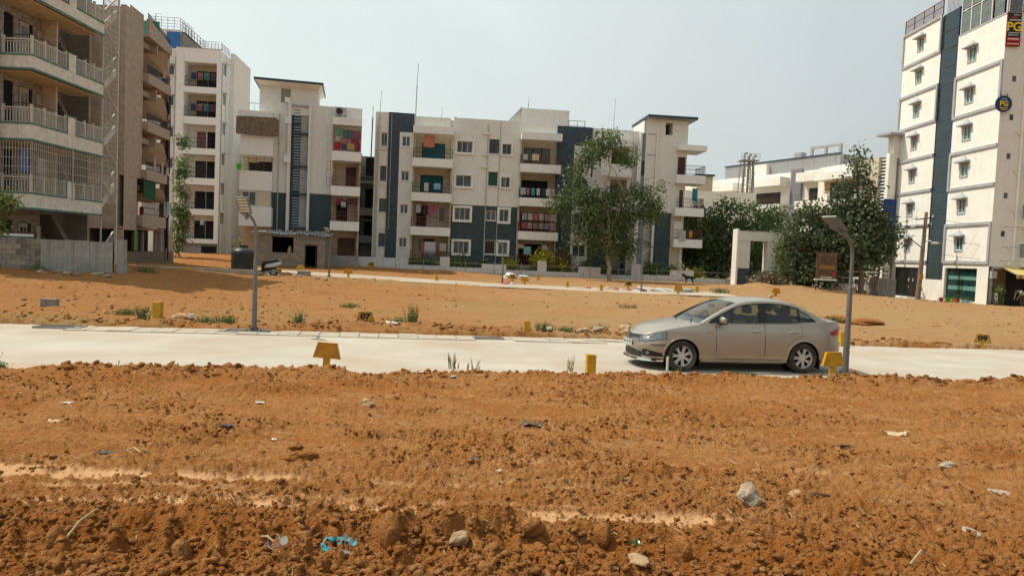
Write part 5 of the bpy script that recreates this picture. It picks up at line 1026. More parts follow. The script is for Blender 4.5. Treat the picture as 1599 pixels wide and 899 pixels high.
def leaves(name, clumps, n, size, m, parent, seed=1, droop=.3, core=.35, asp=2.0):
    """clumps: (x,y,z,rx,ry,rz,weight). Leaves lie on twig sprays gathered inside each clump's volume"""
    R = np.random.default_rng(seed); w = np.array([c[6] if len(c) > 6 else c[3]*c[4]*c[5] for c in clumps], float)**.8; w /= w.sum(); P = []; T = []
    for c, k in zip(clumps, (w*n).astype(int)):
        ns = max(3, k//9); d = R.normal(size=(ns, 3)); d /= np.linalg.norm(d, axis=1)[:, None]; rr = R.uniform(core**3, 1.08, ns)**(1/3.)
        sp = d*rr[:, None]*np.array(c[3:6]); sp *= (1+.25*np.sin(d[:, :1]*7+d[:, 2:]*5)); 
        p = np.repeat(sp, 9, 0)+R.normal(size=(ns*9, 3))*size*1.5; P.append(p+np.array(c[:3])); T.append(np.repeat(np.clip(R.normal(.45, .22, ns), 0, 1), 9)+R.normal(0, .12, ns*9))
    P = np.concatenate(P); T = np.clip(np.concatenate(T), 0, 1); N_ = len(P)
    a = R.normal(size=(N_, 3)); a[:, 2] -= droop; a /= np.linalg.norm(a, axis=1)[:, None]; b = np.cross(a, R.normal(size=(N_, 3))); b /= np.linalg.norm(b, axis=1)[:, None]; nrm = np.cross(a, b)
    s = size*R.uniform(.6, 1.35, (N_, 1)); V = np.stack([P, P+a*s*.5+b*s/asp+nrm*s*.12, P+a*s, P+a*s*.5-b*s/asp+nrm*s*.12], 1).reshape(-1, 3)
    F = np.arange(N_*4).reshape(-1, 4); me = bpy.data.meshes.new(name); me.vertices.add(len(V)); me.vertices.foreach_set('co', V.astype(np.float32).ravel()); me.loops.add(F.size); me.loops.foreach_set('vertex_index', F.astype(np.int32).ravel())
    me.polygons.add(N_); me.polygons.foreach_set('loop_start', (np.arange(N_)*4).astype(np.int32)); me.update(calc_edges=True); at = me.attributes.new('tone', 'FLOAT', 'POINT'); at.data.foreach_set('value', np.repeat(T, 4).astype(np.float32)); me.materials.append(m)
    o = bpy.data.objects.new(name, me); COL.objects.link(o); o.parent = parent; return o
def limb(mb, a, b, r0, r1, k=5, wob=.12, seed=0, n=7):
    R = random.Random(seed); a = Vector(a); b = Vector(b); L_ = (b-a).length; pts = []; rs = []
    for i in range(k+1):
        t = i/k; q = a.lerp(b, t)
        if 0 < i < k: q += Vector((R.uniform(-1, 1), R.uniform(-1, 1), R.uniform(-.4, .4)))*L_*wob*.5
        pts.append(q); rs.append(r0+(r1-r0)*t)
    mb.tube(pts, rs, n); return pts
BARK = mat('grey_brown_bark', (.20, .15, .105), var=.4, bump=.6, bscale=12); BARKP = mat('pale_bark', (.33, .26, .19), var=.3, bump=.4, bscale=12)
LF1 = leaf_mat('light_tree_leaves', (.045, .085, .022), (.165, .235, .075), .45); LF2 = leaf_mat('dark_broad_leaves', (.035, .065, .025), (.17, .21, .10), .35); LF3 = leaf_mat('deep_green_fine_leaves', (.035, .075, .022), (.13, .21, .055), .45)
LFY = leaf_mat('yellow_green_leaves', (.24, .25, .02), (.55, .50, .05), .5); LFG = leaf_mat('fresh_green_leaves', (.05, .10, .025), (.19, .26, .07)); LFB = leaf_mat('brown_dry_leaves', (.10, .07, .035), (.26, .20, .12)); LFR = leaf_mat('reddish_leaves', (.10, .045, .025), (.22, .13, .05))
LFY2 = leaf_mat('light_yellow_green_leaves', (.09, .13, .025), (.27, .32, .08), .5)
def tree(name, label, x, y, z0, trunk, limbs, clumps, n, size, m, bark=BARK, seed=1, cat='tree', group=None, twigs=60, asp=2., droop=.3, core=.35):
    t = thing(name, label, cat, (x, y, z0), 0, group); mb = MB(); pts = limb(mb, *trunk, k=6, seed=seed, wob=.06, n=9)
    for i, l_ in enumerate(limbs): limb(mb, *l_, k=4, seed=seed*10+i, n=6)
    mb.build('trunk', bark, t, smooth=True, fix=False)
    if twigs:
        mb = MB(); R = random.Random(seed+5)
        ends = [Vector(l_[1]) for l_ in limbs]+[Vector(trunk[1])]
        for i in range(twigs):
            c = R.choice(clumps); q = Vector((c[0]+R.uniform(-.7, .7)*c[3], c[1]+R.uniform(-.7, .7)*c[4], c[2]+R.uniform(-.6, .7)*c[5])); e = min(ends, key=lambda v: (v-q).length)
            limb(mb, e, q, .035, .012, k=3, wob=.2, seed=i, n=4)
        mb.build('twigs', bark, t, fix=False)
    leaves('crown', clumps, n, size, m, t, seed, droop, core, asp); return t
# the tall airy tree in front of the middle block: 1 px = .055 m at 60 m; base at x 8.2
def clp(items, x0, y0, base, s):                # (dx px, height px, half width px, half height px) -> metres
    return [(dx*s, random.uniform(-.6, .6), h*s, w*s, w*s*.9, hh*s) for dx, h, w, hh in items]
s = 60/1100.
cl = clp([(-8, 218, 22, 17), (-30, 200, 24, 20), (20, 196, 18, 16), (-45, 185, 12, 14), (-55, 160, 16, 22), (-62, 125, 22, 22), (-85, 115, 16, 10), (-38, 128, 18, 18), (-15, 125, 24, 16), (15, 130, 22, 16), (45, 138, 18, 14), (68, 125, 18, 16), (74, 150, 8, 6), (60, 108, 20, 14),
          (-30, 100, 26, 14), (5, 98, 26, 14), (30, 105, 18, 12), (-40, 75, 24, 15), (-10, 72, 22, 15), (20, 72, 18, 14), (-55, 60, 9, 6), (28, 50, 16, 14), (0, 50, 14, 9), (-28, 52, 14, 9), (38, 62, 12, 10), (25, 85, 14, 10), (-62, 92, 10, 7)], 0, 0, 0, s)
tree('tall_tree', 'tall thin light green tree with open crown in front of the long middle block', 8.05, 60.0, gz(8, 60)-.1,
     ((.25, 0, 0), (-.05, 0, 4.0), .21, .15), [((.0, 0, 3.6), (-.4, 0, 7.5), .13, .09), ((-.4, 0, 7.3), (-.1, .2, 11.6), .09, .04), ((-.05, 0, 3.9), (-2.2, .2, 7.4), .09, .06), ((-2.2, .2, 7.3), (-2.9, 0, 10.2), .06, .03), ((.05, 0, 3.7), (.9, -.2, 8.0), .09, .06), ((.9, -.2, 8), (-.6, 0, 10.5), .06, .03), ((.9, -.2, 6.6), (2.2, 0, 8.6), .06, .04), ((2.2, 0, 8.6), (4.0, .2, 9.2), .04, .02), ((.4, 0, 6.2), (3.6, .3, 7.0), .06, .03), ((-1.2, 0, 6), (-4.2, 0, 6.8), .05, .02), ((0, 0, 3), (1.6, 0, 3.6), .05, .02)],
     cl, 16500, .17, LF1, BARKP, 3, twigs=110)
# big dark tree right
s = 56/1100.
cl = clp([(-3, 228, 7, 8), (-20, 212, 6, 8), (-5, 205, 12, 12), (-3, 188, 13, 10), (-24, 178, 8, 8), (-26, 163, 14, 9), (8, 172, 12, 9), (6, 155, 15, 9), (-28, 143, 20, 10), (4, 136, 26, 13), (32, 126, 16, 9), (-45, 112, 30, 18), (-10, 110, 38, 22), (30, 100, 34, 22), (46, 92, 14, 20), (-60, 85, 26, 20), (-25, 80, 36, 22), (15, 74, 34, 15), (40, 72, 17, 10), (-70, 60, 22, 20), (-42, 50, 24, 15), (-10, 56, 20, 8), (-75, 35, 18, 14), (-50, 25, 20, 12), (-88, 120, 16, 14), (-100, 95, 16, 16), (-105, 70, 14, 14), (-75, 135, 14, 10), (-95, 45, 14, 12)], 0, 0, 0, s)
tree('broad_tree', 'big dark broadleaf tree with a pointed double top left of the tall white tower', 27.4, 56.5, gz(27, 56)-.2,
     ((.6, 0, 0), (.2, 0, 5.0), .24, .16), [((.2, 0, 4.8), (-.2, 0, 11.4), .15, .04), ((.2, 0, 3.5), (-2.3, 0, 6), .1, .05), ((.2, 0, 3.6), (2.2, 0, 6), .1, .05), ((-.1, 0, 8), (-1.0, 0, 10.6), .05, .02), ((-3.1, 0, 0), (-2.9, 0, 3.6), .08, .06), ((2.2, .4, 0), (2.0, .3, 3.6), .1, .06), ((.3, 0, 4), (-1.6, .5, 8), .08, .04)],
     cl, 19000, .24, LF2, BARK, 5, twigs=60, asp=2.4)
s = 66/1100.
cl = clp([(-50, 118, 22, 7), (-18, 128, 20, 8), (18, 124, 24, 7), (50, 118, 22, 8), (-70, 100, 20, 10), (-30, 105, 26, 12), (15, 100, 28, 12), (55, 98, 20, 9), (-60, 78, 22, 14), (-20, 80, 28, 14), (25, 76, 26, 12), (-50, 50, 22, 14), (-10, 52, 26, 14), (30, 50, 20, 14), (-25, 28, 24, 14), (15, 28, 20, 12), (70, 112, 12, 5), (-40, 20, 18, 12)], 0, 0, 0, s)
tree('spreading_tree', 'flat topped spreading green tree behind the gate arch', 21.3, 67.5, gz(21, 66)-.2, ((0, 0, 0), (.2, 0, 3.6), .26, .2), [((.2, 0, 3.4), (-2.5, 0, 6), .14, .07), ((.2, 0, 3.4), (2.6, .3, 6.4), .14, .06), ((.2, 0, 3.5), (.2, 0, 6.8), .12, .05), ((2.6, .3, 6.2), (4.6, .3, 6.9), .06, .03), ((-2.5, 0, 6), (-4, .3, 6.6), .06, .03)], cl, 9500, .22, LF3, BARK, 7, twigs=60)
cl = clp([(0, 78, 22, 14), (-22, 62, 20, 16), (18, 60, 22, 16), (-10, 40, 24, 14), (22, 36, 20, 14), (0, 20, 22, 12), (-24, 30, 12, 12)], 0, 0, 0, 58/1100.)
tree('young_tree', 'mixed green and reddish bushy tree just right of the gate arch', 24.1, 59.5, gz(23.9, 59)-.1, ((.4, 0, 0), (.3, 0, 2.2), .08, .05), [((.3, 0, 2), (-.6, 0, 3.3), .05, .02), ((.3, 0, 2), (1, 0, 3.4), .05, .02)], cl, 6500, .17, LFG, BARK, 9, twigs=30)
cl = clp([(0, 60, 12, 8), (-12, 48, 10, 8), (12, 52, 9, 6), (4, 38, 12, 8)], 0, 0, 0, 58/1100.)
tree('young_tree', 'small reddish leaved tree in front of the bushy tree beside the gate arch', 23.3, 58.0, gz(23.3, 58)-.1, ((0, 0, 0), (.1, 0, 2.2), .06, .04), [((.1, 0, 2), (-.5, 0, 2.8), .04, .02), ((.1, 0, 2), (.6, 0, 2.9), .04, .02)], cl, 1500, .15, LFR, BARK, 12, twigs=20)
for i, (x, y, h, w, mm, lb) in enumerate(((18.2, 70, 6.3, 3.0, LF3, 'dark green tree mass immediately right of the stair tower'), (26.5, 72, 6.6, 3.2, LF2, 'dark tree filling the space behind the right pillar of the gate arch'), (31.0, 64.5, 5.5, 2.6, LF2, 'dark low tree behind the white hatchback'), (22.5, 76, 6.5, 3.5, LFG, 'lighter green tree seen through the gate arch opening'))):
    cl = [(random.uniform(-w, w)*.7, random.uniform(-1, 1), h*(.25+.7*random.random()), w*.45, w*.45, h*.16) for _ in range(14)]+[(0, 0, h*.45, w*.7, w*.5, h*.3)]
    tree('leafy_tree', lb, x, y, gz(x, y)-.2, ((0, 0, 0), (.1, 0, h*.5), .2, .12), [((.1, 0, h*.45), (-w*.5, 0, h*.75), .1, .04), ((.1, 0, h*.45), (w*.5, 0, h*.75), .1, .04)], cl, 5200, .22, mm, BARK, 20+i, twigs=20)
# tree between the brown and the white block, twig entering at the left edge, potted greenery
cl = clp([(-4, 150, 5, 7), (-2, 128, 5, 6), (-6, 110, 5, 5), (2, 100, 8, 4), (-4, 74, 9, 9), (4, 66, 7, 6), (0, 48, 9, 6), (3, 30, 10, 4), (-6, 14, 6, 4)], 0, 0, 0, 57/1100.)
tree('slim_tree', 'slim dark green tree growing between the brown block and the white corner block', -27.2, 57.5, gz(-27, 57), ((0, 0, 0), (-.2, 0, 7.5), .07, .03), [((.1, 0, 2), (.7, 0, 3), .04, .02), ((.1, 0, 4), (.7, 0, 5), .04, .02)], cl, 2300, .17, LFG, BARK, 31, twigs=24)
cl = [(0, 0, 2.45, .35, .25, .16), (.42, 0, 2.3, .35, .25, .12), (-.4, 0, 2.3, .4, .3, .2), (.1, .1, 2.2, .3, .2, .10), (-.35, 0, 1.55, .45, .3, .25), (-.15, 0, 1.3, .3, .25, .2)]
tree('garden_tree', 'leafy garden tree poking in at the left edge behind the block wall', -20.35, 27.9, 1.05, ((-.6, 0, -1), (-.4, 0, 1.6), .06, .04), [((-.4, 0, 1.4), (.3, 0, 2.2), .03, .015), ((-.4, 0, 1.2), (.1, 0, 1.5), .03, .015)], cl, 1500, .11, LFY2, BARK, 33, twigs=40, core=.1)
cl = clp([(0, 24, 16, 10), (-8, 12, 14, 8), (10, 12, 12, 8)], 0, 0, 0, 60/1100.)
tree('garden_tree', 'green shrub growing in the gap between water tank and shed', -23.1, 62.5, .95, ((0, 0, 0), (0, 0, 1.2), .05, .03), [], cl, 1600, .2, LFG, BARK, 35, twigs=8)
def shrub(name, label, x, y, z, w, h, m, n, size, seed, cat='shrub', group=None):
    t = thing(name, label, cat, (x, y, z), 0, group); mb = MB(); R = random.Random(seed)
    for i in range(7): limb(mb, (0, 0, 0), (R.uniform(-w, w)*.7, R.uniform(-w, w)*.5, h*R.uniform(.5, .9)), .018, .006, k=3, seed=i, n=4)
    mb.build('stem', BARK, t, fix=False); cl = [(R.uniform(-w, w)*.55, R.uniform(-w, w)*.35, h*R.uniform(.35, .85), w*.42, w*.38, h*.22) for _ in range(8)]+[(0, 0, h*.5, w*.6, w*.45, h*.35)]
    leaves('foliage', cl, n, size, m, t, seed, .1, .1); return t
Pw = lambda s_, d=.8: (PW.world(s_, d, 0).x, PW.world(s_, d, 0).y)
SH = [(2.9, .5, .7, LFG, 'green shrub at the left end behind the white wall below the patterned laundry'), (4.1, .9, .7, LFG, 'leafy green shrub behind the wall left of its first tall stub'), (6.9, 1.1, 1.0, LFG, 'wide green shrub below the two white framed windows'), (9.0, .5, .8, LFG, 'small green shrub below the blank ground window'), (11.3, .6, 1.05, LFY, 'bright yellow green conical shrub left of the lowest dark balcony'),
      (14.3, 1.2, 1.9, LFY, 'tall bright yellow green shrub above the right wall stub'), (16.0, 1.0, 1.4, LFY, 'bright yellow green bush left of the tall tree trunk'), (16.2, .8, 2.2, LFB, 'tall greyish pink flowering shrub left of the tall tree trunk'), (18.0, .7, 1.2, LFG, 'green shrub touching the tall tree trunk on its left'), (20.0, .6, .9, LFG, 'small dark shrub right of the tall tree trunk'), (24.2, 1.3, 1.5, LFG, 'large green shrub below the slate panel of the stair tower'), (26.0, .8, 1.2, LFG, 'green shrub right of the far street lamp'), (28.5, .45, 1.1, LFY, 'small yellow green shrub at the tower corner behind the wall')]
for i, (s_, w, h, m_, lb) in enumerate(SH): x, y = Pw(s_); shrub('garden_shrub', lb, x, y, .72-.014*s_, w, h*1.12, m_, int(500*w*h+250), .15, 50+i, group='shrubs behind the white compound wall')
hd = thing('hedge', 'clipped brown green hedge strip inside the compound wall openings', 'hedge', (PW.world(15.9, .35, .7).x, PW.world(15.9, .35, .7).y, .6), rad(6)); leaves('foliage', [(k*.6-11, 0, .28, .4, .15, .22) for k in range(38)], 3600, .1, LF2, hd, 90)
shrub('dry_bush', 'pile of dry brown bush cuttings at the foot of the gate arch', 21.1, 57.4, gz(21, 57), 2.2, 1.1, LFB, 1500, .16, 91, cat='brush pile'); shrub('dry_bush', 'grey green bushy plant at the foot of the big dark tree', 25.9-2.3, 57.0, gz(23.6, 57), 1.0, 1.3, LF2, 900, .15, 92, cat='bush')
shrub('potted_plant', 'yellow green plant beside the dark entrance of the tall tower', 37.4, 54.1, -.3, .35, 1.5, LFG, 500, .12, 93, cat='plant')
for i, (x, y, z, lb) in enumerate(((-25.1, 53.6, 12.9, 'palm like plant hanging beside the white block third storey'), (-25.3, 53.4, 10.6, 'second hanging plant in the gap beside the white block'))): shrub('hanging_plant', lb, -27.0+.0, 57.2, z-3.2+i*.0, .45, .7, LF3, 260, .16, 95+i, cat='plant')
# weeds along the road edges: blades and small leaves
def weed(x, y, w, h, label, n=34, m=None, seed=0, leafy=True):
    R = random.Random(seed*7+3); z = gz(x, y)+.03; t = thing('weed_clump', label, 'weed', (x, y, z), 0, 'weed clumps on the bare soil'); mb = MB()
    for i in range(n):
        a = R.uniform(0, 6.28); r = R.uniform(0, w*.5); bx_, by_ = r*math.cos(a), r*math.sin(a)*.6; hh = h*R.uniform(.35, 1); dx = R.uniform(-.35, .35)*hh; dy = R.uniform(-.35, .35)*hh; q = .006+.004*R.random()
        mb.add([(bx_-q, by_, 0), (bx_+q, by_, 0), (bx_+dx*.5+q, by_+dy*.5, hh*.6), (bx_+dx, by_+dy, hh), (bx_+dx*.5-q, by_+dy*.5, hh*.6)], [(0, 1, 2, 3, 4)])
    mb.build('blades', m or GRASSM, t, fix=False)
    if leafy: leaves('leaflets', [(0, 0, h*.45, w*.45, w*.3, h*.35)], int(n*4), .035, LFG, t, seed+200, .1, .05)
    return t
GRASSM = mat('green_grass_blades', (.13, .165, .055), var=.4, scale=8); STRAW = mat('dry_straw', (.42, .33, .17), var=.3)
# ---------------------------------------------------------------- parked sedan
def cmr(pts, x):                                 # piecewise smooth interpolation
    xs = [p[0] for p in pts]; ys = [p[1] for p in pts]
    if x <= xs[0]: return ys[0]
    if x >= xs[-1]: return ys[-1]
    i = max(k for k in range(len(xs)-1) if xs[k] <= x)
    def sl(k):
        if k == 0: return (ys[1]-ys[0])/(xs[1]-xs[0])
        if k == len(xs)-1: return (ys[-1]-ys[-2])/(xs[-1]-xs[-2])
        return (ys[k+1]-ys[k-1])/(xs[k+1]-xs[k-1])
    h = xs[i+1]-xs[i]; t = (x-xs[i])/h; m0, m1 = sl(i)*h, sl(i+1)*h
    return (2*t**3-3*t**2+1)*ys[i]+(t**3-2*t**2+t)*m0+(-2*t**3+3*t**2)*ys[i+1]+(t**3-t**2)*m1
OUTL = [(0, 0), (.015, .22), (.06, .42), (.15, .58), (.30, .70), (.52, .775), (.83, .825), (1.4, .843), (2.0, .848), (2.6, .848), (3.38, .838), (3.8, .815), (4.1, .765), (4.27, .66), (4.345, .48), (4.375, .25), (4.38, 0)]
_al = [0]
for i in range(1, len(OUTL)): _al.append(_al[-1]+math.hypot(OUTL[i][0]-OUTL[i-1][0], OUTL[i][1]-OUTL[i-1][1]))
AX = list(zip(_al, [o[0] for o in OUTL])); AY = list(zip(_al, [o[1] for o in OUTL])); AMAX = _al[-1]
_ta = np.linspace(0, AMAX, 900); _tx = np.array([cmr(AX, a) for a in _ta]); _tx = np.maximum.accumulate(_tx)
def a_of(x): return float(np.interp(x, _tx, _ta))
ZTOP = [(0, .665), (.12, .70), (.3, .755), (.6, .83), (.9, .885), (1.2, .93), (1.5, .962), (2.2, .975), (3.0, .995), (3.6, 1.025), (3.95, 1.045), (4.25, 1.045), (4.38, 1.01)]
def ztop(x): return cmr(ZTOP, x)
DS = [(.15, .07), (.24, .025), (.34, .004), (.46, .0), (.62, .002), (.74, .010), (.80, .016), (.83, .026), (.90, .05), (1.03, .09)]
DF = [(.17, .0), (.21, .02), (.24, .03), (.36, .03), (.44, -.004), (.54, .0), (.60, .035), (.68, .10), (.76, .15), (1.03, .2)]
DR = [(.2, .08), (.30, .03), (.45, .0), (.62, .005), (.66, .03), (.85, .035), (.95, .02), (1.03, .07)]
def dprof(x, z):
    wf = min(1, max(0, (.55-x)/.45)); wr = min(1, max(0, (x-3.95)/.35)); wf = wf*wf*(3-2*wf); wr = wr*wr*(3-2*wr)
    return cmr(DS, z)*(1-wf-wr)+cmr(DF, z)*wf+cmr(DR, z)*wr
def bodyp(a, z, off=0, sg=-1):
    x, y = cmr(AX, a), cmr(AY, a); e = .012; tx = cmr(AX, min(a+e, AMAX))-cmr(AX, max(a-e, 0)); ty = cmr(AY, min(a+e, AMAX))-cmr(AY, max(a-e, 0)); l = math.hypot(tx, ty); nx, ny = -ty/l, tx/l
    d = off-dprof(x, z); yy = max(0.0, y+ny*d) if 0 < a < AMAX else 0.0
    return (x+nx*d, sg*yy, z)
WX_, WR_ = (.83, 3.385), .345
def zlow(x):
    b = .185 if x < .5 else (.205 if x < 3.9 else .205+(x-3.9)*.18)
    for w in WX_:
        if abs(x-w) < WR_: b = max(b, .30+math.sqrt(WR_**2-(x-w)**2))
    return b
PAINT = bpy.data.materials.new('dusty_beige_metallic_paint'); PAINT.use_nodes = True
_t = PAINT.node_tree; _b = _t.nodes['Principled BSDF']; _b.inputs['Metallic'].default_value = .62; _b.inputs['Roughness'].default_value = .34; _b.inputs['Coat Weight'].default_value = .55; _b.inputs['Coat Roughness'].default_value = .12
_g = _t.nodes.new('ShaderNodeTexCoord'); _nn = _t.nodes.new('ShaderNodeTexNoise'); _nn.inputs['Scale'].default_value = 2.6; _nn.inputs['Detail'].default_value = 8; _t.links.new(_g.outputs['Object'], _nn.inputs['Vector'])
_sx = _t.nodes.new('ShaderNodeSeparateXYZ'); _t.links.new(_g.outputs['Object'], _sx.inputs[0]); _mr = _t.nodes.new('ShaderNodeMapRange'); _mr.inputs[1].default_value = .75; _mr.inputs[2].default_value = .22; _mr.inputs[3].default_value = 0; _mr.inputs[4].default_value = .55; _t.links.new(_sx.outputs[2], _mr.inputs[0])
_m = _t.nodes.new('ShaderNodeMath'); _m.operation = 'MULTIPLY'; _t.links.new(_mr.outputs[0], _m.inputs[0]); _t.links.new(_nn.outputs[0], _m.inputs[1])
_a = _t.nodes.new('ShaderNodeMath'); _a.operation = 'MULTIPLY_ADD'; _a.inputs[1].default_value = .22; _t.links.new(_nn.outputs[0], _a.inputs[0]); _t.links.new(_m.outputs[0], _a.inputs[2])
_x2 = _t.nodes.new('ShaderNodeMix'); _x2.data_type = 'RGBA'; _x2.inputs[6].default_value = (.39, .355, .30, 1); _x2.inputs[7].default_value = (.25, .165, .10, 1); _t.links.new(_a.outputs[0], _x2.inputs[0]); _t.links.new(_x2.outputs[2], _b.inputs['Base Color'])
_r = _t.nodes.new('ShaderNodeMapRange'); _r.inputs[3].default_value = .28; _r.inputs[4].default_value = .55; _t.links.new(_nn.outputs[0], _r.inputs[0]); _t.links.new(_r.outputs[0], _b.inputs['Roughness'])
BLACKP = mat('black_trim', (.012, .012, .013), rough=.45, var=.1); RUB = mat('dusty_tyre_rubber', (.040, .034, .028), rough=.9, var=.4, scale=8, dirt=(.20, .13, .08), dirtamt=.5, bump=.3)
CHROME = mat('chrome', (.65, .65, .63), rough=.15, metal=1., var=.05); ALLOY = mat('silver_alloy', (.62, .62, .61), rough=.35, metal=.35, var=.08, dirt=(.35, .28, .2), dirtamt=.15)
LAMPGL = mat('headlamp_glass', (.20, .22, .23), rough=.08, metal=.6, var=.5, scale=14); CGL = glassy('car_window_glass', (0, 0, 0), alpha=(.50, .56, .52)); WGL = glassy('windshield_glass', (0, 0, 0), alpha=(.62, .70, .68))
REDL = mat('red_tail_lamp', (.36, .010, .012), rough=.12, var=.2); SEATM = mat('grey_seat_fabric', (.10, .095, .085), rough=.9)
def make_car(loc, rz):
    car = thing('sedan_car', 'dusty beige metallic sedan parked side on at the near edge of the concrete road', 'car', loc, rz)
    # body shell
    xs = sorted(set(np.round(np.concatenate([np.linspace(0, AMAX, 210), [a_of(w+WR_*math.cos(t)) for w in WX_ for t in np.linspace(.02, math.pi-.02, 30)]]), 5)))
    mb = MB()
    for sg in (-1, 1):
        rows = []
        for k in range(19):
            v = k/18; rows.append([bodyp(a, zlow(cmr(AX, a))+(ztop(cmr(AX, a))-zlow(cmr(AX, a)))*v, 0, sg) for a in xs])
        mb.grid(rows)
    def Wt(x):  # half width of the top ring
        best = bodyp(a_of(x), ztop(x)); return abs(best[1])
    ring = [bodyp(a, ztop(cmr(AX, a))) for a in np.linspace(0, AMAX, 500)]; rx = np.array([p[0] for p in ring]); ry = np.abs([p[1] for p in ring]); rz_ = np.array([p[2] for p in ring]); order = np.argsort(rx)
    def ringw(x): return float(np.interp(x, rx[order], ry[order])), float(np.interp(x, rx[order], rz_[order]))
    x0, x1 = rx.min(), rx.max(); U = np.linspace(-1, 1, 19)
    def deck(xa, xb, n, crown, pw=1.0):
        rows = []
        for i in range(n+1):
            t = i/n; x = xa+(xb-xa)*t**pw; w, z = ringw(x); rows.append([(x, u*w, z+crown(x)*(1-u*u)**.8+.010*max(0, 1-((abs(u)-.62)/.16)**2)*min(1, max(0, (x-.35)/.5))*(x < 1.4)) for u in U])
        mb.grid(rows)
    deck(x0+.001, 1.42, 34, lambda x: min(.055, .055*(x-x0)/.35), 1.6); 
    rows = []
    for i in range(15):
        t = (i/14)**1.5; x = (x1-.001)+(3.80-x1)*t; w, z = ringw(x); rows.append([(x, u*w, z+min(.035, .3*(x1-x))*(1-u*u)**.8) for u in U])
    mb.grid(rows)
    # belt shelf under the glasshouse
    RAIL = [(1.22, .955), (1.45, 1.085), (1.75, 1.235), (2.05, 1.352), (2.4, 1.408), (2.8, 1.415), (3.15, 1.38), (3.45, 1.285), (3.68, 1.165), (3.84, 1.080), (3.98, 1.052)]
    def rail(x): return cmr(RAIL, x)
    def gy(x, z): return min(.772, cmr([(1.2, .760), (2.0, .775), (3.2, .772), (3.98, .70)], x))-(z-.98)*.44
    mb.grid([[(x, sg_*ringw(x)[0], ringw(x)[1]) for x in np.linspace(1.2, 3.98, 30)] for sg_ in (1,)]+[[(x, gy(x, ringw(x)[1]), ringw(x)[1]+.004) for x in np.linspace(1.2, 3.98, 30)]])
    mb.grid([[(x, -ringw(x)[0], ringw(x)[1]) for x in np.linspace(1.2, 3.98, 30)], [(x, -gy(x, ringw(x)[1]), ringw(x)[1]+.004) for x in np.linspace(1.2, 3.98, 30)]])
    def gstrip(mb_, x0_, x1_, lo, hi, off=0, n=24, rows_=3, both=True):
        for sg in ((-1, 1) if both else (-1,)):
            mb_.grid([[(x, sg*(gy(x, lo(x)+(hi(x)-lo(x))*r/(rows_-1))+off), lo(x)+(hi(x)-lo(x))*r/(rows_-1)) for x in np.linspace(x0_, x1_, n)] for r in range(rows_)])
    belt = lambda x: ringw(x)[1]; dlo = lambda x: belt(x)+.018
    def dhi(x): return min(rail(x)-.05, cmr([(3.2, 1.5), (3.33, 1.275), (3.5, 1.185), (3.62, 1.085), (3.67, dlo(3.67))], x) if x > 3.3 else 9)
    gstrip(mb, 1.22, 3.98, belt, lambda x: min(dlo(x), rail(x)+.001))
    gstrip(mb, 1.40, 3.67, lambda x: max(dhi(x), dlo(x)), lambda x: max(rail(x), dlo(x)), n=60); gstrip(mb, 1.22, 1.40, lambda x: min(dlo(x), rail(x)), rail, n=8); gstrip(mb, 3.67, 3.98, lambda x: min(dlo(x), rail(x)), rail, n=10)
    # roof and pillars; bulge curves the glass in plan
    def bul(x): return cmr([(1.2, -.17), (1.9, -.12), (2.15, -.06), (2.5, 0), (3.0, .0), (3.3, .07), (3.98, .10)], x)
    def topr(x, us): return [(x+bul(x)*(1-u*u), u*gy(x, rail(x)), rail(x)+cmr([(1.2, .0), (1.5, .03), (2.1, .052), (3.2, .05), (3.9, .02)], x)*(1-u*u)**.7) for u in us]
    mb.grid([topr(x, U) for x in np.linspace(2.02, 3.22, 26)])
    for us in (np.linspace(-1, -.925, 3), np.linspace(.925, 1, 3)): mb.grid([topr(x, us) for x in np.linspace(1.22, 2.02, 14)]); mb.grid([topr(x, us) for x in np.linspace(3.22, 3.98, 12)])
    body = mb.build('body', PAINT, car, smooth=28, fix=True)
    g = MB(); g.grid([topr(x, np.linspace(-.925, .925, 15)) for x in np.linspace(1.22, 2.02, 12)]); g.build('windshield', WGL, car, smooth=True, fix=False)
    g = MB(); g.grid([topr(x, np.linspace(-.925, .925, 15)) for x in np.linspace(3.22, 3.96, 12)]); g.build('rear_window', CGL, car, smooth=True, fix=False)
    def sidewin(nm, xa, xb):
        for sg in (-1, 1):
            q = MB(); q.grid([[(x, sg*(gy(x, z_)-.012), z_) for x in np.linspace(xa, xb, 20) for z_ in [dlo(x)-.01+(dhi(x)+.012-dlo(x)+.01)*r/3]] for r in range(4)]); q.build(nm, CGL, car, smooth=True, fix=False)
    sidewin('door_window', 1.56, 2.46); sidewin('door_window', 2.60, 3.30); sidewin('quarter_window', 3.34, 3.66)
    tr = MB(); gstrip(tr, 2.45, 2.61, dlo, lambda x: dhi(x)+.002, .003, 4); gstrip(tr, 3.285, 3.335, dlo, dhi, .004, 4); gstrip(tr, 1.36, 1.57, dlo, lambda x: max(dlo(x), dhi(x)), .003, 8)
    gstrip(tr, 1.38, 3.69, lambda x: dlo(x)-.012, lambda x: dlo(x)+.006, .005, 50, 2); gstrip(tr, 1.40, 3.67, lambda x: max(dhi(x)-.012, dlo(x)), lambda x: max(dhi(x)+.010, dlo(x)+.012), .005, 60, 2)
    tr.build('window_trim', BLACKP, car, smooth=True, fix=False)
    # patches on the body side
    def patch(a0, a1, lo, hi, off, n=24, r=6, sgs=(-1, 1)):
        q = MB()
        for sg in sgs: q.grid([[bodyp(a, lo(a)+(hi(a)-lo(a))*k/(r-1), off, sg) for a in np.linspace(a0, a1, n)] for k in range(r)])
        return q
    X = lambda a: cmr(AX, a); sill = lambda x: .275
    def fd(x): return (sill(x), ztop(x)-.012)
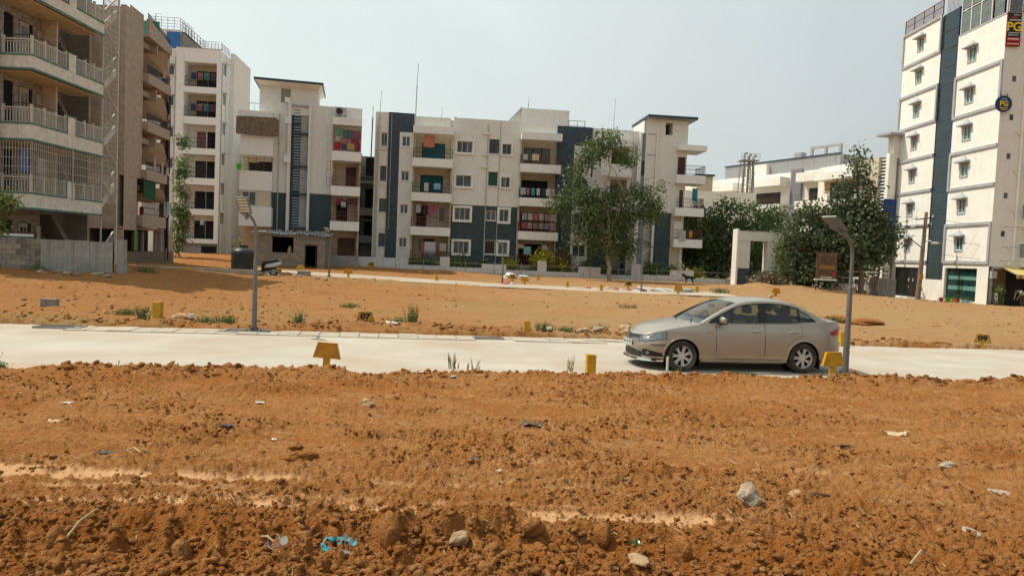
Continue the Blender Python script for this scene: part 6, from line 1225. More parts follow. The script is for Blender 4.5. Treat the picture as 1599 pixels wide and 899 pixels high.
    def rd_lo(x): return max(.275+max(0, x-2.85)*.25, .305+math.sqrt(max(0, .435**2-(x-3.385)**2)) if abs(x-3.385) < .435 else 0)
    dark = mat('panel_gap', (.02, .017, .014), rough=.9)
    q = patch(a_of(1.507), a_of(2.537), lambda a: .267, lambda a: ztop(X(a))-.006, .0015); q.build('panel_gap', dark, car, fix=False)
    q = patch(a_of(2.537), a_of(3.343), lambda a: rd_lo(X(a))-.008, lambda a: ztop(X(a))-.006, .0015, 40); q.build('panel_gap', dark, car, fix=False)
    for sg in (-1, 1):
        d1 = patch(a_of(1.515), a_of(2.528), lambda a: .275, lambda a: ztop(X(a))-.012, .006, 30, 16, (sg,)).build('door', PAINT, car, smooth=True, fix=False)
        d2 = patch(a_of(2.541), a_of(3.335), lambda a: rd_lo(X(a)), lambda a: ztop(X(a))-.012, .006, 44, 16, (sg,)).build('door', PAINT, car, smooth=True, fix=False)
        for dd, xx in ((d1, 2.37), (d2, 3.17)):
            h = MB(); y = abs(bodyp(a_of(xx), .82)[1]); h.tube([(xx-.105, sg*(y+.006), .825), (xx-.07, sg*(y+.036), .828), (xx+.07, sg*(y+.036), .832), (xx+.10, sg*(y+.006), .833)], [.010, .015, .015, .010], 8); h.build('handle', PAINT, dd, smooth=True)
            h = MB(); h.prism([(xx-.06+.062*math.cos(t)*1.0, .80+.028*math.sin(t)) for t in np.linspace(0, 2*math.pi, 13)[:-1]], min(sg*(y+.003), sg*(y+.009)), max(sg*(y+.003), sg*(y+.009)), 'y'); h.build('handle_cup', dark, dd)
    # sill and arches
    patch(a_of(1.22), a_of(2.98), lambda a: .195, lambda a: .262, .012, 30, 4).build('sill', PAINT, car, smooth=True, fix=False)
    for w in WX_:
        th = np.linspace(.0, math.pi, 34)
        for sg in (-1, 1):
            arch = MB(); well = MB()
            arch.grid([[bodyp(a_of(w+rr*math.cos(t)), .30+rr*math.sin(t) if .30+rr*math.sin(t) > .2 else .2, off, sg) for t in th] for rr, off in ((WR_-.004, -.004), (WR_+.002, .014), (WR_+.030, .012), (WR_+.040, .001))])
            well.grid([[(w+(WR_)*math.cos(t), sg*yy, .30+WR_*math.sin(t)) for t in np.linspace(-.25, math.pi+.25, 26)] for yy in (.815, .50)])
            well.prism([(w+WR_*math.cos(t), .30+WR_*math.sin(t)) for t in np.linspace(0, 2*math.pi, 22)[:-1]], sg*.50, sg*.49, 'y')
            arch.build('wheel_arch', PAINT, car, smooth=True, fix=False); well.build('wheel_well', BLACKP, car, fix=False)
    MB().box(.25, 4.15, -.72, .72, .19, .23).box(1.2, 3.0, -.70, .70, .17, .19).build('floor_pan', BLACKP, car); MB().tube([(1.9, .25, .16), (4.2, .35, .19)], .03, 8).build('exhaust_pipe', STEEL, car)
    # front: grille, lamps, bumper
    blk = patch(0, .43, lambda a: .575+.02*a, lambda a: .648+.055*a, .010, 12, 5).build('grille', BLACKP, car, fix=False)
    for k in range(3): patch(0, .42, lambda a, k=k: .59+.019*k+.03*a*k/2, lambda a, k=k: .596+.019*k+.03*a*k/2, .017, 12, 2).build('grille_bar', CHROME if k == 0 else BLACKP, blk, fix=False)
    for sg in (-1, 1):
        hl = patch(.40, 1.02, lambda a: .555+max(0, a-.62)*.20-(.0), lambda a: min(.668+(a-.40)*.14, ztop(X(a))-.02), .008, 26, 8, (sg,)); hl.build('headlight', LAMPGL, car, smooth=True, fix=False)
        patch(.385, 1.035, lambda a: .543+max(0, a-.62)*.20, lambda a: min(.68+(a-.40)*.14, ztop(X(a))-.008), .004, 26, 8, (sg,)).build('headlight_rim', BLACKP, car, fix=False)
        for a_, r_ in ((.56, .045), (.72, .04)):
            p = bodyp(a_, .615+.03*(a_ > .6), .0, sg); q = bodyp(a_, .615+.03*(a_ > .6), .014, sg); MB().tube([p, q], [r_, r_*.8], 14).build('reflector', CHROME, car, smooth=True)
        patch(.52, .98, lambda a: .265+(a-.52)*.02, lambda a: .40-abs(a-.60)*.16, .006, 14, 4, (sg,)).build('fog_lamp_housing', BLACKP, car, fix=False)
        p = bodyp(.66, .335, .004, sg); q = bodyp(.66, .335, .022, sg); MB().tube([p, q], [.042, .036], 12).build('fog_lamp', LAMPGL, car, smooth=True)
        patch(AMAX-1.0, AMAX-.34, lambda a: .70+max(0, (AMAX-.66-a))*.28, lambda a: .93-max(0, AMAX-.62-a)*.22, .008, 16, 6, (sg,)).build('tail_lamp', REDL, car, smooth=True, fix=False)
        patch(AMAX-.90, AMAX-.50, lambda a: .70+max(0, (AMAX-.66-a))*.28, lambda a: .745+max(0, (AMAX-.66-a))*.15, .012, 8, 3, (sg,)).build('reversing_lamp', WFRAME, car, fix=False)
    patch(0, .50, lambda a: .235+.01*a, lambda a: .372-.06*a, .008, 12, 5).build('lower_grille', BLACKP, car, fix=False)
    for k in range(4): patch(0, .47, lambda a, k=k: .255+.026*k, lambda a, k=k: .262+.026*k, .014, 10, 2).build('lower_grille_bar', mat('dark_grey_grille', (.05, .05, .05)), car, fix=False)
    patch(0, .98, lambda a: .176, lambda a: .206, .030, 40, 3).build('chrome_lip', CHROME, car, smooth=True, fix=False)
    patch(.72, 1.12, lambda a: .498-.02*(a-.72), lambda a: .512, .006, 14, 2).build('bumper_seam', dark, car, fix=False); patch(1.145, 1.152, lambda a: .52, lambda a: .86, .002, 3, 6).build('panel_gap', dark, car, fix=False) if False else None
    # number plate
    pl = MB().box(-.012, .0, -.25, .25, .425, .54).build('number_plate', WFRAME, car, loc=(-.012, 0, 0)); MB().box(-.014, -.0125, -.243, .243, .432, .436).box(-.014, -.0125, -.243, .243, .529, .533).build('plate_border', BLACKP, pl)
    txt('lettering', 'KA 47 779', .088, BT, pl, (-.0145, 0, .482), (math.pi/2, 0, -math.pi/2), ext=.001, sx=1.15, bold=.001)
    em = MB(); 
    n = 20
    for i in range(n):
        t0, t1 = 2*math.pi*i/n, 2*math.pi*(i+1)/n; em.bar((-.03, .052*math.cos(t0), .632+.052*math.sin(t0)), (-.03, .052*math.cos(t1), .632+.052*math.sin(t1)), .009)
    for pp in (((-.022, .672), (0, .638)), ((.022, .672), (0, .638)), ((-.038, .655), (-.018, .592)), ((-.018, .592), (0, .630)), ((.038, .655), (.018, .592)), ((.018, .592), (0, .630))): em.bar((-.03, pp[0][0], pp[0][1]), (-.03, pp[1][0], pp[1][1]), .009)
    em.build('emblem', CHROME, car, loc=(.012, 0, 0))
    y = abs(bodyp(a_of(1.38), .78)[1]); bd_ = MB()
    for k in range(3): bd_.box(1.31+k*.045, 1.345+k*.045, -y-.010, -y-.002, .775, .80)
    bd_.build('badge', CHROME, car)
    # mirrors
    for sg in (-1, 1):
        mm = MB(); mm.grid([[(1.60+sx*(.055-.045*abs(t_-.5)), sg*(.80+.20*t_), 1.03+sz*(.075-.05*abs(t_-.45)**1.3)) for sx, sz in ((-1, -.5), (-1, .5), (-.3, 1), (.8, .8), (1, 0), (.8, -.8), (-.3, -1))] for t_ in np.linspace(0, 1, 7)], close=True)
        mm.add([mm.v[i] for i in range(7)], [tuple(range(7))]); mm.add([mm.v[42+i] for i in range(7)], [tuple(range(7))]); mr_ = mm.build('wing_mirror', PAINT, car, smooth=50); MB().box(1.56, 1.66, min(sg*.74, sg*.98), max(sg*.74, sg*.98), .955, .975).bar((1.60, sg*.74, .965), (1.60, sg*.84, 1.0), .05).build('mirror_foot', BLACKP, mr_)
    # wipers, antenna, mud flaps
    MB().bar((1.08, -.55, .975), (1.30, -.05, 1.03), .018).bar((1.02, .1, .985), (1.22, .58, 1.01), .018).build('wiper', BLACKP, car); MB().tube([(3.05, 0, 1.46), (3.20, 0, 1.56)], [.012, .006], 6).build('antenna', BLACKP, car)
    for x in (1.19, 3.74): 
        for sg in (-1, 1): MB().box(x, x+.015, min(sg*.62, sg*.82), max(sg*.62, sg*.82), .10, .36).build('mud_flap', BLACKP, car)
    # cabin
    MB().box(1.25, 1.62, -.68, .68, .80, .955).build('dashboard', BLACKP, car, loc=(0, 0, 0)); MB().box(1.2, 3.75, -.70, .70, .25, .30).build('cabin_floor', BLACKP, car)
    st = MB()
    for i in range(20): t0, t1 = 2*math.pi*i/20, 2*math.pi*(i+1)/20; f_ = lambda t: (1.72+.07*math.sin(t), .34+.18*math.cos(t), .96+.165*math.sin(t)); st.bar(f_(t0), f_(t1), .026)
    st.bar(f_(math.pi), f_(0), .03); st.build('steering_wheel', BLACKP, car)
    for x, ys in ((2.15, (-.36, .36)), (3.0, (-.36, .36))):
        for y in ys:
            s_ = MB(); s_.prism([(x-.45, .42), (x+.02, .38), (x+.04, .56), (x+.26, 1.06), (x+.18, 1.12), (x+.08, 1.10), (x-.08, .62), (x-.45, .58)], y-.25, y+.25, 'y'); o = s_.build('seat', SEATM, car); bevel(o, .04, 3)
            hr = MB().box(x+.15, x+.26, y-.13, y+.13, 1.15, 1.31).build('headrest', SEATM, o); bevel(hr, .035, 3)
    MB().box(3.25, 3.85, -.66, .66, .93, .99).build('parcel_shelf', SEATM, car); MB().box(1.72, 1.78, -.1, .1, 1.24, 1.30).build('rear_view_mirror', BLACKP, car)
    # wheels
    prof = [(.20, -.085), (.225, -.095), (.285, -.098), (.300, -.08), (.305, -.04), (.305, .04), (.300, .08), (.285, .098), (.225, .095), (.20, .085)]
    tm = MB(); tm.grid([[(r*math.cos(t), y, r*math.sin(t)) for r, y in prof] for t in np.linspace(0, 2*math.pi, 41)]); tyre = tm.mesh('tyre', RUB, smooth=35)
    rm = MB(); rp = [(.21, .02), (.214, -.075), (.203, -.086), (.194, -.075), (.190, -.03)]
    rm.grid([[(r*math.cos(t), y, r*math.sin(t)) for r, y in rp] for t in np.linspace(0, 2*math.pi, 41)])
    for k in range(7):
        t = 2*math.pi*k/7+.25; ca, sa = math.cos(t), math.sin(t)
        for s2 in (-1, 1):
            pts = []
            for r, wv, yy in ((.045, .022, -.066), (.12, .020, -.062), (.195, .040, -.072)):
                c_ = s2*wv*.62; pts.append((r, c_, yy))
            def P(r, c, yy): return (r*ca-c*sa, yy, r*sa+c*ca)
            w_ = .0125
            rm.grid([[P(r, c-w_, yy+.03), P(r, c-w_*.8, yy), P(r, c+w_*.8, yy), P(r, c+w_, yy+.03)] for r, c, yy in pts])
    rm.tube([(0, -.03, 0), (0, -.072, 0)], [.058, .045], 16); rm.tube([(0, -.072, 0), (0, -.08, 0)], [.028, .024], 12); rim = rm.mesh('rim', ALLOY, smooth=35)
    br = MB().tube([(0, .02, 0), (0, .035, 0)], .20, 20).tube([(0, -.01, 0), (0, -.03, 0)], .11, 18).mesh('brake_disc', mat('dark_brake', (.03, .028, .026), rough=.6, metal=.4))
    for w in WX_:
        for sg in (-1, 1):
            o = bpy.data.objects.new('wheel', None); COL.objects.link(o); o.parent = car; o.location = (w, sg*.735, .303); o.rotation_euler = (0, random.uniform(0, 1), 0 if sg < 0 else math.pi)
            for nm, me in (('tyre', tyre), ('rim', rim), ('brake_disc', br)): inst(nm, me, o)
    return car
_u2 = Vector((math.cos(rad(8.9)), math.sin(rad(8.9)), 0)); _v2 = Vector((-_u2.y, _u2.x, 0)); _fw = Vector((3.38, 13.68, 0))
car = make_car(_fw-_u2*.83+_v2*.83+Vector((0, 0, .004)), rad(8.9))
# ---------------------------------------------------------------- street lamps
LEDM = mat('led_module_white', (.50, .42, .30), rough=.4, var=.1)
def lamp_parts(tilt=29):
    root = bpy.data.objects.new('street_lamp', None); COL.objects.link(root)
    MB().tube([(0, 0, 0), (0, 0, 1.75)], [.066, .046], 12).tube([(0, 0, 1.75), (0, 0, 1.80)], [.046, .034], 12).build('pole', LAMPG, root, smooth=50)
    MB().box(-.15, .15, -.15, .15, 0, .022).box(-.012, .012, -.12, .12, .022, .1).box(-.12, .12, -.012, .012, .022, .1).build('base_plate', LAMPG, root)
    for sx in (-.11, .11):
        for sy in (-.11, .11): MB().tube([(sx, sy, .02), (sx, sy, .07)], .014, 6).build('bolt', LAMPG, root)
    MB().tube([(0, 0, 1.78), (0, 0, 2.38), (-.02, 0, 2.52), (-.09, 0, 2.66), (-.20, 0, 2.76), (-.36, 0, 2.85)], [.036, .034, .034, .034, .034, .032], 12).build('arm', LAMPG, root, smooth=50)
    h = bpy.data.objects.new('lamp_head', MB().prism([(.18, -.06), (.24, -.03), (.24, .03), (.18, .06), (.10, .185), (-.38, .185), (-.38, -.185), (.10, -.185)], 0, .035).box(.08, .26, -.04, .04, -.04, .0).mesh('lamp_head', LAMPG)); COL.objects.link(h); h.parent = root
    h.location = (-.50, 0, 2.93); h.rotation_euler = (0, rad(tilt), 0)
    MB().box(-.37, .10, -.175, .175, .035, .045).build('solar_panel', mat('dark_solar_cell', (.015, .02, .04), rough=.15), h)
    for k in range(5): MB().box(-.345+k*.085, -.29+k*.085, -.145, .145, -.012, -.001).build('led_bar', LEDM, h)
    MB().tube([(.11, 0, -.001), (.11, 0, -.03)], .03, 10).build('sensor', LEDM, h)
    return root, h
def lamp(x, y, rz, label, tilt=29, proto=[]):
    if not proto: proto.append(lamp_parts()); r, h = proto[0]
    else: r = copy_tree(proto[0][0]); h = [c for c in r.children if c.name.startswith('lamp_head')][0]
    r.location = (x, y, gz(x, y)+.01); r.rotation_euler = (0, 0, rz); h.rotation_euler = (0, rad(tilt), 0); tag(r, label, 'street lamp', 'solar street lamps along the two concrete roads'); return r
l2_ = lamp(6.72, 14.0, rad(28), 'solar street lamp right behind the parked sedan with its panel pointing left', 34); [q for q in l2_.children if q.name.startswith('lamp_head')][0].scale = (.86, .86, .86)
lamp(-6.30, 17.25, rad(78), 'solar street lamp on the left far road edge showing its pale lamp bars', 64)
lamp(-11.9, 45.7, rad(85), 'small distant solar street lamp right of the block shed', 40)
lamp(-.72, 50.9, rad(-20), 'small distant solar street lamp in front of the long middle block', 30)
lamp(8.85, 48.2, rad(200), 'small distant solar street lamp in front of the stair tower', 34)
# pit frame at the lamp foot
t = thing('lamp_pit', 'shallow dark square pit around the foot of the left street lamp', 'pit', (-6.35, 17.15, .012), ang); MB().box(-.62, .45, -.30, -.20, 0, .03).box(-.62, .45, .22, .30, 0, .03).box(-.66, -.58, -.2, .22, 0, .03).build('rim', CONC, t); MB().box(-.58, .44, -.2, .22, .0, .006).build('pit', mat('dark_cement', (.08, .07, .055)), t)  # flat sheet of darker cement colour inside the rim
# ---------------------------------------------------------------- yellow plot markers
def board(x, y, rz, label, num=None, back=False, sc=1., dark=False, tilt=0, zoff=0):
    m = YEL_SHADE if back else YEL; t = thing('plot_marker', label, 'plot marker', (x, y, gz(x, y)+zoff), rz, 'yellow plot number markers'); t.rotation_euler = (0, tilt, rz); t.scale = (sc,)*3
    MB().prism([(-.24, .20), (.24, .20), (.165, .47), (-.165, .47)], -.03, .03, 'y').build('board', m, t)
    MB().box(-.055, .055, -.028, .028, -.1, .197).build('post', m, t)
    if num:
        gb = mat('grey_blue_border', (.10, .12, .14), var=.15) ; P = [(-.24, .20), (.24, .20), (.165, .47), (-.165, .47)]
        bm_ = MB()
        for i in range(4):
            a, b = P[i], P[(i+1) % 4]; bm_.bar((a[0]*.94, -.034, .335+(a[1]-.335)*.9), (b[0]*.94, -.034, .335+(b[1]-.335)*.9), .022, .006)
        bm_.build('border', gb, t); txt('lettering', num, .20, BT, t, (0, -.036, .335), ext=.004, sx=1.25, bold=.010)
    return t
def post(x, y, h, w, label, rz=0, m=None, zoff=0):
    t = thing('marker_post', label, 'post', (x, y, gz(x, y)-.05+zoff), rz, 'short yellow marker posts'); MB().box(-w/2, w/2, -w/2, w/2, 0, h+.05).build('post_body', m or YEL, t); MB().box(-w/2+.01, w/2-.01, -w/2+.01, w/2-.01, h+.051, h+.056).build('post_top', YEL, t); return t
board(-3.17, 12.15, rad(-3), 'yellow marker board with its back coloured as in shade, left of centre on the near road edge', back=True, tilt=rad(2.2), zoff=.03)
board(6.28, 13.60, rad(14), 'yellow marker board seen from behind, between the sedan wheel and the lamp post', sc=1.0, zoff=.05)
board(-3.9, 18.85, rad(4), 'yellow marker board with the black number 07 on the far road edge', '07')
board(13.55, 20.15, rad(-22), 'yellow marker board with the black number 09 near the right edge', '09', sc=.92)
post(1.50, 12.85, .38, .165, 'short yellow post standing on the near road edge left of the sedan', rad(6)); post(-9.07, 18.05, .46, .19, 'short yellow post on the far road edge at the left of the lamp', rad(3), zoff=.10)
post(.44, 18.75, .40, .16, 'short yellow post on the far road edge near the picture centre', rad(5)); post(9.15, 19.35, .40, .15, 'short yellow post on the far road edge just left of the right lamp post', rad(5))
def PXY(px, py, z=0.):
    d = _f+_R*((px-799.5)/1100)+_U*((449.5-py)/1100); t_ = (z-2.15)/d.z; return d.x*t_, d.y*t_
for (X_, Y_, lab) in ((-7.4, 56.5, 'tiny yellow post before the wall stub left of the striped laundry'), (-5.3, 49.4, 'tiny yellow post on the far lane edge near the red sack'), (2.1, 57.5, 'tiny yellow post by the wall below the lowest dark balcony'),
                      (3.9, 49.6, 'tiny yellow post left of the scattered rubbish sacks'), (6.0, 47.3, 'tiny yellow post right of the scattered rubbish sacks'), (13.0, 49.5, 'small yellow post behind the broken slabs'), (-14.0, 42.3, 'small yellow post right behind the scooter'), (28.6, 57.0, 'small yellow post by the white hatchback')):
    post(X_, Y_, .42, .2, lab)
for (X_, Y_, rz_, lab, bk) in ((-11.0, 47.2, 0, 'small orange marker board on the far lane right of the shed', True), (-14.6, 48.5, .3, 'small yellow marker board at the shed door', False), (.9, 50.6, 0, 'small orange marker board on the far lane near the red sack', True),
                              (11.1, 47.0, 0, 'small orange marker board in front of the broken slabs', True), (18.0, 48.0, 0, 'small weathered marker board in the field above the sedan roof', True), (27.3, 56.6, .2, 'wide yellow marker board next to the white hatchback', False)):
    board(X_, Y_, rz_, lab, back=bk, sc=1.25)
for (X_, Y_, n_, lab) in ((-11.5, 57.2, '12', 'tiny numbered marker board in front of the white wall below the striped laundry'), (.0, 52.9, '10', 'tiny numbered marker board left of the orange board on the far lane'), (8.3, 50.3, '08', 'tiny numbered marker board next to the distant street lamp')):
    b_ = board(X_, Y_, 0, lab, n_, sc=1.25)
# ---------------------------------------------------------------- scooter, motorcycle, hatchback
WPL = mat('white_scooter_plastic', (.60, .60, .60), rough=.3, var=.1); BPL = mat('black_scooter_plastic', (.02, .02, .022), rough=.5)
def wheel2(parent, x, z, r, w):
    o = MB().grid([[(r_*math.cos(t), y, r_*math.sin(t)) for r_, y in ((r*.6, -w/2), (r*.9, -w/2), (r, 0), (r*.9, w/2), (r*.6, w/2))] for t in np.linspace(0, 2*math.pi, 25)]).build('wheel', RUB, parent, loc=(x, 0, z), smooth=True); MB().tube([(0, -w*.3, 0), (0, w*.3, 0)], r*.6, 14).build('hub', ALLOY, o)
def scooter(loc, rz):
    t = thing('scooter', 'white and black scooter parked facing left behind the left street lamp', 'scooter', loc, rz)
    wheel2(t, -.62, .23, .23, .1); wheel2(t, .60, .23, .23, .11)
    MB().prism([(-.78, .36), (-.62, .50), (-.44, .42), (-.40, .30), (-.5, .40), (-.62, .44), (-.74, .34)], -.07, .07, 'y').build('front_mudguard', WPL, t)
    o = MB().prism([(-.52, .42), (-.40, .95), (-.32, .97), (-.26, .9), (-.36, .40), (-.28, .26), (-.40, .24)], -.20, .20, 'y').build('leg_shield', WPL, t); bevel(o, .03, 2)
    o = MB().prism([(-.30, .40), (-.24, .86), (-.20, .84), (-.24, .38)], -.17, .17, 'y').build('inner_panel', BPL, t)
    MB().box(-.21, -.17, -.10, .10, .52, .66).build('orange_sticker', mat('orange_sticker', (.60, .25, .03)), t); MB().box(-.36, .10, -.15, .15, .24, .30).build('footboard', BPL, t)
    o = MB().prism([(.16, .42), (.22, .58), (.45, .64), (.80, .74), (1.0, .74), (.92, .58), (.72, .50), (.45, .44)], -.17, .17, 'y').build('side_panel', WPL, t); MB().box(.02, .55, -.13, .13, .22, .60).build('engine_cover', BPL, t); bevel(o, .04, 2)
    o = MB().prism([(.06, .60), (.10, .76), (.40, .79), (.80, .90), (.90, .84), (.80, .755), (.25, .62)], -.15, .15, 'y').build('seat', BPL, t); bevel(o, .03, 2)
    o = MB().prism([(-.52, .93), (-.50, 1.06), (-.36, 1.12), (-.24, 1.06), (-.26, .95)], -.13, .13, 'y').build('handlebar_cover', WPL, t); bevel(o, .04, 2)
    MB().tube([(-.33, -.33, 1.04), (-.38, 0, 1.04), (-.33, .33, 1.04)], .018, 6).build('handlebar', BPL, t); MB().tube([(-.53, 0, 1.0), (-.50, 0, 1.0)], .06, 12).build('headlamp', LAMPGL, t)
    for s_ in (-1, 1): MB().tube([(-.36, s_*.22, 1.05), (-.32, s_*.28, 1.22)], .008, 5).mbox(Matrix.Translation((-.32, s_*.30, 1.25)), .02, .12, .07).build('mirror', BPL, t)
    MB().tube([(.78, -.12, .80), (.98, -.12, .88), (.98, .12, .88), (.78, .12, .80)], .014, 6).build('grab_rail', STEEL, t); MB().tube([(.2, -.15, .22), (.85, -.17, .28)], [.03, .05], 8).build('exhaust', STEEL, t); MB().bar((.1, .1, .26), (.18, .16, .0), .025).build('stand', IRON, t); return t
sc_ = scooter((-14.35, 40.2, gz(-14.35, 40.2)), rad(12)); sc_.scale = (1.1, 1.1, 1.1)
def motorbike(loc, rz):
    t = thing('motorcycle', 'dark motorcycle parked nose out beside the dark entrance of the white tower', 'motorcycle', loc, rz)
    wheel2(t, -.68, .30, .30, .09); wheel2(t, .62, .30, .30, .11); MB().tube([(-.68, -.07, .3), (-.45, -.07, .95)], .022, 6).build('fork', CHROME, t); MB().tube([(-.68, .07, .3), (-.45, .07, .95)], .022, 6).build('fork', CHROME, t)
    o = MB().prism([(-.38, .72), (-.35, .95), (-.1, 1.0), (.15, .86), (.12, .74)], -.14, .14, 'y').build('fuel_tank', BPL, t); bevel(o, .05, 2); o = MB().prism([(.08, .76), (.12, .86), (.55, .84), (.88, .92), (.86, .82), (.5, .74)], -.12, .12, 'y').build('seat', BPL, t); bevel(o, .03, 2)
    MB().box(-.22, .18, -.13, .13, .3, .62).build('engine', IRON, t); MB().tube([(-.52, 0, .9), (-.62, 0, .9)], [.05, .085], 14).build('headlamp', CHROME, t); MB().tube([(-.40, -.36, 1.05), (-.46, 0, 1.0), (-.40, .36, 1.05)], .016, 6).build('handlebar', BPL, t); MB().prism([(-.95, .45), (-.68, .64), (-.4, .5), (-.68, .6)], -.06, .06, 'y').build('front_mudguard', CHROME, t)
    MB().bar((-.4, 0, .95), (-.25, 0, .4), .05).bar((.15, 0, .8), (.62, 0, .3), .05).bar((-.2, 0, .35), (.3, 0, .3), .05).build('frame', IRON, t); MB().tube([(-.40, -.25, 1.06), (-.38, -.30, 1.25)], .008, 5).mbox(Matrix.Translation((-.38, -.31, 1.28)), .02, .11, .07).build('mirror', CHROME, t); return t
motorbike((36.1, 52.6, gz(36.1, 52.6)), rad(60))
def hatchback(loc, rz):                       # x: front 0 -> rear 3.6
    t = thing('hatchback_car', 'white hatchback seen from its rear corner under the thin carport roof', 'car', loc, rz); HW = mat('silver_white_car_paint', (.74, .75, .75), rough=.25, var=.06)
    side = [(0, .30), (.02, .62), (.15, .75), (.85, .92), (1.45, 1.42), (1.7, 1.50), (3.0, 1.52), (3.42, 1.42), (3.62, .98), (3.66, .55), (3.60, .28)]
    def ins(z): return .80-(max(0, z-.9)*.25)
    mb = MB(); n = 15; L_ = []; 
    for x, z in side: L_.append([(x+(.06*(1-abs(u)**3) if x > 3 else -.05*(1-abs(u)**3) if x < .3 else 0), u*ins(z), z+.04*(1-u*u)*(z > 1.3)) for u in np.linspace(-1, 1, n)])
    mb.grid(L_)
    for sg in (-1, 1): mb.add([(x, sg*ins(z), z) for x, z in side], [tuple(range(len(side)))])
    o = mb.build('body', HW, t, smooth=35)
    for sg in (-1, 1):
        def sw(nm, P, m): q = MB(); q.add([(x, sg*(ins(z)+.008), z) for x, z in P], [tuple(range(len(P)))]); q.build(nm, m, t, fix=False)
        sw('side_window', [(1.08, .98), (1.50, 1.38), (1.95, 1.41), (1.95, .98)], TEALGL if sg > 9 else GLASS); sw('side_window', [(2.02, .98), (2.02, 1.41), (2.75, 1.41), (2.82, .98)], GLASS); sw('side_window', [(2.9, 1.0), (2.85, 1.40), (3.2, 1.38), (3.38, 1.05)], GLASS)
        for x in (.65, 2.95):
            w_ = MB().grid([[(r_*math.cos(a), y, r_*math.sin(a)) for r_, y in ((.16, -.07), (.26, -.08), (.28, 0), (.26, .08), (.16, .07))] for a in np.linspace(0, 2*math.pi, 21)]).build('wheel', RUB, t, loc=(x, sg*.74, .28), smooth=True); MB().tube([(0, -.075, 0), (0, .075, 0)], .17, 14).build('rim', ALLOY, w_)
        MB().box(3.45, 3.66, min(sg*.60, sg*.79), max(sg*.60, sg*.79), .85, 1.12).build('tail_lamp', REDL, t)
        MB().box(1.2, 1.32, min(sg*.80, sg*.98), max(sg*.80, sg*.98), .98, 1.1).build('wing_mirror', HW, t)
    q = MB(); q.grid([[(3.46+(.21)*(1-v)+.06*(1-u*u*.5)+.015, u*.62, 1.03+.36*v) for u in np.linspace(-1, 1, 7)] for v in (0, .5, 1)]); q.build('rear_window', GLASS, t, fix=False)
    MB().box(3.70, 3.73, -.25, .25, .62, .74).build('number_plate', WFRAME, t); MB().box(3.58, 3.76, -.78, .78, .30, .52).build('bumper', HW, t); MB().box(.05, 3.6, -.76, .76, .2, .3).build('underside', BLACKP, t)
    q = MB(); q.grid([[(.90+.5*v-.03*(1-u*u), u*.64, .96+.42*v) for u in np.linspace(-1, 1, 7)] for v in (0, 1)]); q.build('windshield', GLASS, t, fix=False); return t
hatchback((27.6, 62.8, gz(29, 60)+.02), rad(-42))
# ---------------------------------------------------------------- people and a dog: one skin each
def skinfig(name, verts, edges, radii, m, parent, sub=2, root=0, loc=(0, 0, 0)):
    me = bpy.data.meshes.new(name); me.from_pydata(verts, edges, []); o = bpy.data.objects.new(name, me); COL.objects.link(o); o.parent = parent; o.location = loc
    md = o.modifiers.new('skin', 'SKIN'); md.use_smooth_shade = True
    for i, r in enumerate(radii): me.skin_vertices[0].data[i].radius = (r, r) if not isinstance(r, tuple) else r
    me.skin_vertices[0].data[root].use_root = True; s_ = o.modifiers.new('sub', 'SUBSURF'); s_.levels = sub; s_.render_levels = sub; me.materials.append(m); return o
SKINM = mat('brown_skin', (.16, .08, .045), rough=.6, var=.1); HAIR = mat('black_hair', (.01, .009, .008))
def person_bend(loc, rz, label, shirt, trouser):
    t = thing('person', label, 'person', loc, rz)
    V = [(0, 0, .92), (-.12, 0, 1.02), (-.30, 0, 1.16), (-.44, 0, 1.22), (-.54, 0, 1.20), (-.64, 0, 1.15), (-.70, 0, 1.09),
         (-.42, .19, 1.18), (-.48, .22, .92), (-.60, .16, .72), (-.64, .14, .63), (-.42, -.19, 1.18), (-.48, -.22, .92), (-.60, -.16, .72), (-.64, -.14, .63),
         (0, .10, .86), (-.05, .12, .48), (.04, .12, .09), (-.10, .13, .03), (0, -.10, .86), (-.03, -.12, .48), (.05, -.12, .09), (-.09, -.13, .03)]
    Ed = [(0, 1), (1, 2), (2, 3), (3, 4), (4, 5), (5, 6), (3, 7), (7, 8), (8, 9), (9, 10), (3, 11), (11, 12), (12, 13), (13, 14), (0, 15), (15, 16), (16, 17), (17, 18), (0, 19), (19, 20), (20, 21), (21, 22)]
    Rr = [.12, .11, .13, .11, .05, .085, .075, .055, .042, .032, .03, .055, .042, .032, .03, .085, .058, .04, .03, .085, .058, .04, .03]
    skinfig('body', V, Ed, Rr, SKINM, t)
    skinfig('shirt', [V[0], V[1], V[2], V[3], V[7], (-.46, .215, 1.02), V[11], (-.46, -.215, 1.02)], [(0, 1), (1, 2), (2, 3), (3, 4), (4, 5), (3, 6), (6, 7)], [.15, .14, .155, .13, .075, .065, .075, .065], shirt, t)
    skinfig('trousers', [V[0], V[15], V[16], (.03, .12, .14), V[19], V[20], (.04, -.12, .14)], [(0, 1), (1, 2), (2, 3), (0, 4), (4, 5), (5, 6)], [.14, .10, .072, .06, .10, .072, .06], trouser, t)
    skinfig('hair', [(-.60, 0, 1.21), (-.66, 0, 1.19), (-.71, 0, 1.13)], [(0, 1), (1, 2)], [.07, .08, .05], HAIR, t, 1)
    for sg in (-1, 1):
        for k in range(4): skinfig('finger', [(-.645, sg*(.15-.018*k), .62), (-.665, sg*(.15-.018*k), .57-.004*k), (-.655, sg*(.15-.018*k), .535)], [(0, 1), (1, 2)], [.010, .009, .008], SKINM, t, 1)
        skinfig('thumb', [(-.635, sg*.10, .65), (-.66, sg*.085, .61), (-.665, sg*.09, .58)], [(0, 1), (1, 2)], [.011, .01, .008], SKINM, t, 1)
    return t
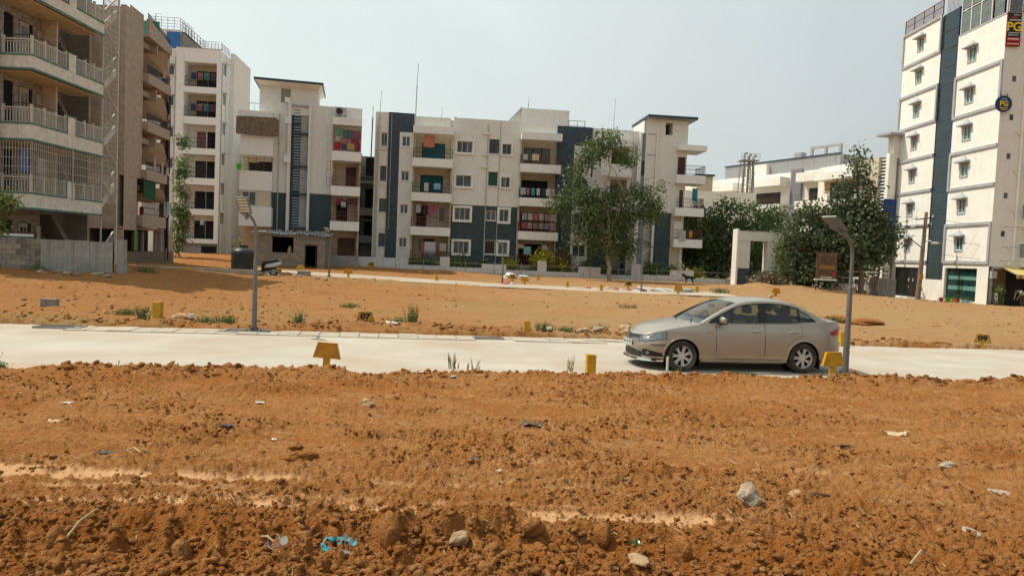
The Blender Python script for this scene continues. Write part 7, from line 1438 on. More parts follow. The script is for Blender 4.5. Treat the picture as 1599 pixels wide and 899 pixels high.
person_bend((37.85, 52.1, gz(37.8, 52)), rad(8), 'person in a pale green shirt bending forward under the yellow awning', fab('pale_green_shirt', (.30, .42, .36)), fab('brown_trousers', (.10, .06, .04)))
dog = thing('dog', 'black dog standing beside the white compound wall right of the stair tower', 'dog', (15.4, 60.6, gz(15.4, 60.6)+.02), rad(188)); dog.scale = (1.05, 1.05, 1.05)
DV = [(0, 0, .50), (.28, 0, .52), (.50, 0, .50), (.60, 0, .60), (.68, 0, .70), (.80, 0, .70), (.90, 0, .66), (-.14, 0, .52), (-.30, 0, .46), (-.40, 0, .34),
      (.44, .10, .44), (.42, .10, .24), (.46, .10, .10), (.44, .10, .03), (.49, .10, .015), (.44, -.10, .44), (.50, -.10, .24), (.46, -.10, .10), (.46, -.10, .03), (.51, -.10, .015),
      (-.08, .10, .44), (-.02, .10, .28), (-.14, .10, .17), (-.10, .10, .03), (-.05, .10, .015), (-.08, -.10, .44), (-.05, -.10, .28), (-.18, -.10, .17), (-.14, -.10, .03), (-.09, -.10, .015), (.66, .06, .78), (.65, .07, .83), (.66, -.06, .78), (.65, -.07, .83)]
DE = [(0, 1), (1, 2), (2, 3), (3, 4), (4, 5), (5, 6), (0, 7), (7, 8), (8, 9), (2, 10), (10, 11), (11, 12), (12, 13), (13, 14), (2, 15), (15, 16), (16, 17), (17, 18), (18, 19), (7, 20), (20, 21), (21, 22), (22, 23), (23, 24), (7, 25), (25, 26), (26, 27), (27, 28), (28, 29), (4, 30), (30, 31), (4, 32), (32, 33)]
DRd = [.11, .13, .14, .09, .08, .045, .03, .11, .035, .02, .06, .035, .024, .022, .022, .06, .035, .024, .022, .022, .075, .05, .025, .022, .022, .075, .05, .025, .022, .022, .025, .01, .025, .01]
skinfig('body', DV, DE, DRd, mat('black_dog_fur', (.012, .011, .010), rough=.9), dog)
# ---------------------------------------------------------------- laundry on the balconies
def lw(Bd, s_, d, z, w, h, c, lab, kind='towel'): p = Bd.world(s_, d, z); cloth(c, w, h, p, Bd.r.rotation_euler.z, lab, kind, 'washing hung on the balconies')
rr_ = random.Random(5)
lw(E, 3.55, -.5, 12.45, .95, 1.05, (.50, .20, .13), 'salmon orange cloth hanging under the top left balcony canopy of the middle block')
lw(E, 3.45, -1.0, 8.2, .38, .75, (.45, .43, .38), 'cream towel over the third floor railing, left bay of the middle block'); lw(E, 4.4, -1.0, 8.2, .6, .55, (.20, .36, .48), 'light blue towel over the third floor railing, left bay of the middle block')
lw(E, 2.8, -.4, 6.3, .45, .75, (.40, .40, .46), 'pale grey shirt hanging in the second floor left balcony', 'shirt'); lw(E, 4.1, -.4, 6.35, .6, .8, (.35, .10, .18), 'dark pink shirt hanging in the second floor left balcony', 'shirt'); lw(E, 3.4, -.3, 6.3, .5, .9, (.04, .03, .04), 'black clothes hanging in the second floor left balcony', 'shirt')
lw(E, 3.3, -.6, 2.95, .3, 1.5, (.45, .08, .14), 'red pink cloth hanging left of the patterned sheet on the ground floor'); lw(E, 3.95, -.65, 3.0, 1.0, 1.0, (.50, .48, .50), 'white sheet with small dark figures on the ground floor line', 'sheet'); lw(E, 3.95, -.7, 1.98, 1.0, .75, (.18, .18, .24), 'dark patterned sheet below the white sheet on the ground floor'); lw(E, 4.7, -.5, 2.7, .4, 1.0, (.28, .08, .07), 'dark red cloth on the ground floor left balcony'); lw(E, 5.1, -.6, 2.9, .6, .7, (.42, .40, .36), 'beige towel on the ground floor left balcony')
lw(E, 13.1, -1.0, 11.25, .65, .55, (.52, .46, .30), 'pale yellow towel over the top right balcony railing'); lw(E, 12.2, -1.0, 11.2, .4, .5, (.36, .42, .42), 'grey cloth beside the pale yellow towel on the top right balcony')
for i, (c, w) in enumerate((((.30, .38, .42), .5), ((.42, .12, .2), .25), ((.04, .36, .33), .3), ((.45, .46, .45), .3), ((.05, .05, .07), .3), ((.50, .50, .50), .45), ((.45, .30, .28), .3))):
    lw(E, 12.1+i*.46, -1.0, 8.2, w, .62, c, ['grey blue', 'pink', 'turquoise', 'pale grey', 'black', 'white', 'light pink'][i]+' cloth over the third floor railing of the right bay')
cs_ = [(.30, .36, .46), (.48, .46, .44), (.46, .14, .14), (.44, .40, .38), (.34, .24, .26), (.40, .40, .42)]
for r_i in range(2):
    for i in range(6): lw(E, 12.35+i*.52, -.75, 5.95-.85*r_i, .44, .62-.1*r_i, cs_[(i+r_i*2) % 6], ['blue grey', 'white', 'red', 'cream', 'mauve', 'light grey'][(i+r_i*2) % 6]+' cloth in the %s washing row of the second floor right balcony' % ('upper' if r_i == 0 else 'lower'))
lw(E, 12.1, -.6, 3.15, .7, .4, (.40, .30, .28), 'dusty pink cloth top left on the lowest right balcony'); lw(E, 12.75, -.7, 2.95, .62, .72, (.22, .42, .38), 'mint green towel on the lowest right balcony'); lw(E, 14.5, -.6, 3.1, .5, .9, (.35, .06, .08), 'dark red cloth on the lowest right balcony'); lw(E, 14.3, -.7, 3.15, .5, .5, (.44, .38, .38), 'pale pink towel on the lowest right balcony')
for i, (c, x, z, w, h, nm) in enumerate((((.16, .28, .18), .05, 0, .7, .65, 'green'), ((.08, .14, .14), .75, -.05, .8, .7, 'dark teal'), ((.22, .08, .12), 1.5, -.1, .7, .7, 'maroon'), ((.36, .18, .20), .6, -.75, .8, .55, 'pink'), ((.20, .06, .10), 1.4, -.8, .7, .5, 'dark purple'), ((.34, .03, .04), .02, -1.15, .55, .6, 'bright red'), ((.05, .06, .10), .62, -1.25, .5, .5, 'navy'), ((.40, .25, .10), 1.05, -1.2, .6, .5, 'mustard'), ((.18, .03, .06), 1.7, -1.15, .4, .6, 'wine red'), ((.38, .33, .28), .08, -.7, .4, .4, 'beige'))):
    lw(D, 6.1+x+w*.3, -.9-.04*i, 12.0+z, w, h, c, nm+' cloth in the crowded top balcony of the shed side block')
lw(D, 6.6, -.6, 6.3, .5, .55, (.25, .04, .10), 'crimson cloth under the ceiling of the second balcony above the shed'); lw(D, 6.9, -.7, 6.0, .4, .45, (.42, .40, .38), 'white cloth draped beside the crimson one'); lw(D, 7.6, -.5, 6.3, .9, .5, (.10, .06, .08), 'row of dark clothes in the second balcony above the shed')
lw(D, -.3, -.9, 9.15, .9, .4, (.50, .42, .28), 'cream cloth hanging in the left caged balcony of the shed side block'); lw(D, -.4, -.8, 8.8, .5, .6, (.03, .03, .03), 'black cloth hanging in the left caged balcony'); o = thing('plant_pot', 'bright green bucket at the left corner of the caged balcony', 'bucket', D.world(-1.35, -1.3, 8.1)); MB().tube([(0, 0, 0), (0, 0, .4)], [.16, .22], 10).build('bucket_body', fab('bright_green_plastic', (.08, .45, .03)), o); MB().tube([(0, 0, .4), (0, 0, .43)], .23, 10).build('rim', fab('bright_green_plastic', (.08, .45, .03)), o)
for z, nm in ((18.4, 'sixth'), (15.4, 'fifth')):
    for i, c in enumerate(((.05, .05, .14), (.30, .12, .14), (.06, .20, .18), (.10, .06, .08))): lw(C, .55+i*.6, .4, z+.2, .5, .7, c, ['navy', 'rose', 'teal', 'dark brown'][i]+' cloth hanging in the %s floor balcony of the white corner block' % nm)
lw(C, 1.6, .3, 4.3, .35, .5, (.42, .46, .52), 'pale blue towel hanging in the lowest balcony of the white corner block')
lw(E, 28.3, -.4, 9.0, .5, 1.2, (.04, .22, .26), 'teal cloth hanging under the top right tower balcony'); lw(E, 27.1, -1.0, 5.0, .6, 1.0, (.42, .42, .42), 'white towel over the lowest tower balcony railing'); lw(E, 27.9, -.95, 5.0, .3, .6, (.50, .24, .05), 'orange cloth over the lowest tower balcony railing')
def lb(s_, z, w, h, c, lab, kind='towel'): p = B.world(s_, -.38, z); cloth(c, w, h, p, B.r.rotation_euler.z, lab, kind, 'washing hung on the brown block')
lb(3.1, 7.5, .35, .9, (.42, .40, .46), 'pale lilac cloth hanging over the third brown balcony'); lb(4.4, 7.35, .25, .8, (.45, .44, .44), 'white cloth hanging over the third brown balcony'); lb(4.9, 4.8, .4, 1.0, (.26, .28, .32), 'grey trousers hanging beside the slanted brown panel', 'trousers'); lb(5.4, 4.8, .35, .9, (.34, .40, .46), 'pale blue trousers hanging at the end of the lowest brown balcony', 'trousers'); lb(3.4, 4.45, .28, .5, (.52, .46, .36), 'cream cloth over the lowest brown balcony railing'); lb(4.5, 13.5, .5, .6, (.40, .28, .24), 'pink patterned cloth on the top brown balcony')
p = A.world(.25, .5, 6.0); cloth((.12, .22, .42), .55, 1.1, p, rad(90), 'blue cloth hanging behind the security grille on the left block', 'sheet', 'washing behind the security grille'); p = A.world(1.4, .5, 5.7); cloth((.40, .38, .42), .55, 1.1, p, rad(90), 'white cloth hanging behind the security grille on the left block', 'sheet', 'washing behind the security grille')
# small domestic clutter
for i, (x, c) in enumerate(((7.3, (.35, .03, .03)), (8.2, (.10, .35, .05)), (8.8, (.55, .42, .05)), (9.5, (.45, .03, .03)), (10.1, (.55, .55, .52)), (10.7, (.20, .35, .45)))):
    p = H.world(x, -.3, -.35); o = thing('flower_pot', ['red', 'green', 'yellow', 'bright red', 'white', 'light blue'][i]+' pot under the right shop window of the white tower', 'flower pot', p, 0, 'coloured pots in front of the shop window'); MB().tube([(0, 0, 0), (0, 0, .35)], [.14, .2], 10).build('pot', fab('pot_'+['red', 'green', 'yellow', 'scarlet', 'white', 'blue'][i], c), o); leaves('plant', [(0, 0, .42, .13, .13, .10)], 50, .08, LFG, o, 300+i)
# ---------------------------------------------------------------- utility pole at the tower
WOODP = mat('weathered_concrete_pole', (.22, .16, .12), var=.35, streak=.6)
up = thing('utility_pole', 'leaning weathered utility pole with a street light in front of the white tower', 'pole', (34.0, 59.0, gz(34, 59)-.1)); mb = MB().tube([(0, 0, 0), (.25, 0, 7.6)], [.22, .13], 8).build('pole', WOODP, up, smooth=True)
MB().bar((-.65, 0, 6.95), (.95, 0, 7.15), .09).bar((-.6, 0, 6.35), (.9, 0, 6.5), .08).bar((-1.3, 0, 5.6), (.1, 0, 4.6), .06).build('cross_arm', IRON, up)
for x, z in ((-.55, 7.0), (.1, 7.1), (.8, 7.18), (-.5, 6.4), (.7, 6.5)): MB().tube([(x, 0, z), (x, 0, z+.22)], .05, 6).build('insulator', WFRAME, up)
MB().tube([(.15, -.05, 5.0), (.3, -.3, 5.25), (.5, -.6, 5.15)], .04, 6).build('lamp_bracket', STEEL, up); lh = MB().grid([[(.45+.8*v, -.6+.16*math.cos(a)*math.sin(math.pi*min(.95, v+.08)), 5.0+.06*v+.13*math.sin(a)*math.sin(math.pi*min(.95, v+.08))) for a in np.linspace(0, 2*math.pi, 11)[:-1]] for v in np.linspace(0, 1, 7)], close=True).build('lamp_head', mat('pale_lamp_cover', (.50, .49, .45)), up, smooth=True)
MB().box(-.1, .22, -.25, -.2, 2.0, 2.45).build('yellow_plate', YEL, up); MB().box(-.02, .14, -.24, -.2, 1.45, 1.6).build('yellow_label', YEL, up)
def wire(a, b, sag, lab, r=.012):
    a, b = Vector(a), Vector(b); pts = [a.lerp(b, t)-Vector((0, 0, sag*4*t*(1-t))) for t in np.linspace(0, 1, 15)]; o = MB().tube(pts, r, 4).build('overhead_wire', IRON, None, fix=False); tag(o, lab, 'wire', 'overhead wires at the white tower')
for a, b, s_, l_ in (((33.5, 59, 6.6), (27, 64, 5.2), .4, 'sagging wire from the utility pole to the carport'), ((34.2, 59, 6.7), (41, 50, 6.0), .5, 'upper wire from the utility pole past the tower corner'), ((34.2, 59, 5.2), (41, 50, 4.6), .6, 'lower wire from the utility pole past the tower corner'), ((34.2, 59, 3.9), (40, 51, 3.4), .4, 'lowest thin wire across the tower shop front'), ((33.5, 59, 5.1), (20, 70, 6.2), .8, 'long wire from the utility pole into the trees')): wire(a, b, s_, l_)
wire((22, 120, 62), (75, 120, 58), 1.5, 'thin wire crossing the sky at the upper right', .05)
sp_ = thing('bare_post', 'bare grey wooden post left of the white hatchback', 'post', (26.1, 56.6, gz(26.1, 56.6)-.1), 0); MB().tube([(0, 0, 0), (.05, 0, 2.2)], .07, 7).build('stem', WOODP, sp_); MB().tube([(.05, 0, 2.2), (.05, 0, 2.24)], .05, 7).build('cut_top', WOODP, sp_)
cl_ = cloth((.42, .08, .10), .8, 1.0, (28.0, 60.5, 2.9), 0, 'red and pink cloth hanging above the white hatchback', 'towel')
# ---------------------------------------------------------------- ground clutter
def gzr(x, y): r_, _, _, _ = relief(np.array([x]), np.array([y])); return gz(x, y)+float(r_[0])
def lump(name, x, y, sx, sy, sz, m, label, cat, seed=0, rz=None, rough=.22, sub=2, zoff=0, group=None):
    bm = bmesh.new(); bmesh.ops.create_icosphere(bm, subdivisions=sub+1, radius=1); R = np.random.default_rng(seed); ph = R.uniform(0, 6, 9)
    for v in bm.verts:
        c = v.co.copy(); k = 1+rough*(math.sin(c.x*2.3+ph[0])*math.cos(c.y*2.1+ph[1])+.6*math.sin(c.z*4+c.x*3+ph[2])+.35*math.sin(c.y*7+ph[3])*math.cos(c.z*6+ph[4])+.25*R.uniform(-1, 1)); v.co = Vector((c.x*k*sx, c.y*k*sy, c.z*k*sz))
    me = bpy.data.meshes.new(name); bm.to_mesh(me); bm.free(); me.materials.append(m)
    o = bpy.data.objects.new(name, me); COL.objects.link(o); o.location = (x, y, gzr(x, y)+sz*.45+zoff); o.rotation_euler = (0, 0, seed if rz is None else rz); tag(o, label, cat, group); return o
PALER = mat('pale_whitish_stone', (.40, .34, .26), var=.5, scale=14, dirt=(.34, .17, .07), dirtamt=1.0, bump=.9); ROCKG = mat('grey_rock', (.26, .22, .17), var=.4, scale=10, bump=.5); ROCKB = mat('tan_rock', (.40, .27, .15), var=.35, scale=9, dirt=(.30, .13, .05), dirtamt=.7, bump=.5)
k_ = .965
lump('stone', 2.13, 6.02, .082, .072, .10, PALER, 'pale whitish stone standing in the churned soil on the right', 'stone', 3, rough=.26)
lump('stone', 2.66, 6.30, .07, .05, .05, ROCKB, 'small tan rock just right of the whitish stone', 'stone', 5); o = MB().tube([(0, 0, 0), (.12, -.02, .01), (.25, .01, -.01)], [.03, .026, .018], 7).build('dry_root', mat('dark_brown_root', (.10, .05, .025), var=.4, bump=.4), None, loc=(2.70, 6.28, gzr(2.7, 6.28)+.03), smooth=True); tag(o, 'short dark root piece beside the small tan rock', 'root')
lump('soil_lump', -2.0, 6.85, .15, .09, .06, CLOD, 'dark red soil lump left of centre', 'soil lump', 7); lump('soil_lump', -2.18, 7.25, .10, .07, .04, CLOD, 'second dark red soil lump behind the first left of centre', 'soil lump', 8); lump('stone', -1.84, 9.2, .10, .06, .065, ROCKB, 'brown rock left of centre in the middle of the near plot', 'stone', 9)
lump('stone', 3.75, 5.55-.02, .085, .05, .03, PALER, 'flat pale stone low at the right edge', 'stone', 11); lump('stone', 4.75, 6.65, .12, .06, .03, PALER, 'flat cream stone at the right edge above the lower pale one', 'stone', 12); lump('stone', 4.8, 7.55, .11, .06, .035, PALER, 'small flat pale stone on the right half', 'stone', 13); lump('stone', 5.8, 8.2, .08, .06, .05, CLOD, 'red soil lump near the right edge', 'soil lump', 14)
lump('stone', .92, 4.65, .085, .06, .035, ROCKB, 'half buried tan stone at the bottom edge near the centre', 'stone', 15); lump('stone', -.30, 5.05, .075, .06, .055, ROCKB, 'brown round stone in the churned rut', 'stone', 16); lump('stone', .22, 5.25, .10, .08, .07, CLOD, 'large soil clod in the middle of the rut', 'soil lump', 17); lump('stone', .26, 5.0, .075, .07, .055, CLOD, 'round soil clod in front of the large one', 'soil lump', 18)
for i, (x, y, s_) in enumerate(((-1.55, 4.85, .12), (-.80, 4.95, .14), (-2.2, 4.75, .12), (1.3, 5.0, .11), (.75, 5.2, .10), (-3.1, 4.8, .1))):
    lump('pressed_soil_slab', x, y, s_*.55, s_, s_*1.0, CLODP, ['smooth pressed soil slab left of the blue cloth', 'tall pressed soil wedge right of the blue cloth', 'pressed soil slab near the lower left corner', 'pressed soil slab right of the rut', 'pressed soil slab behind the green sprig', 'outer left pressed soil slab'][i], 'soil slab', 20+i, rz=.3, rough=.10, zoff=-.04)
# torn turquoise cloth half buried
TEALC = mat('torn_turquoise_cloth', (.05, .33, .38), var=.55, scale=20, dirt=(.28, .12, .05), dirtamt=.75, rough=.8)
tb = thing('torn_cloth', 'torn turquoise cloth ring half buried in the churned soil at the bottom', 'cloth', (-1.12, 4.80, gzr(-1.12, 4.8)+.025))
R_ = random.Random(4)
for (x0, y0, x1, y1) in ((-.13, .10, .0, .11), (.0, .10, .10, .06), (-.13, .02, -.09, -.09), (-.09, -.09, .03, -.13), (.03, -.13, .12, -.12)):
    rows = []
    for i in range(9):
        t = i/8; x = x0+(x1-x0)*t; y = y0+(y1-y0)*t; rows.append([(x+R_.uniform(-.008, .008), y+(j-2)*.020+R_.uniform(-.010, .010), .030+.012*math.sin(j*2.1+i*.7)+R_.uniform(-.012, .020)) for j in range(5)])
    MB().grid(rows).build('fold', TEALC, tb, fix=False, smooth=True)
cup = thing('plastic_cup', 'crushed clear plastic cup lying at the bottom edge on the left', 'cup', (-1.42, 4.52, gzr(-1.42, 4.52)+.05)); cup.rotation_euler = (rad(70), rad(15), rad(-25)); CUPM = glassy('thin_clear_plastic', (.6, .6, .6), alpha=(.82, .82, .84))
MB().grid([[(r_*math.cos(a)*(1+.12*math.sin(3*a+z*30)), r_*math.sin(a), z) for a in np.linspace(0, 2*math.pi, 19)] for r_, z in ((.028, 0), (.036, .05), (.045, .11))]).build('cup_wall', CUPM, cup, fix=False, smooth=True); MB().tube([(0, 0, .108), (0, 0, .115)], .047, 18, cap=False).tube([(0, 0, 0), (0, 0, .004)], .03, 14).build('rim', WFRAME, cup)
sg_ = thing('leaf_sprig', 'small glossy green leaf sprig on the churned soil', 'leaves', (1.01, 5.13, gzr(1.01, 5.13)+.02)); lm = mat('glossy_green_leaf', (.03, .14, .03), rough=.3, var=.3); lf = MB().add([(0, 0, 0), (.025, -.013, .008), (.055, 0, .006), (.025, .013, .008), (.027, 0, -.001)], [(0, 1, 4), (1, 2, 4), (2, 3, 4), (3, 0, 4)]).mesh('leaf', lm)
for k in range(8): inst('leaf', lf, sg_, (R_.uniform(-.035, .035), R_.uniform(-.02, .02), .01+R_.uniform(0, .02)), (R_.uniform(-.6, .6), R_.uniform(-.7, .1), R_.uniform(0, 6.28)))
# litter: crumpled scraps
SCR = [(-4.0, 6.98, .12, (.05, .055, .07), 'dark crumpled plastic scrap on the left side of the near plot', 'dark'), (-3.22, 8.05, .09, (.05, .06, .10), 'dark blue flat scrap left of centre', 'navy'), (-.31, 7.1, .05, (.03, .10, .14), 'small teal bottle cap like scrap near the centre', 'teal'),
       (-5.25, 8.1, .12, (.52, .38, .20), 'cream paper scrap at the far left of the near plot', 'cream'), (-5.75, 9.1, .10, (.62, .58, .50), 'white paper scrap behind the cream one at the far left', 'white'), (-3.38, 9.55, .09, (.68, .66, .62), 'bright white scrap left of centre near the road', 'white'), (.30, 8.8, .20, (.10, .07, .05), 'dark brown rag with a pointed corner in the middle of the plot', 'brown'),
       (4.12, 8.45, .14, (.07, .035, .02), 'curled dark dry leaf piece on the right half', 'brown'), (-2.0, 12.2, .34, (.20, .045, .03), 'faded red cloth strip lying along the near road edge', 'red'), (-1.15, 12.15, .20, (.22, .06, .035), 'smaller faded red cloth piece right of the long red strip', 'red'), (-1.5, 12.2, .14, (.03, .06, .07), 'dark green scrap between the two red cloth pieces', 'green'),
       (-4.05, 11.7, .22, (.05, .10, .12), 'blue grey scrap right of the small cement block by the road', 'blue'), (-1.5, 11.75, .09, (.60, .60, .60), 'white crumpled scrap in front of the red cloth strip', 'white'), (-.95, 11.7, .10, (.45, .50, .55), 'pale blue scrap in front of the smaller red cloth', 'pale blue'), (-3.28, 18.95, .26, (.72, .68, .62), 'white strip lying beside the numbered 07 marker', 'white'),
       (5.2, 9.3, .22, (.56, .44, .28), 'pale flat straw coloured strip on the right half', 'straw'), (14.5, 20.1, .25, (.55, .60, .60), 'white plastic scrap by the road at the right edge', 'white'), (-2.6, 7.8, .05, (.6, .58, .5), 'tiny white pebble like scrap left of the soil lump', 'white'), (-.05, 6.85, .05, (.55, .48, .36), 'tiny bone coloured chip near the centre', 'bone')]
def scrap(x, y, s_, c, lab, cn, seed, name='litter_scrap', zo=.02):
    key = 'scrap_'+cn+'_%d' % seed; m_ = mat(key, c, rough=.7, var=.4, scale=12, dirt=(.30, .14, .05), dirtamt=.35); R = random.Random(seed); rows = []
    a1, a2, p1 = R.uniform(2, 4), R.uniform(2, 4), R.uniform(0, 6)
    for i in range(8):
        rows.append([((i/7-.5)*s_*1.35*(1+.2*math.sin(j+p1))+R.uniform(-.08, .08)*s_, (j/5-.5)*s_*(.7+.3*math.sin(i*1.3+p1))+R.uniform(-.07, .07)*s_, s_*(.05*math.sin(a1*i/3+p1+j)+.04*math.cos(a2*j+p1)+R.uniform(-.07, .10))+s_*.07) for j in range(6)])
    o = MB().grid(rows).build(name, m_, None, loc=(x, y, gzr(x, y)+zo), rot=(0, 0, R.uniform(-.4, .4)), smooth=True, fix=False); tag(o, lab, 'litter'); return o
for i, (x, y, s_, c, lab, cn) in enumerate(SCR): scrap(x*k_, y*k_ if y < 11.5 else y, s_, c, lab, cn, i+1)
# sacks and rubble along the far lane
for i, (x, y, s_, c, lab) in enumerate(((-.45, 49.9, .45, (.42, .08, .09), 'red and white sack at the foot of the distant middle street lamp'), (-.05, 50.1, .4, (.55, .50, .48), 'white sack touching the red one at the distant lamp'), (-.2, 58.2, .75, (.62, .62, .62), 'large white plastic bag pile against the compound wall'), (1.0, 58.3, .5, (.6, .6, .6), 'smaller white plastic bag right of the large pile'))):
    lump('sack', x, y, s_, s_*.6, s_*.42, fab('sack_%d' % i, c), lab, 'sack', 60+i, rough=.2)
cc_ = [(.45, .40, .36), (.35, .06, .06), (.50, .48, .46), (.30, .10, .09), (.42, .33, .28), (.40, .12, .12)]
for i in range(11):
    x = 4.9+i*.46; lump('rubbish_bag', x, 49.0+R_.uniform(-.7, .7), .28+R_.random()*.15, .25, .13+R_.random()*.08, fab('rubbish_%d' % (i % 6), cc_[i % 6]), ['pale', 'red', 'white', 'dark red', 'tan', 'crimson'][i % 6]+' rubbish bag in the heap right of the tall tree'+(', at its left end', ', near its left end', ', left part', ', left of middle', ', just left of middle', ', in the middle', ', just right of middle', ', right of middle', ', right part', ', near its right end', ', at its right end')[i], 'rubbish bag', 70+i, group='rubbish heap by the far lane')
SLB = mat('broken_concrete_slab', (.46, .44, .38), var=.25, bump=.4)
for i, (x, y, a, tl) in enumerate(((10.2, 49.3, .3, .25), (11.0, 49.8, -.2, .15), (12.0, 49.4, .1, -.2), (12.3, 50.2, .5, .1), (9.6, 50.0, -.5, .2))):
    o = MB().box(-.75, .75, -.3, .3, 0, .13).build('concrete_slab', SLB, None, loc=(x, y, gzr(x, y)+.12), rot=(tl, tl*.5, a)); tag(o, 'broken concrete slab behind the orange marker board, '+['front left of the pile', 'top of the pile', 'right side of the pile', 'rearmost of the pile', 'leftmost of the pile'][i], 'slab', 'broken slabs by the far lane')
# cement blocks lying about
def blockat(x, y, lab, rz=0, s_=(.36, .18, .2), m_=BLOCKM, zo=0):
    o = MB().box(-s_[0]/2, s_[0]/2, -s_[1]/2, s_[1]/2, 0, s_[2]).build('cement_block', m_, None, loc=(x, y, gzr(x, y)-.02+zo), rot=(R_.uniform(-.08, .08), R_.uniform(-.08, .08), rz)); bevel(o, .012, 1); tag(o, lab, 'block'); return o
blockat(-7.35, 11.28, 'rough cement block standing on the near road edge at the left', .2, (.24, .16, .19)); blockat(-13.8, 21.0, 'grey cement block lying in the field at the far left', .1, (.45, .2, .24)); blockat(-4.42, 11.75, 'small pale block by the near road edge left of the orange board', .3, (.26, .15, .10), BLOCKM2)
blockat(-13.2, 44.6, 'grey concrete lump on the far lane left of the distant lamp', 0, (.75, .4, .32), CONC); lump('stone', -8.75, 18.55, .26, .14, .12, ROCKB, 'long tan stone beside the yellow post at the left far road edge', 'stone', 31); lump('stone', -14.6, 19.6, .25, .15, .12, PALER, 'white topped stone near the far road edge at the left', 'stone', 32)
o = MB().tube([(0, 0, 0), (0, 0, .14)], .07, 12).tube([(0, 0, .141), (0, 0, .24)], .075, 12, 1).build('paint_tin', [mat('brown_tin', (.25, .10, .04)), WFRAME], None, loc=(-8.35, 18.35, .02)); tag(o, 'brown tin with a white top beside the left yellow post', 'tin')
lump('stone', 3.25, 19.75, .36, .2, .17, ROCKB, 'large pale tan rock on the far road edge left of the sedan roof', 'stone', 33); lump('stone', 2.45, 19.6, .16, .12, .10, PALER, 'white stone left of the large tan rock', 'stone', 34); lump('stone', 2.05, 19.5, .2, .1, .09, PALER, 'flat white stone second left of the large tan rock', 'stone', 35)
o = MB().tube([(0, 0, 0), (0, 0, .16)], .07, 10).tube([(0, 0, .161), (0, 0, .22)], .075, 10, 1).build('pipe_stub', [RUST, WFRAME], None, loc=(1.05, 18.95, .02)); tag(o, 'rusty pipe stub with a grey cap right of the middle yellow post', 'pipe')
wp = thing('pipe_stake', 'thin white plastic pipe stake under the front corner of the sedan', 'stake', (2.93, 12.95, .0)); MB().tube([(0, 0, 0), (0, 0, .37)], .022, 10).build('pipe', WFRAME, wp, smooth=50); MB().tube([(0, 0, .37), (0, 0, .385)], .026, 10).build('pipe_lip', WFRAME, wp)
st = thing('thin_stake', 'thin grey stake leaning on the road at the left', 'stake', (-6.35, 11.35, .0)); MB().tube([(0, 0, 0), (.03, 0, .17)], .008, 5).build('stem', STEEL, st); MB().tube([(.03, 0, .17), (.031, 0, .18)], .01, 5).build('tip', STEEL, st)
# dry roots and straws
for i, (x, y, pts, lab) in enumerate(((-3.0, 4.78, [(0, 0, .02), (.02, .1, .09), (.06, .22, .13)], 'curved pale dry root standing in the soil at the lower left'), (-1.6, 4.85, [(-.16, .09, .05), (-.05, .02, .09), (.06, -.06, .06), (.10, -.16, .02)], 'forked dry root left of the turquoise cloth'), (-3.7, 6.8, [(0, 0, .01), (.1, -.05, .05), (.2, -.12, .03)], 'pale bent straw right of the dark scrap'), (3.0, 4.9, [(-.1, 0, .02), (0, .05, .10), (.12, .12, .03)], 'dry straw arch near the bottom right'))):
    o = MB().tube(pts, [.010, .009, .006, .004][:len(pts)], 6).build('dry_root', STRAW, None, loc=(x, y, gzr(x, y)+.01), smooth=True, fix=False); tag(o, lab, 'root')
mb = MB(); N_ = 1500
sx_ = RNG.uniform(-.72, .72, N_); sr_ = 4.2+RNG.uniform(0, 1, N_)**1.3*26; X_ = sr_*np.sin(sx_); Y_ = sr_*np.cos(sx_); ok = (Y_ < near_edge(X_)-.1) | (Y_ > far_edge(X_)+.3); X_, Y_ = X_[ok], Y_[ok]; Z_ = base_z(X_, Y_)+relief(X_, Y_)[0]
for x, y, z in zip(X_, Y_, Z_):
    a = R_.uniform(0, 3.14); l = R_.uniform(.015, .055); q = .0015+.001*(y > 9); dx, dy = math.cos(a)*l, math.sin(a)*l; h = R_.uniform(0, .03)
    mb.add([(x-dx, y-dy, z+.006), (x+dx, y+dy, z+.008+h), (x+dx+q*2, y+dy+q*2, z+.010+h), (x-dx+q*2, y-dy+q*2, z+.012)], [(0, 1, 2, 3)])
o = mb.build('straw_litter', STRAW, None, fix=False); o['kind'] = 'stuff'
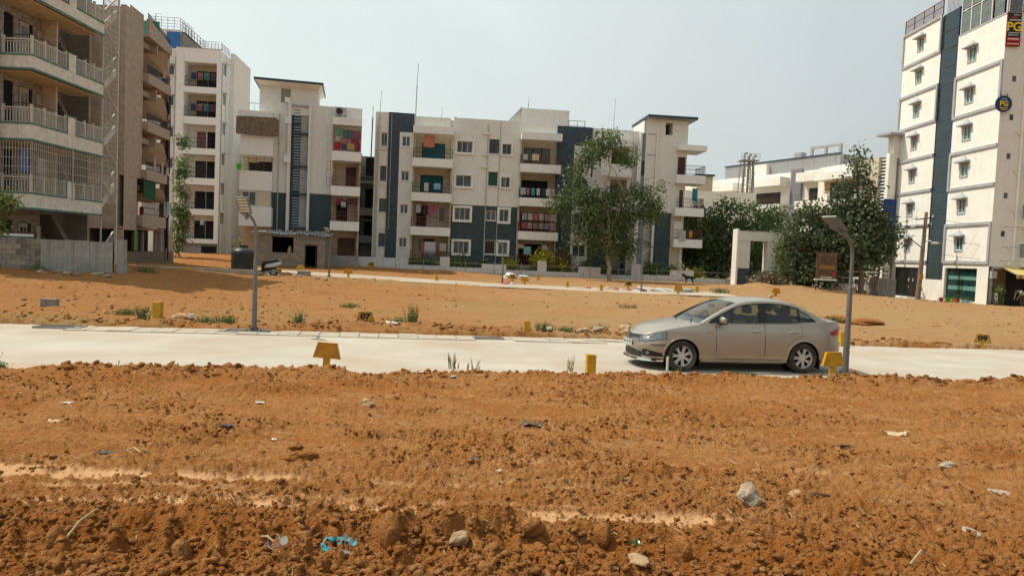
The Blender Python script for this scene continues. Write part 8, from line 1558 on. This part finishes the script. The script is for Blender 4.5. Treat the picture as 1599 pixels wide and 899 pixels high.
# weeds
STALKM = mat('olive_stalk', (.16, .15, .06), var=.3)
for i, (x, y, w, h, lab, lf_) in enumerate(((-9.4, 18.0, .35, .5, 'upright weed clump left of the leftmost yellow post', True), (-10.6, 19.3, .9, .25, 'low weeds at the far left beyond the road', True), (-7.45, 18.35, .6, .28, 'grassy weed patch left of the left lamp post', True), (-7.9, 18.2, .5, .22, 'second grassy patch beside the first left of the lamp', True), (-6.75+1.15, 18.6, .25, .45, 'thin upright weed right of the left lamp post', True),
        (-3.05, 19.2, .6, .35, 'weed clump right of the 07 marker', True), (-2.7, 19.35, .3, .75, 'tall thin weed right of the 07 marker', True), (.95, 19.3, .5, .35, 'green weed clump left of the middle yellow post', True), (1.55, 19.5, .7, .22, 'weeds right of the pipe stub', True), (2.6, 20.3, .6, .2, 'weeds in front of the tan rock', True),
        (2.6, 8.75, .25, .14, 'small green grass tuft right of centre in the near plot', False), (1.15, 12.95, .3, .36, 'thin dry weed left of the near yellow post', False), (-1.0, 12.75, .3, .34, 'thin weed stalks above the red cloth on the road edge', False), (-.65, 12.7, .25, .26, 'shorter thin weed right of the first stalks', False), (3.2, 13.25, .2, .16, 'tiny weed in front of the sedan front wheel', False), (4.4, 13.2, .6, .12, 'low grass under the sedan doors on the near road edge', False), (10.8, 14.2, .5, .18, 'faint dry weeds on the near road edge at the right', False),
        (9.75, 20.6, .5, .3, 'weed clump right of the right far yellow post', True), (9.3, 20.0, .6, .25, 'green weeds at the foot of the right far yellow post', True), (-8.0, 10.95, .3, .12, 'green sprout at the left edge of the near road', True), (-5.6, 24.5, .8, .22, 'weed patch in the left middle field', True), (12.6, 27.5, .8, .25, 'weed patch in the field above the sedan boot', True), (5, 30, .9, .25, 'faint weed patch in the central field', True), (14.6, 49.3, 1.6, .45, 'green weed heap right of the broken slabs', True), (-18.2, 30.2, 1.6, .5, 'creeping weeds at the foot of the grey sheet fence', True), (-19.6, 29.0, .7, .35, 'weeds at the left end of the sheet fence', True), (-16.4, 31.5, 1.2, .35, 'weeds between the sheet fence and the brown block', True))):
    weed(x, y, w, h, lab, int(24+60*w) if lf_ or w > .4 else 9, STRAW if 'dry' in lab or 'faint' in lab else (GRASSM if lf_ or 'grass' in lab else STALKM), i, lf_)
# debris near the buildings on the left
for i in range(16):
    x = -20+i*.62+R_.uniform(-.2, .2); y = 39.6+R_.uniform(-.5, 1.0) if i > 5 else 28.6+R_.uniform(-.3, .3); lump('rubble_stone', x if i > 5 else -19+i*.5, y, .16+R_.random()*.12, .14, .09, (PALER, ROCKG)[i % 2], ('pale' if i % 2 == 0 else 'grey')+' rubble stone '+('scattered in front of the brown block' if i > 5 else 'scattered along the sheet fence foot')+', '+('first', 'second', 'third', 'fourth', 'fifth', 'sixth', 'seventh', 'eighth', 'ninth', 'tenth', 'eleventh', 'twelfth', 'thirteenth', 'fourteenth', 'fifteenth', 'last')[i]+' from the left', 'stone', 100+i, sub=1, group='rubble stones on the left')
fbm_ = fbm; mp_ = [(19.5, 33.5), (20.8, 34.2), (22.0, 33.0), (18.6, 34.5)]
for i, (x, y) in enumerate(mp_): lump('soil_lump', x*.62, y*.82, .7, .35, .16, CLOD, 'red soil heap in the field above the sedan boot, '+['front one', 'middle one', 'right one', 'left one'][i], 'soil heap', 130+i, group='soil heaps above the sedan')
# ---------------------------------------------------------------- pieces that do not touch become parts of their own
def split_far(o, gap=.012):
    me = o.data; n = len(me.vertices); par = list(range(n))
    def find(a):
        while par[a] != a: par[a] = par[par[a]]; a = par[a]
        return a
    for e_ in me.edges:
        a, b = find(e_.vertices[0]), find(e_.vertices[1])
        if a != b: par[a] = b
    isl = {}
    for i in range(n): isl.setdefault(find(i), []).append(i)
    if len(isl) < 2 or len(isl) > 400: return
    co = np.array([v.co[:] for v in me.vertices]); keys = list(isl); lo = np.array([co[isl[k]].min(0) for k in keys])-gap; hi = np.array([co[isl[k]].max(0) for k in keys])+gap
    g = list(range(len(keys)))
    def f2(a):
        while g[a] != a: a = g[a]
        return a
    for i in range(len(keys)):
        hit = np.where(np.all((lo <= hi[i]) & (hi >= lo[i]), 1))[0]
        for j in hit:
            a, b = f2(i), f2(int(j))
            if a != b: g[a] = b
    grp = {}
    for i, k in enumerate(keys): grp.setdefault(f2(i), []).extend(isl[k])
    if len(grp) < 2 or len(grp) > 60: return
    gid = np.zeros(n, int); sets = list(grp.values())
    for j, s_ in enumerate(sets): gid[s_] = j
    sm = [p.use_smooth for p in me.polygons]
    for j, s_ in enumerate(sets):
        idx = {v: i for i, v in enumerate(sorted(s_))}; fs = [(p, [idx[v] for v in p.vertices]) for p in me.polygons if gid[p.vertices[0]] == j]
        m2 = bpy.data.meshes.new(o.name.split('.')[0]); m2.from_pydata([co[v] for v in sorted(s_)], [], [f for _, f in fs])
        for mt in me.materials: m2.materials.append(mt)
        m2.polygons.foreach_set('material_index', [p.material_index for p, _ in fs]); m2.polygons.foreach_set('use_smooth', [p.use_smooth for p, _ in fs]); m2.update()
        if j == 0: o.data = m2
        else:
            c = o.copy(); c.data = m2; COL.objects.link(c)
SPLIT = {'wheel_arch', 'wheel_well', 'panel_gap', 'sill', 'roof_railing', 'stair_railing', 'wall', 'dark_panel', 'window_trim', 'wiper', 'stone_wall', 'green_trim', 'balcony_band', 'stair_tower', 'stair_cage', 'frame', 'post', 'side_wall', 'cross_arm', 'badge', 'drain_pipe', 'red_band', 'hanger', 'bracket', 'mortar', 'orange_stripe', 'door_pane', 'arm', 'rim', 'underline', 'door_frame', 'roof_frame', 'roof_stair', 'mirror', 'tank_frame', 'body', 'fork', 'emblem', 'plate_border', 'scalloped_edge', 'frosted_band'}
for c_ in list([q for q in l2_.children if q.name.startswith('lamp_head')][0].children):
    if c_.name.startswith('led_bar'): bpy.data.objects.remove(c_)
for o in COL.objects:
    if o.parent and o.name.split('.')[0] in ('leaflets', 'plant', 'blades', 'twigs'): o['kind'] = 'stuff'
for o in list(COL.objects):
    b_ = o.name.split('.')[0]
    if o.type == 'MESH' and b_ in ('small_print', 'lettering') and o.parent: 
        if b_ == 'small_print': o['kind'] = 'stuff'
        continue
    if o.type == 'MESH' and b_ in SPLIT and o.parent and o.data.users == 1 and not o.modifiers and not o.children and len(o.data.polygons) < 9000: split_far(o)
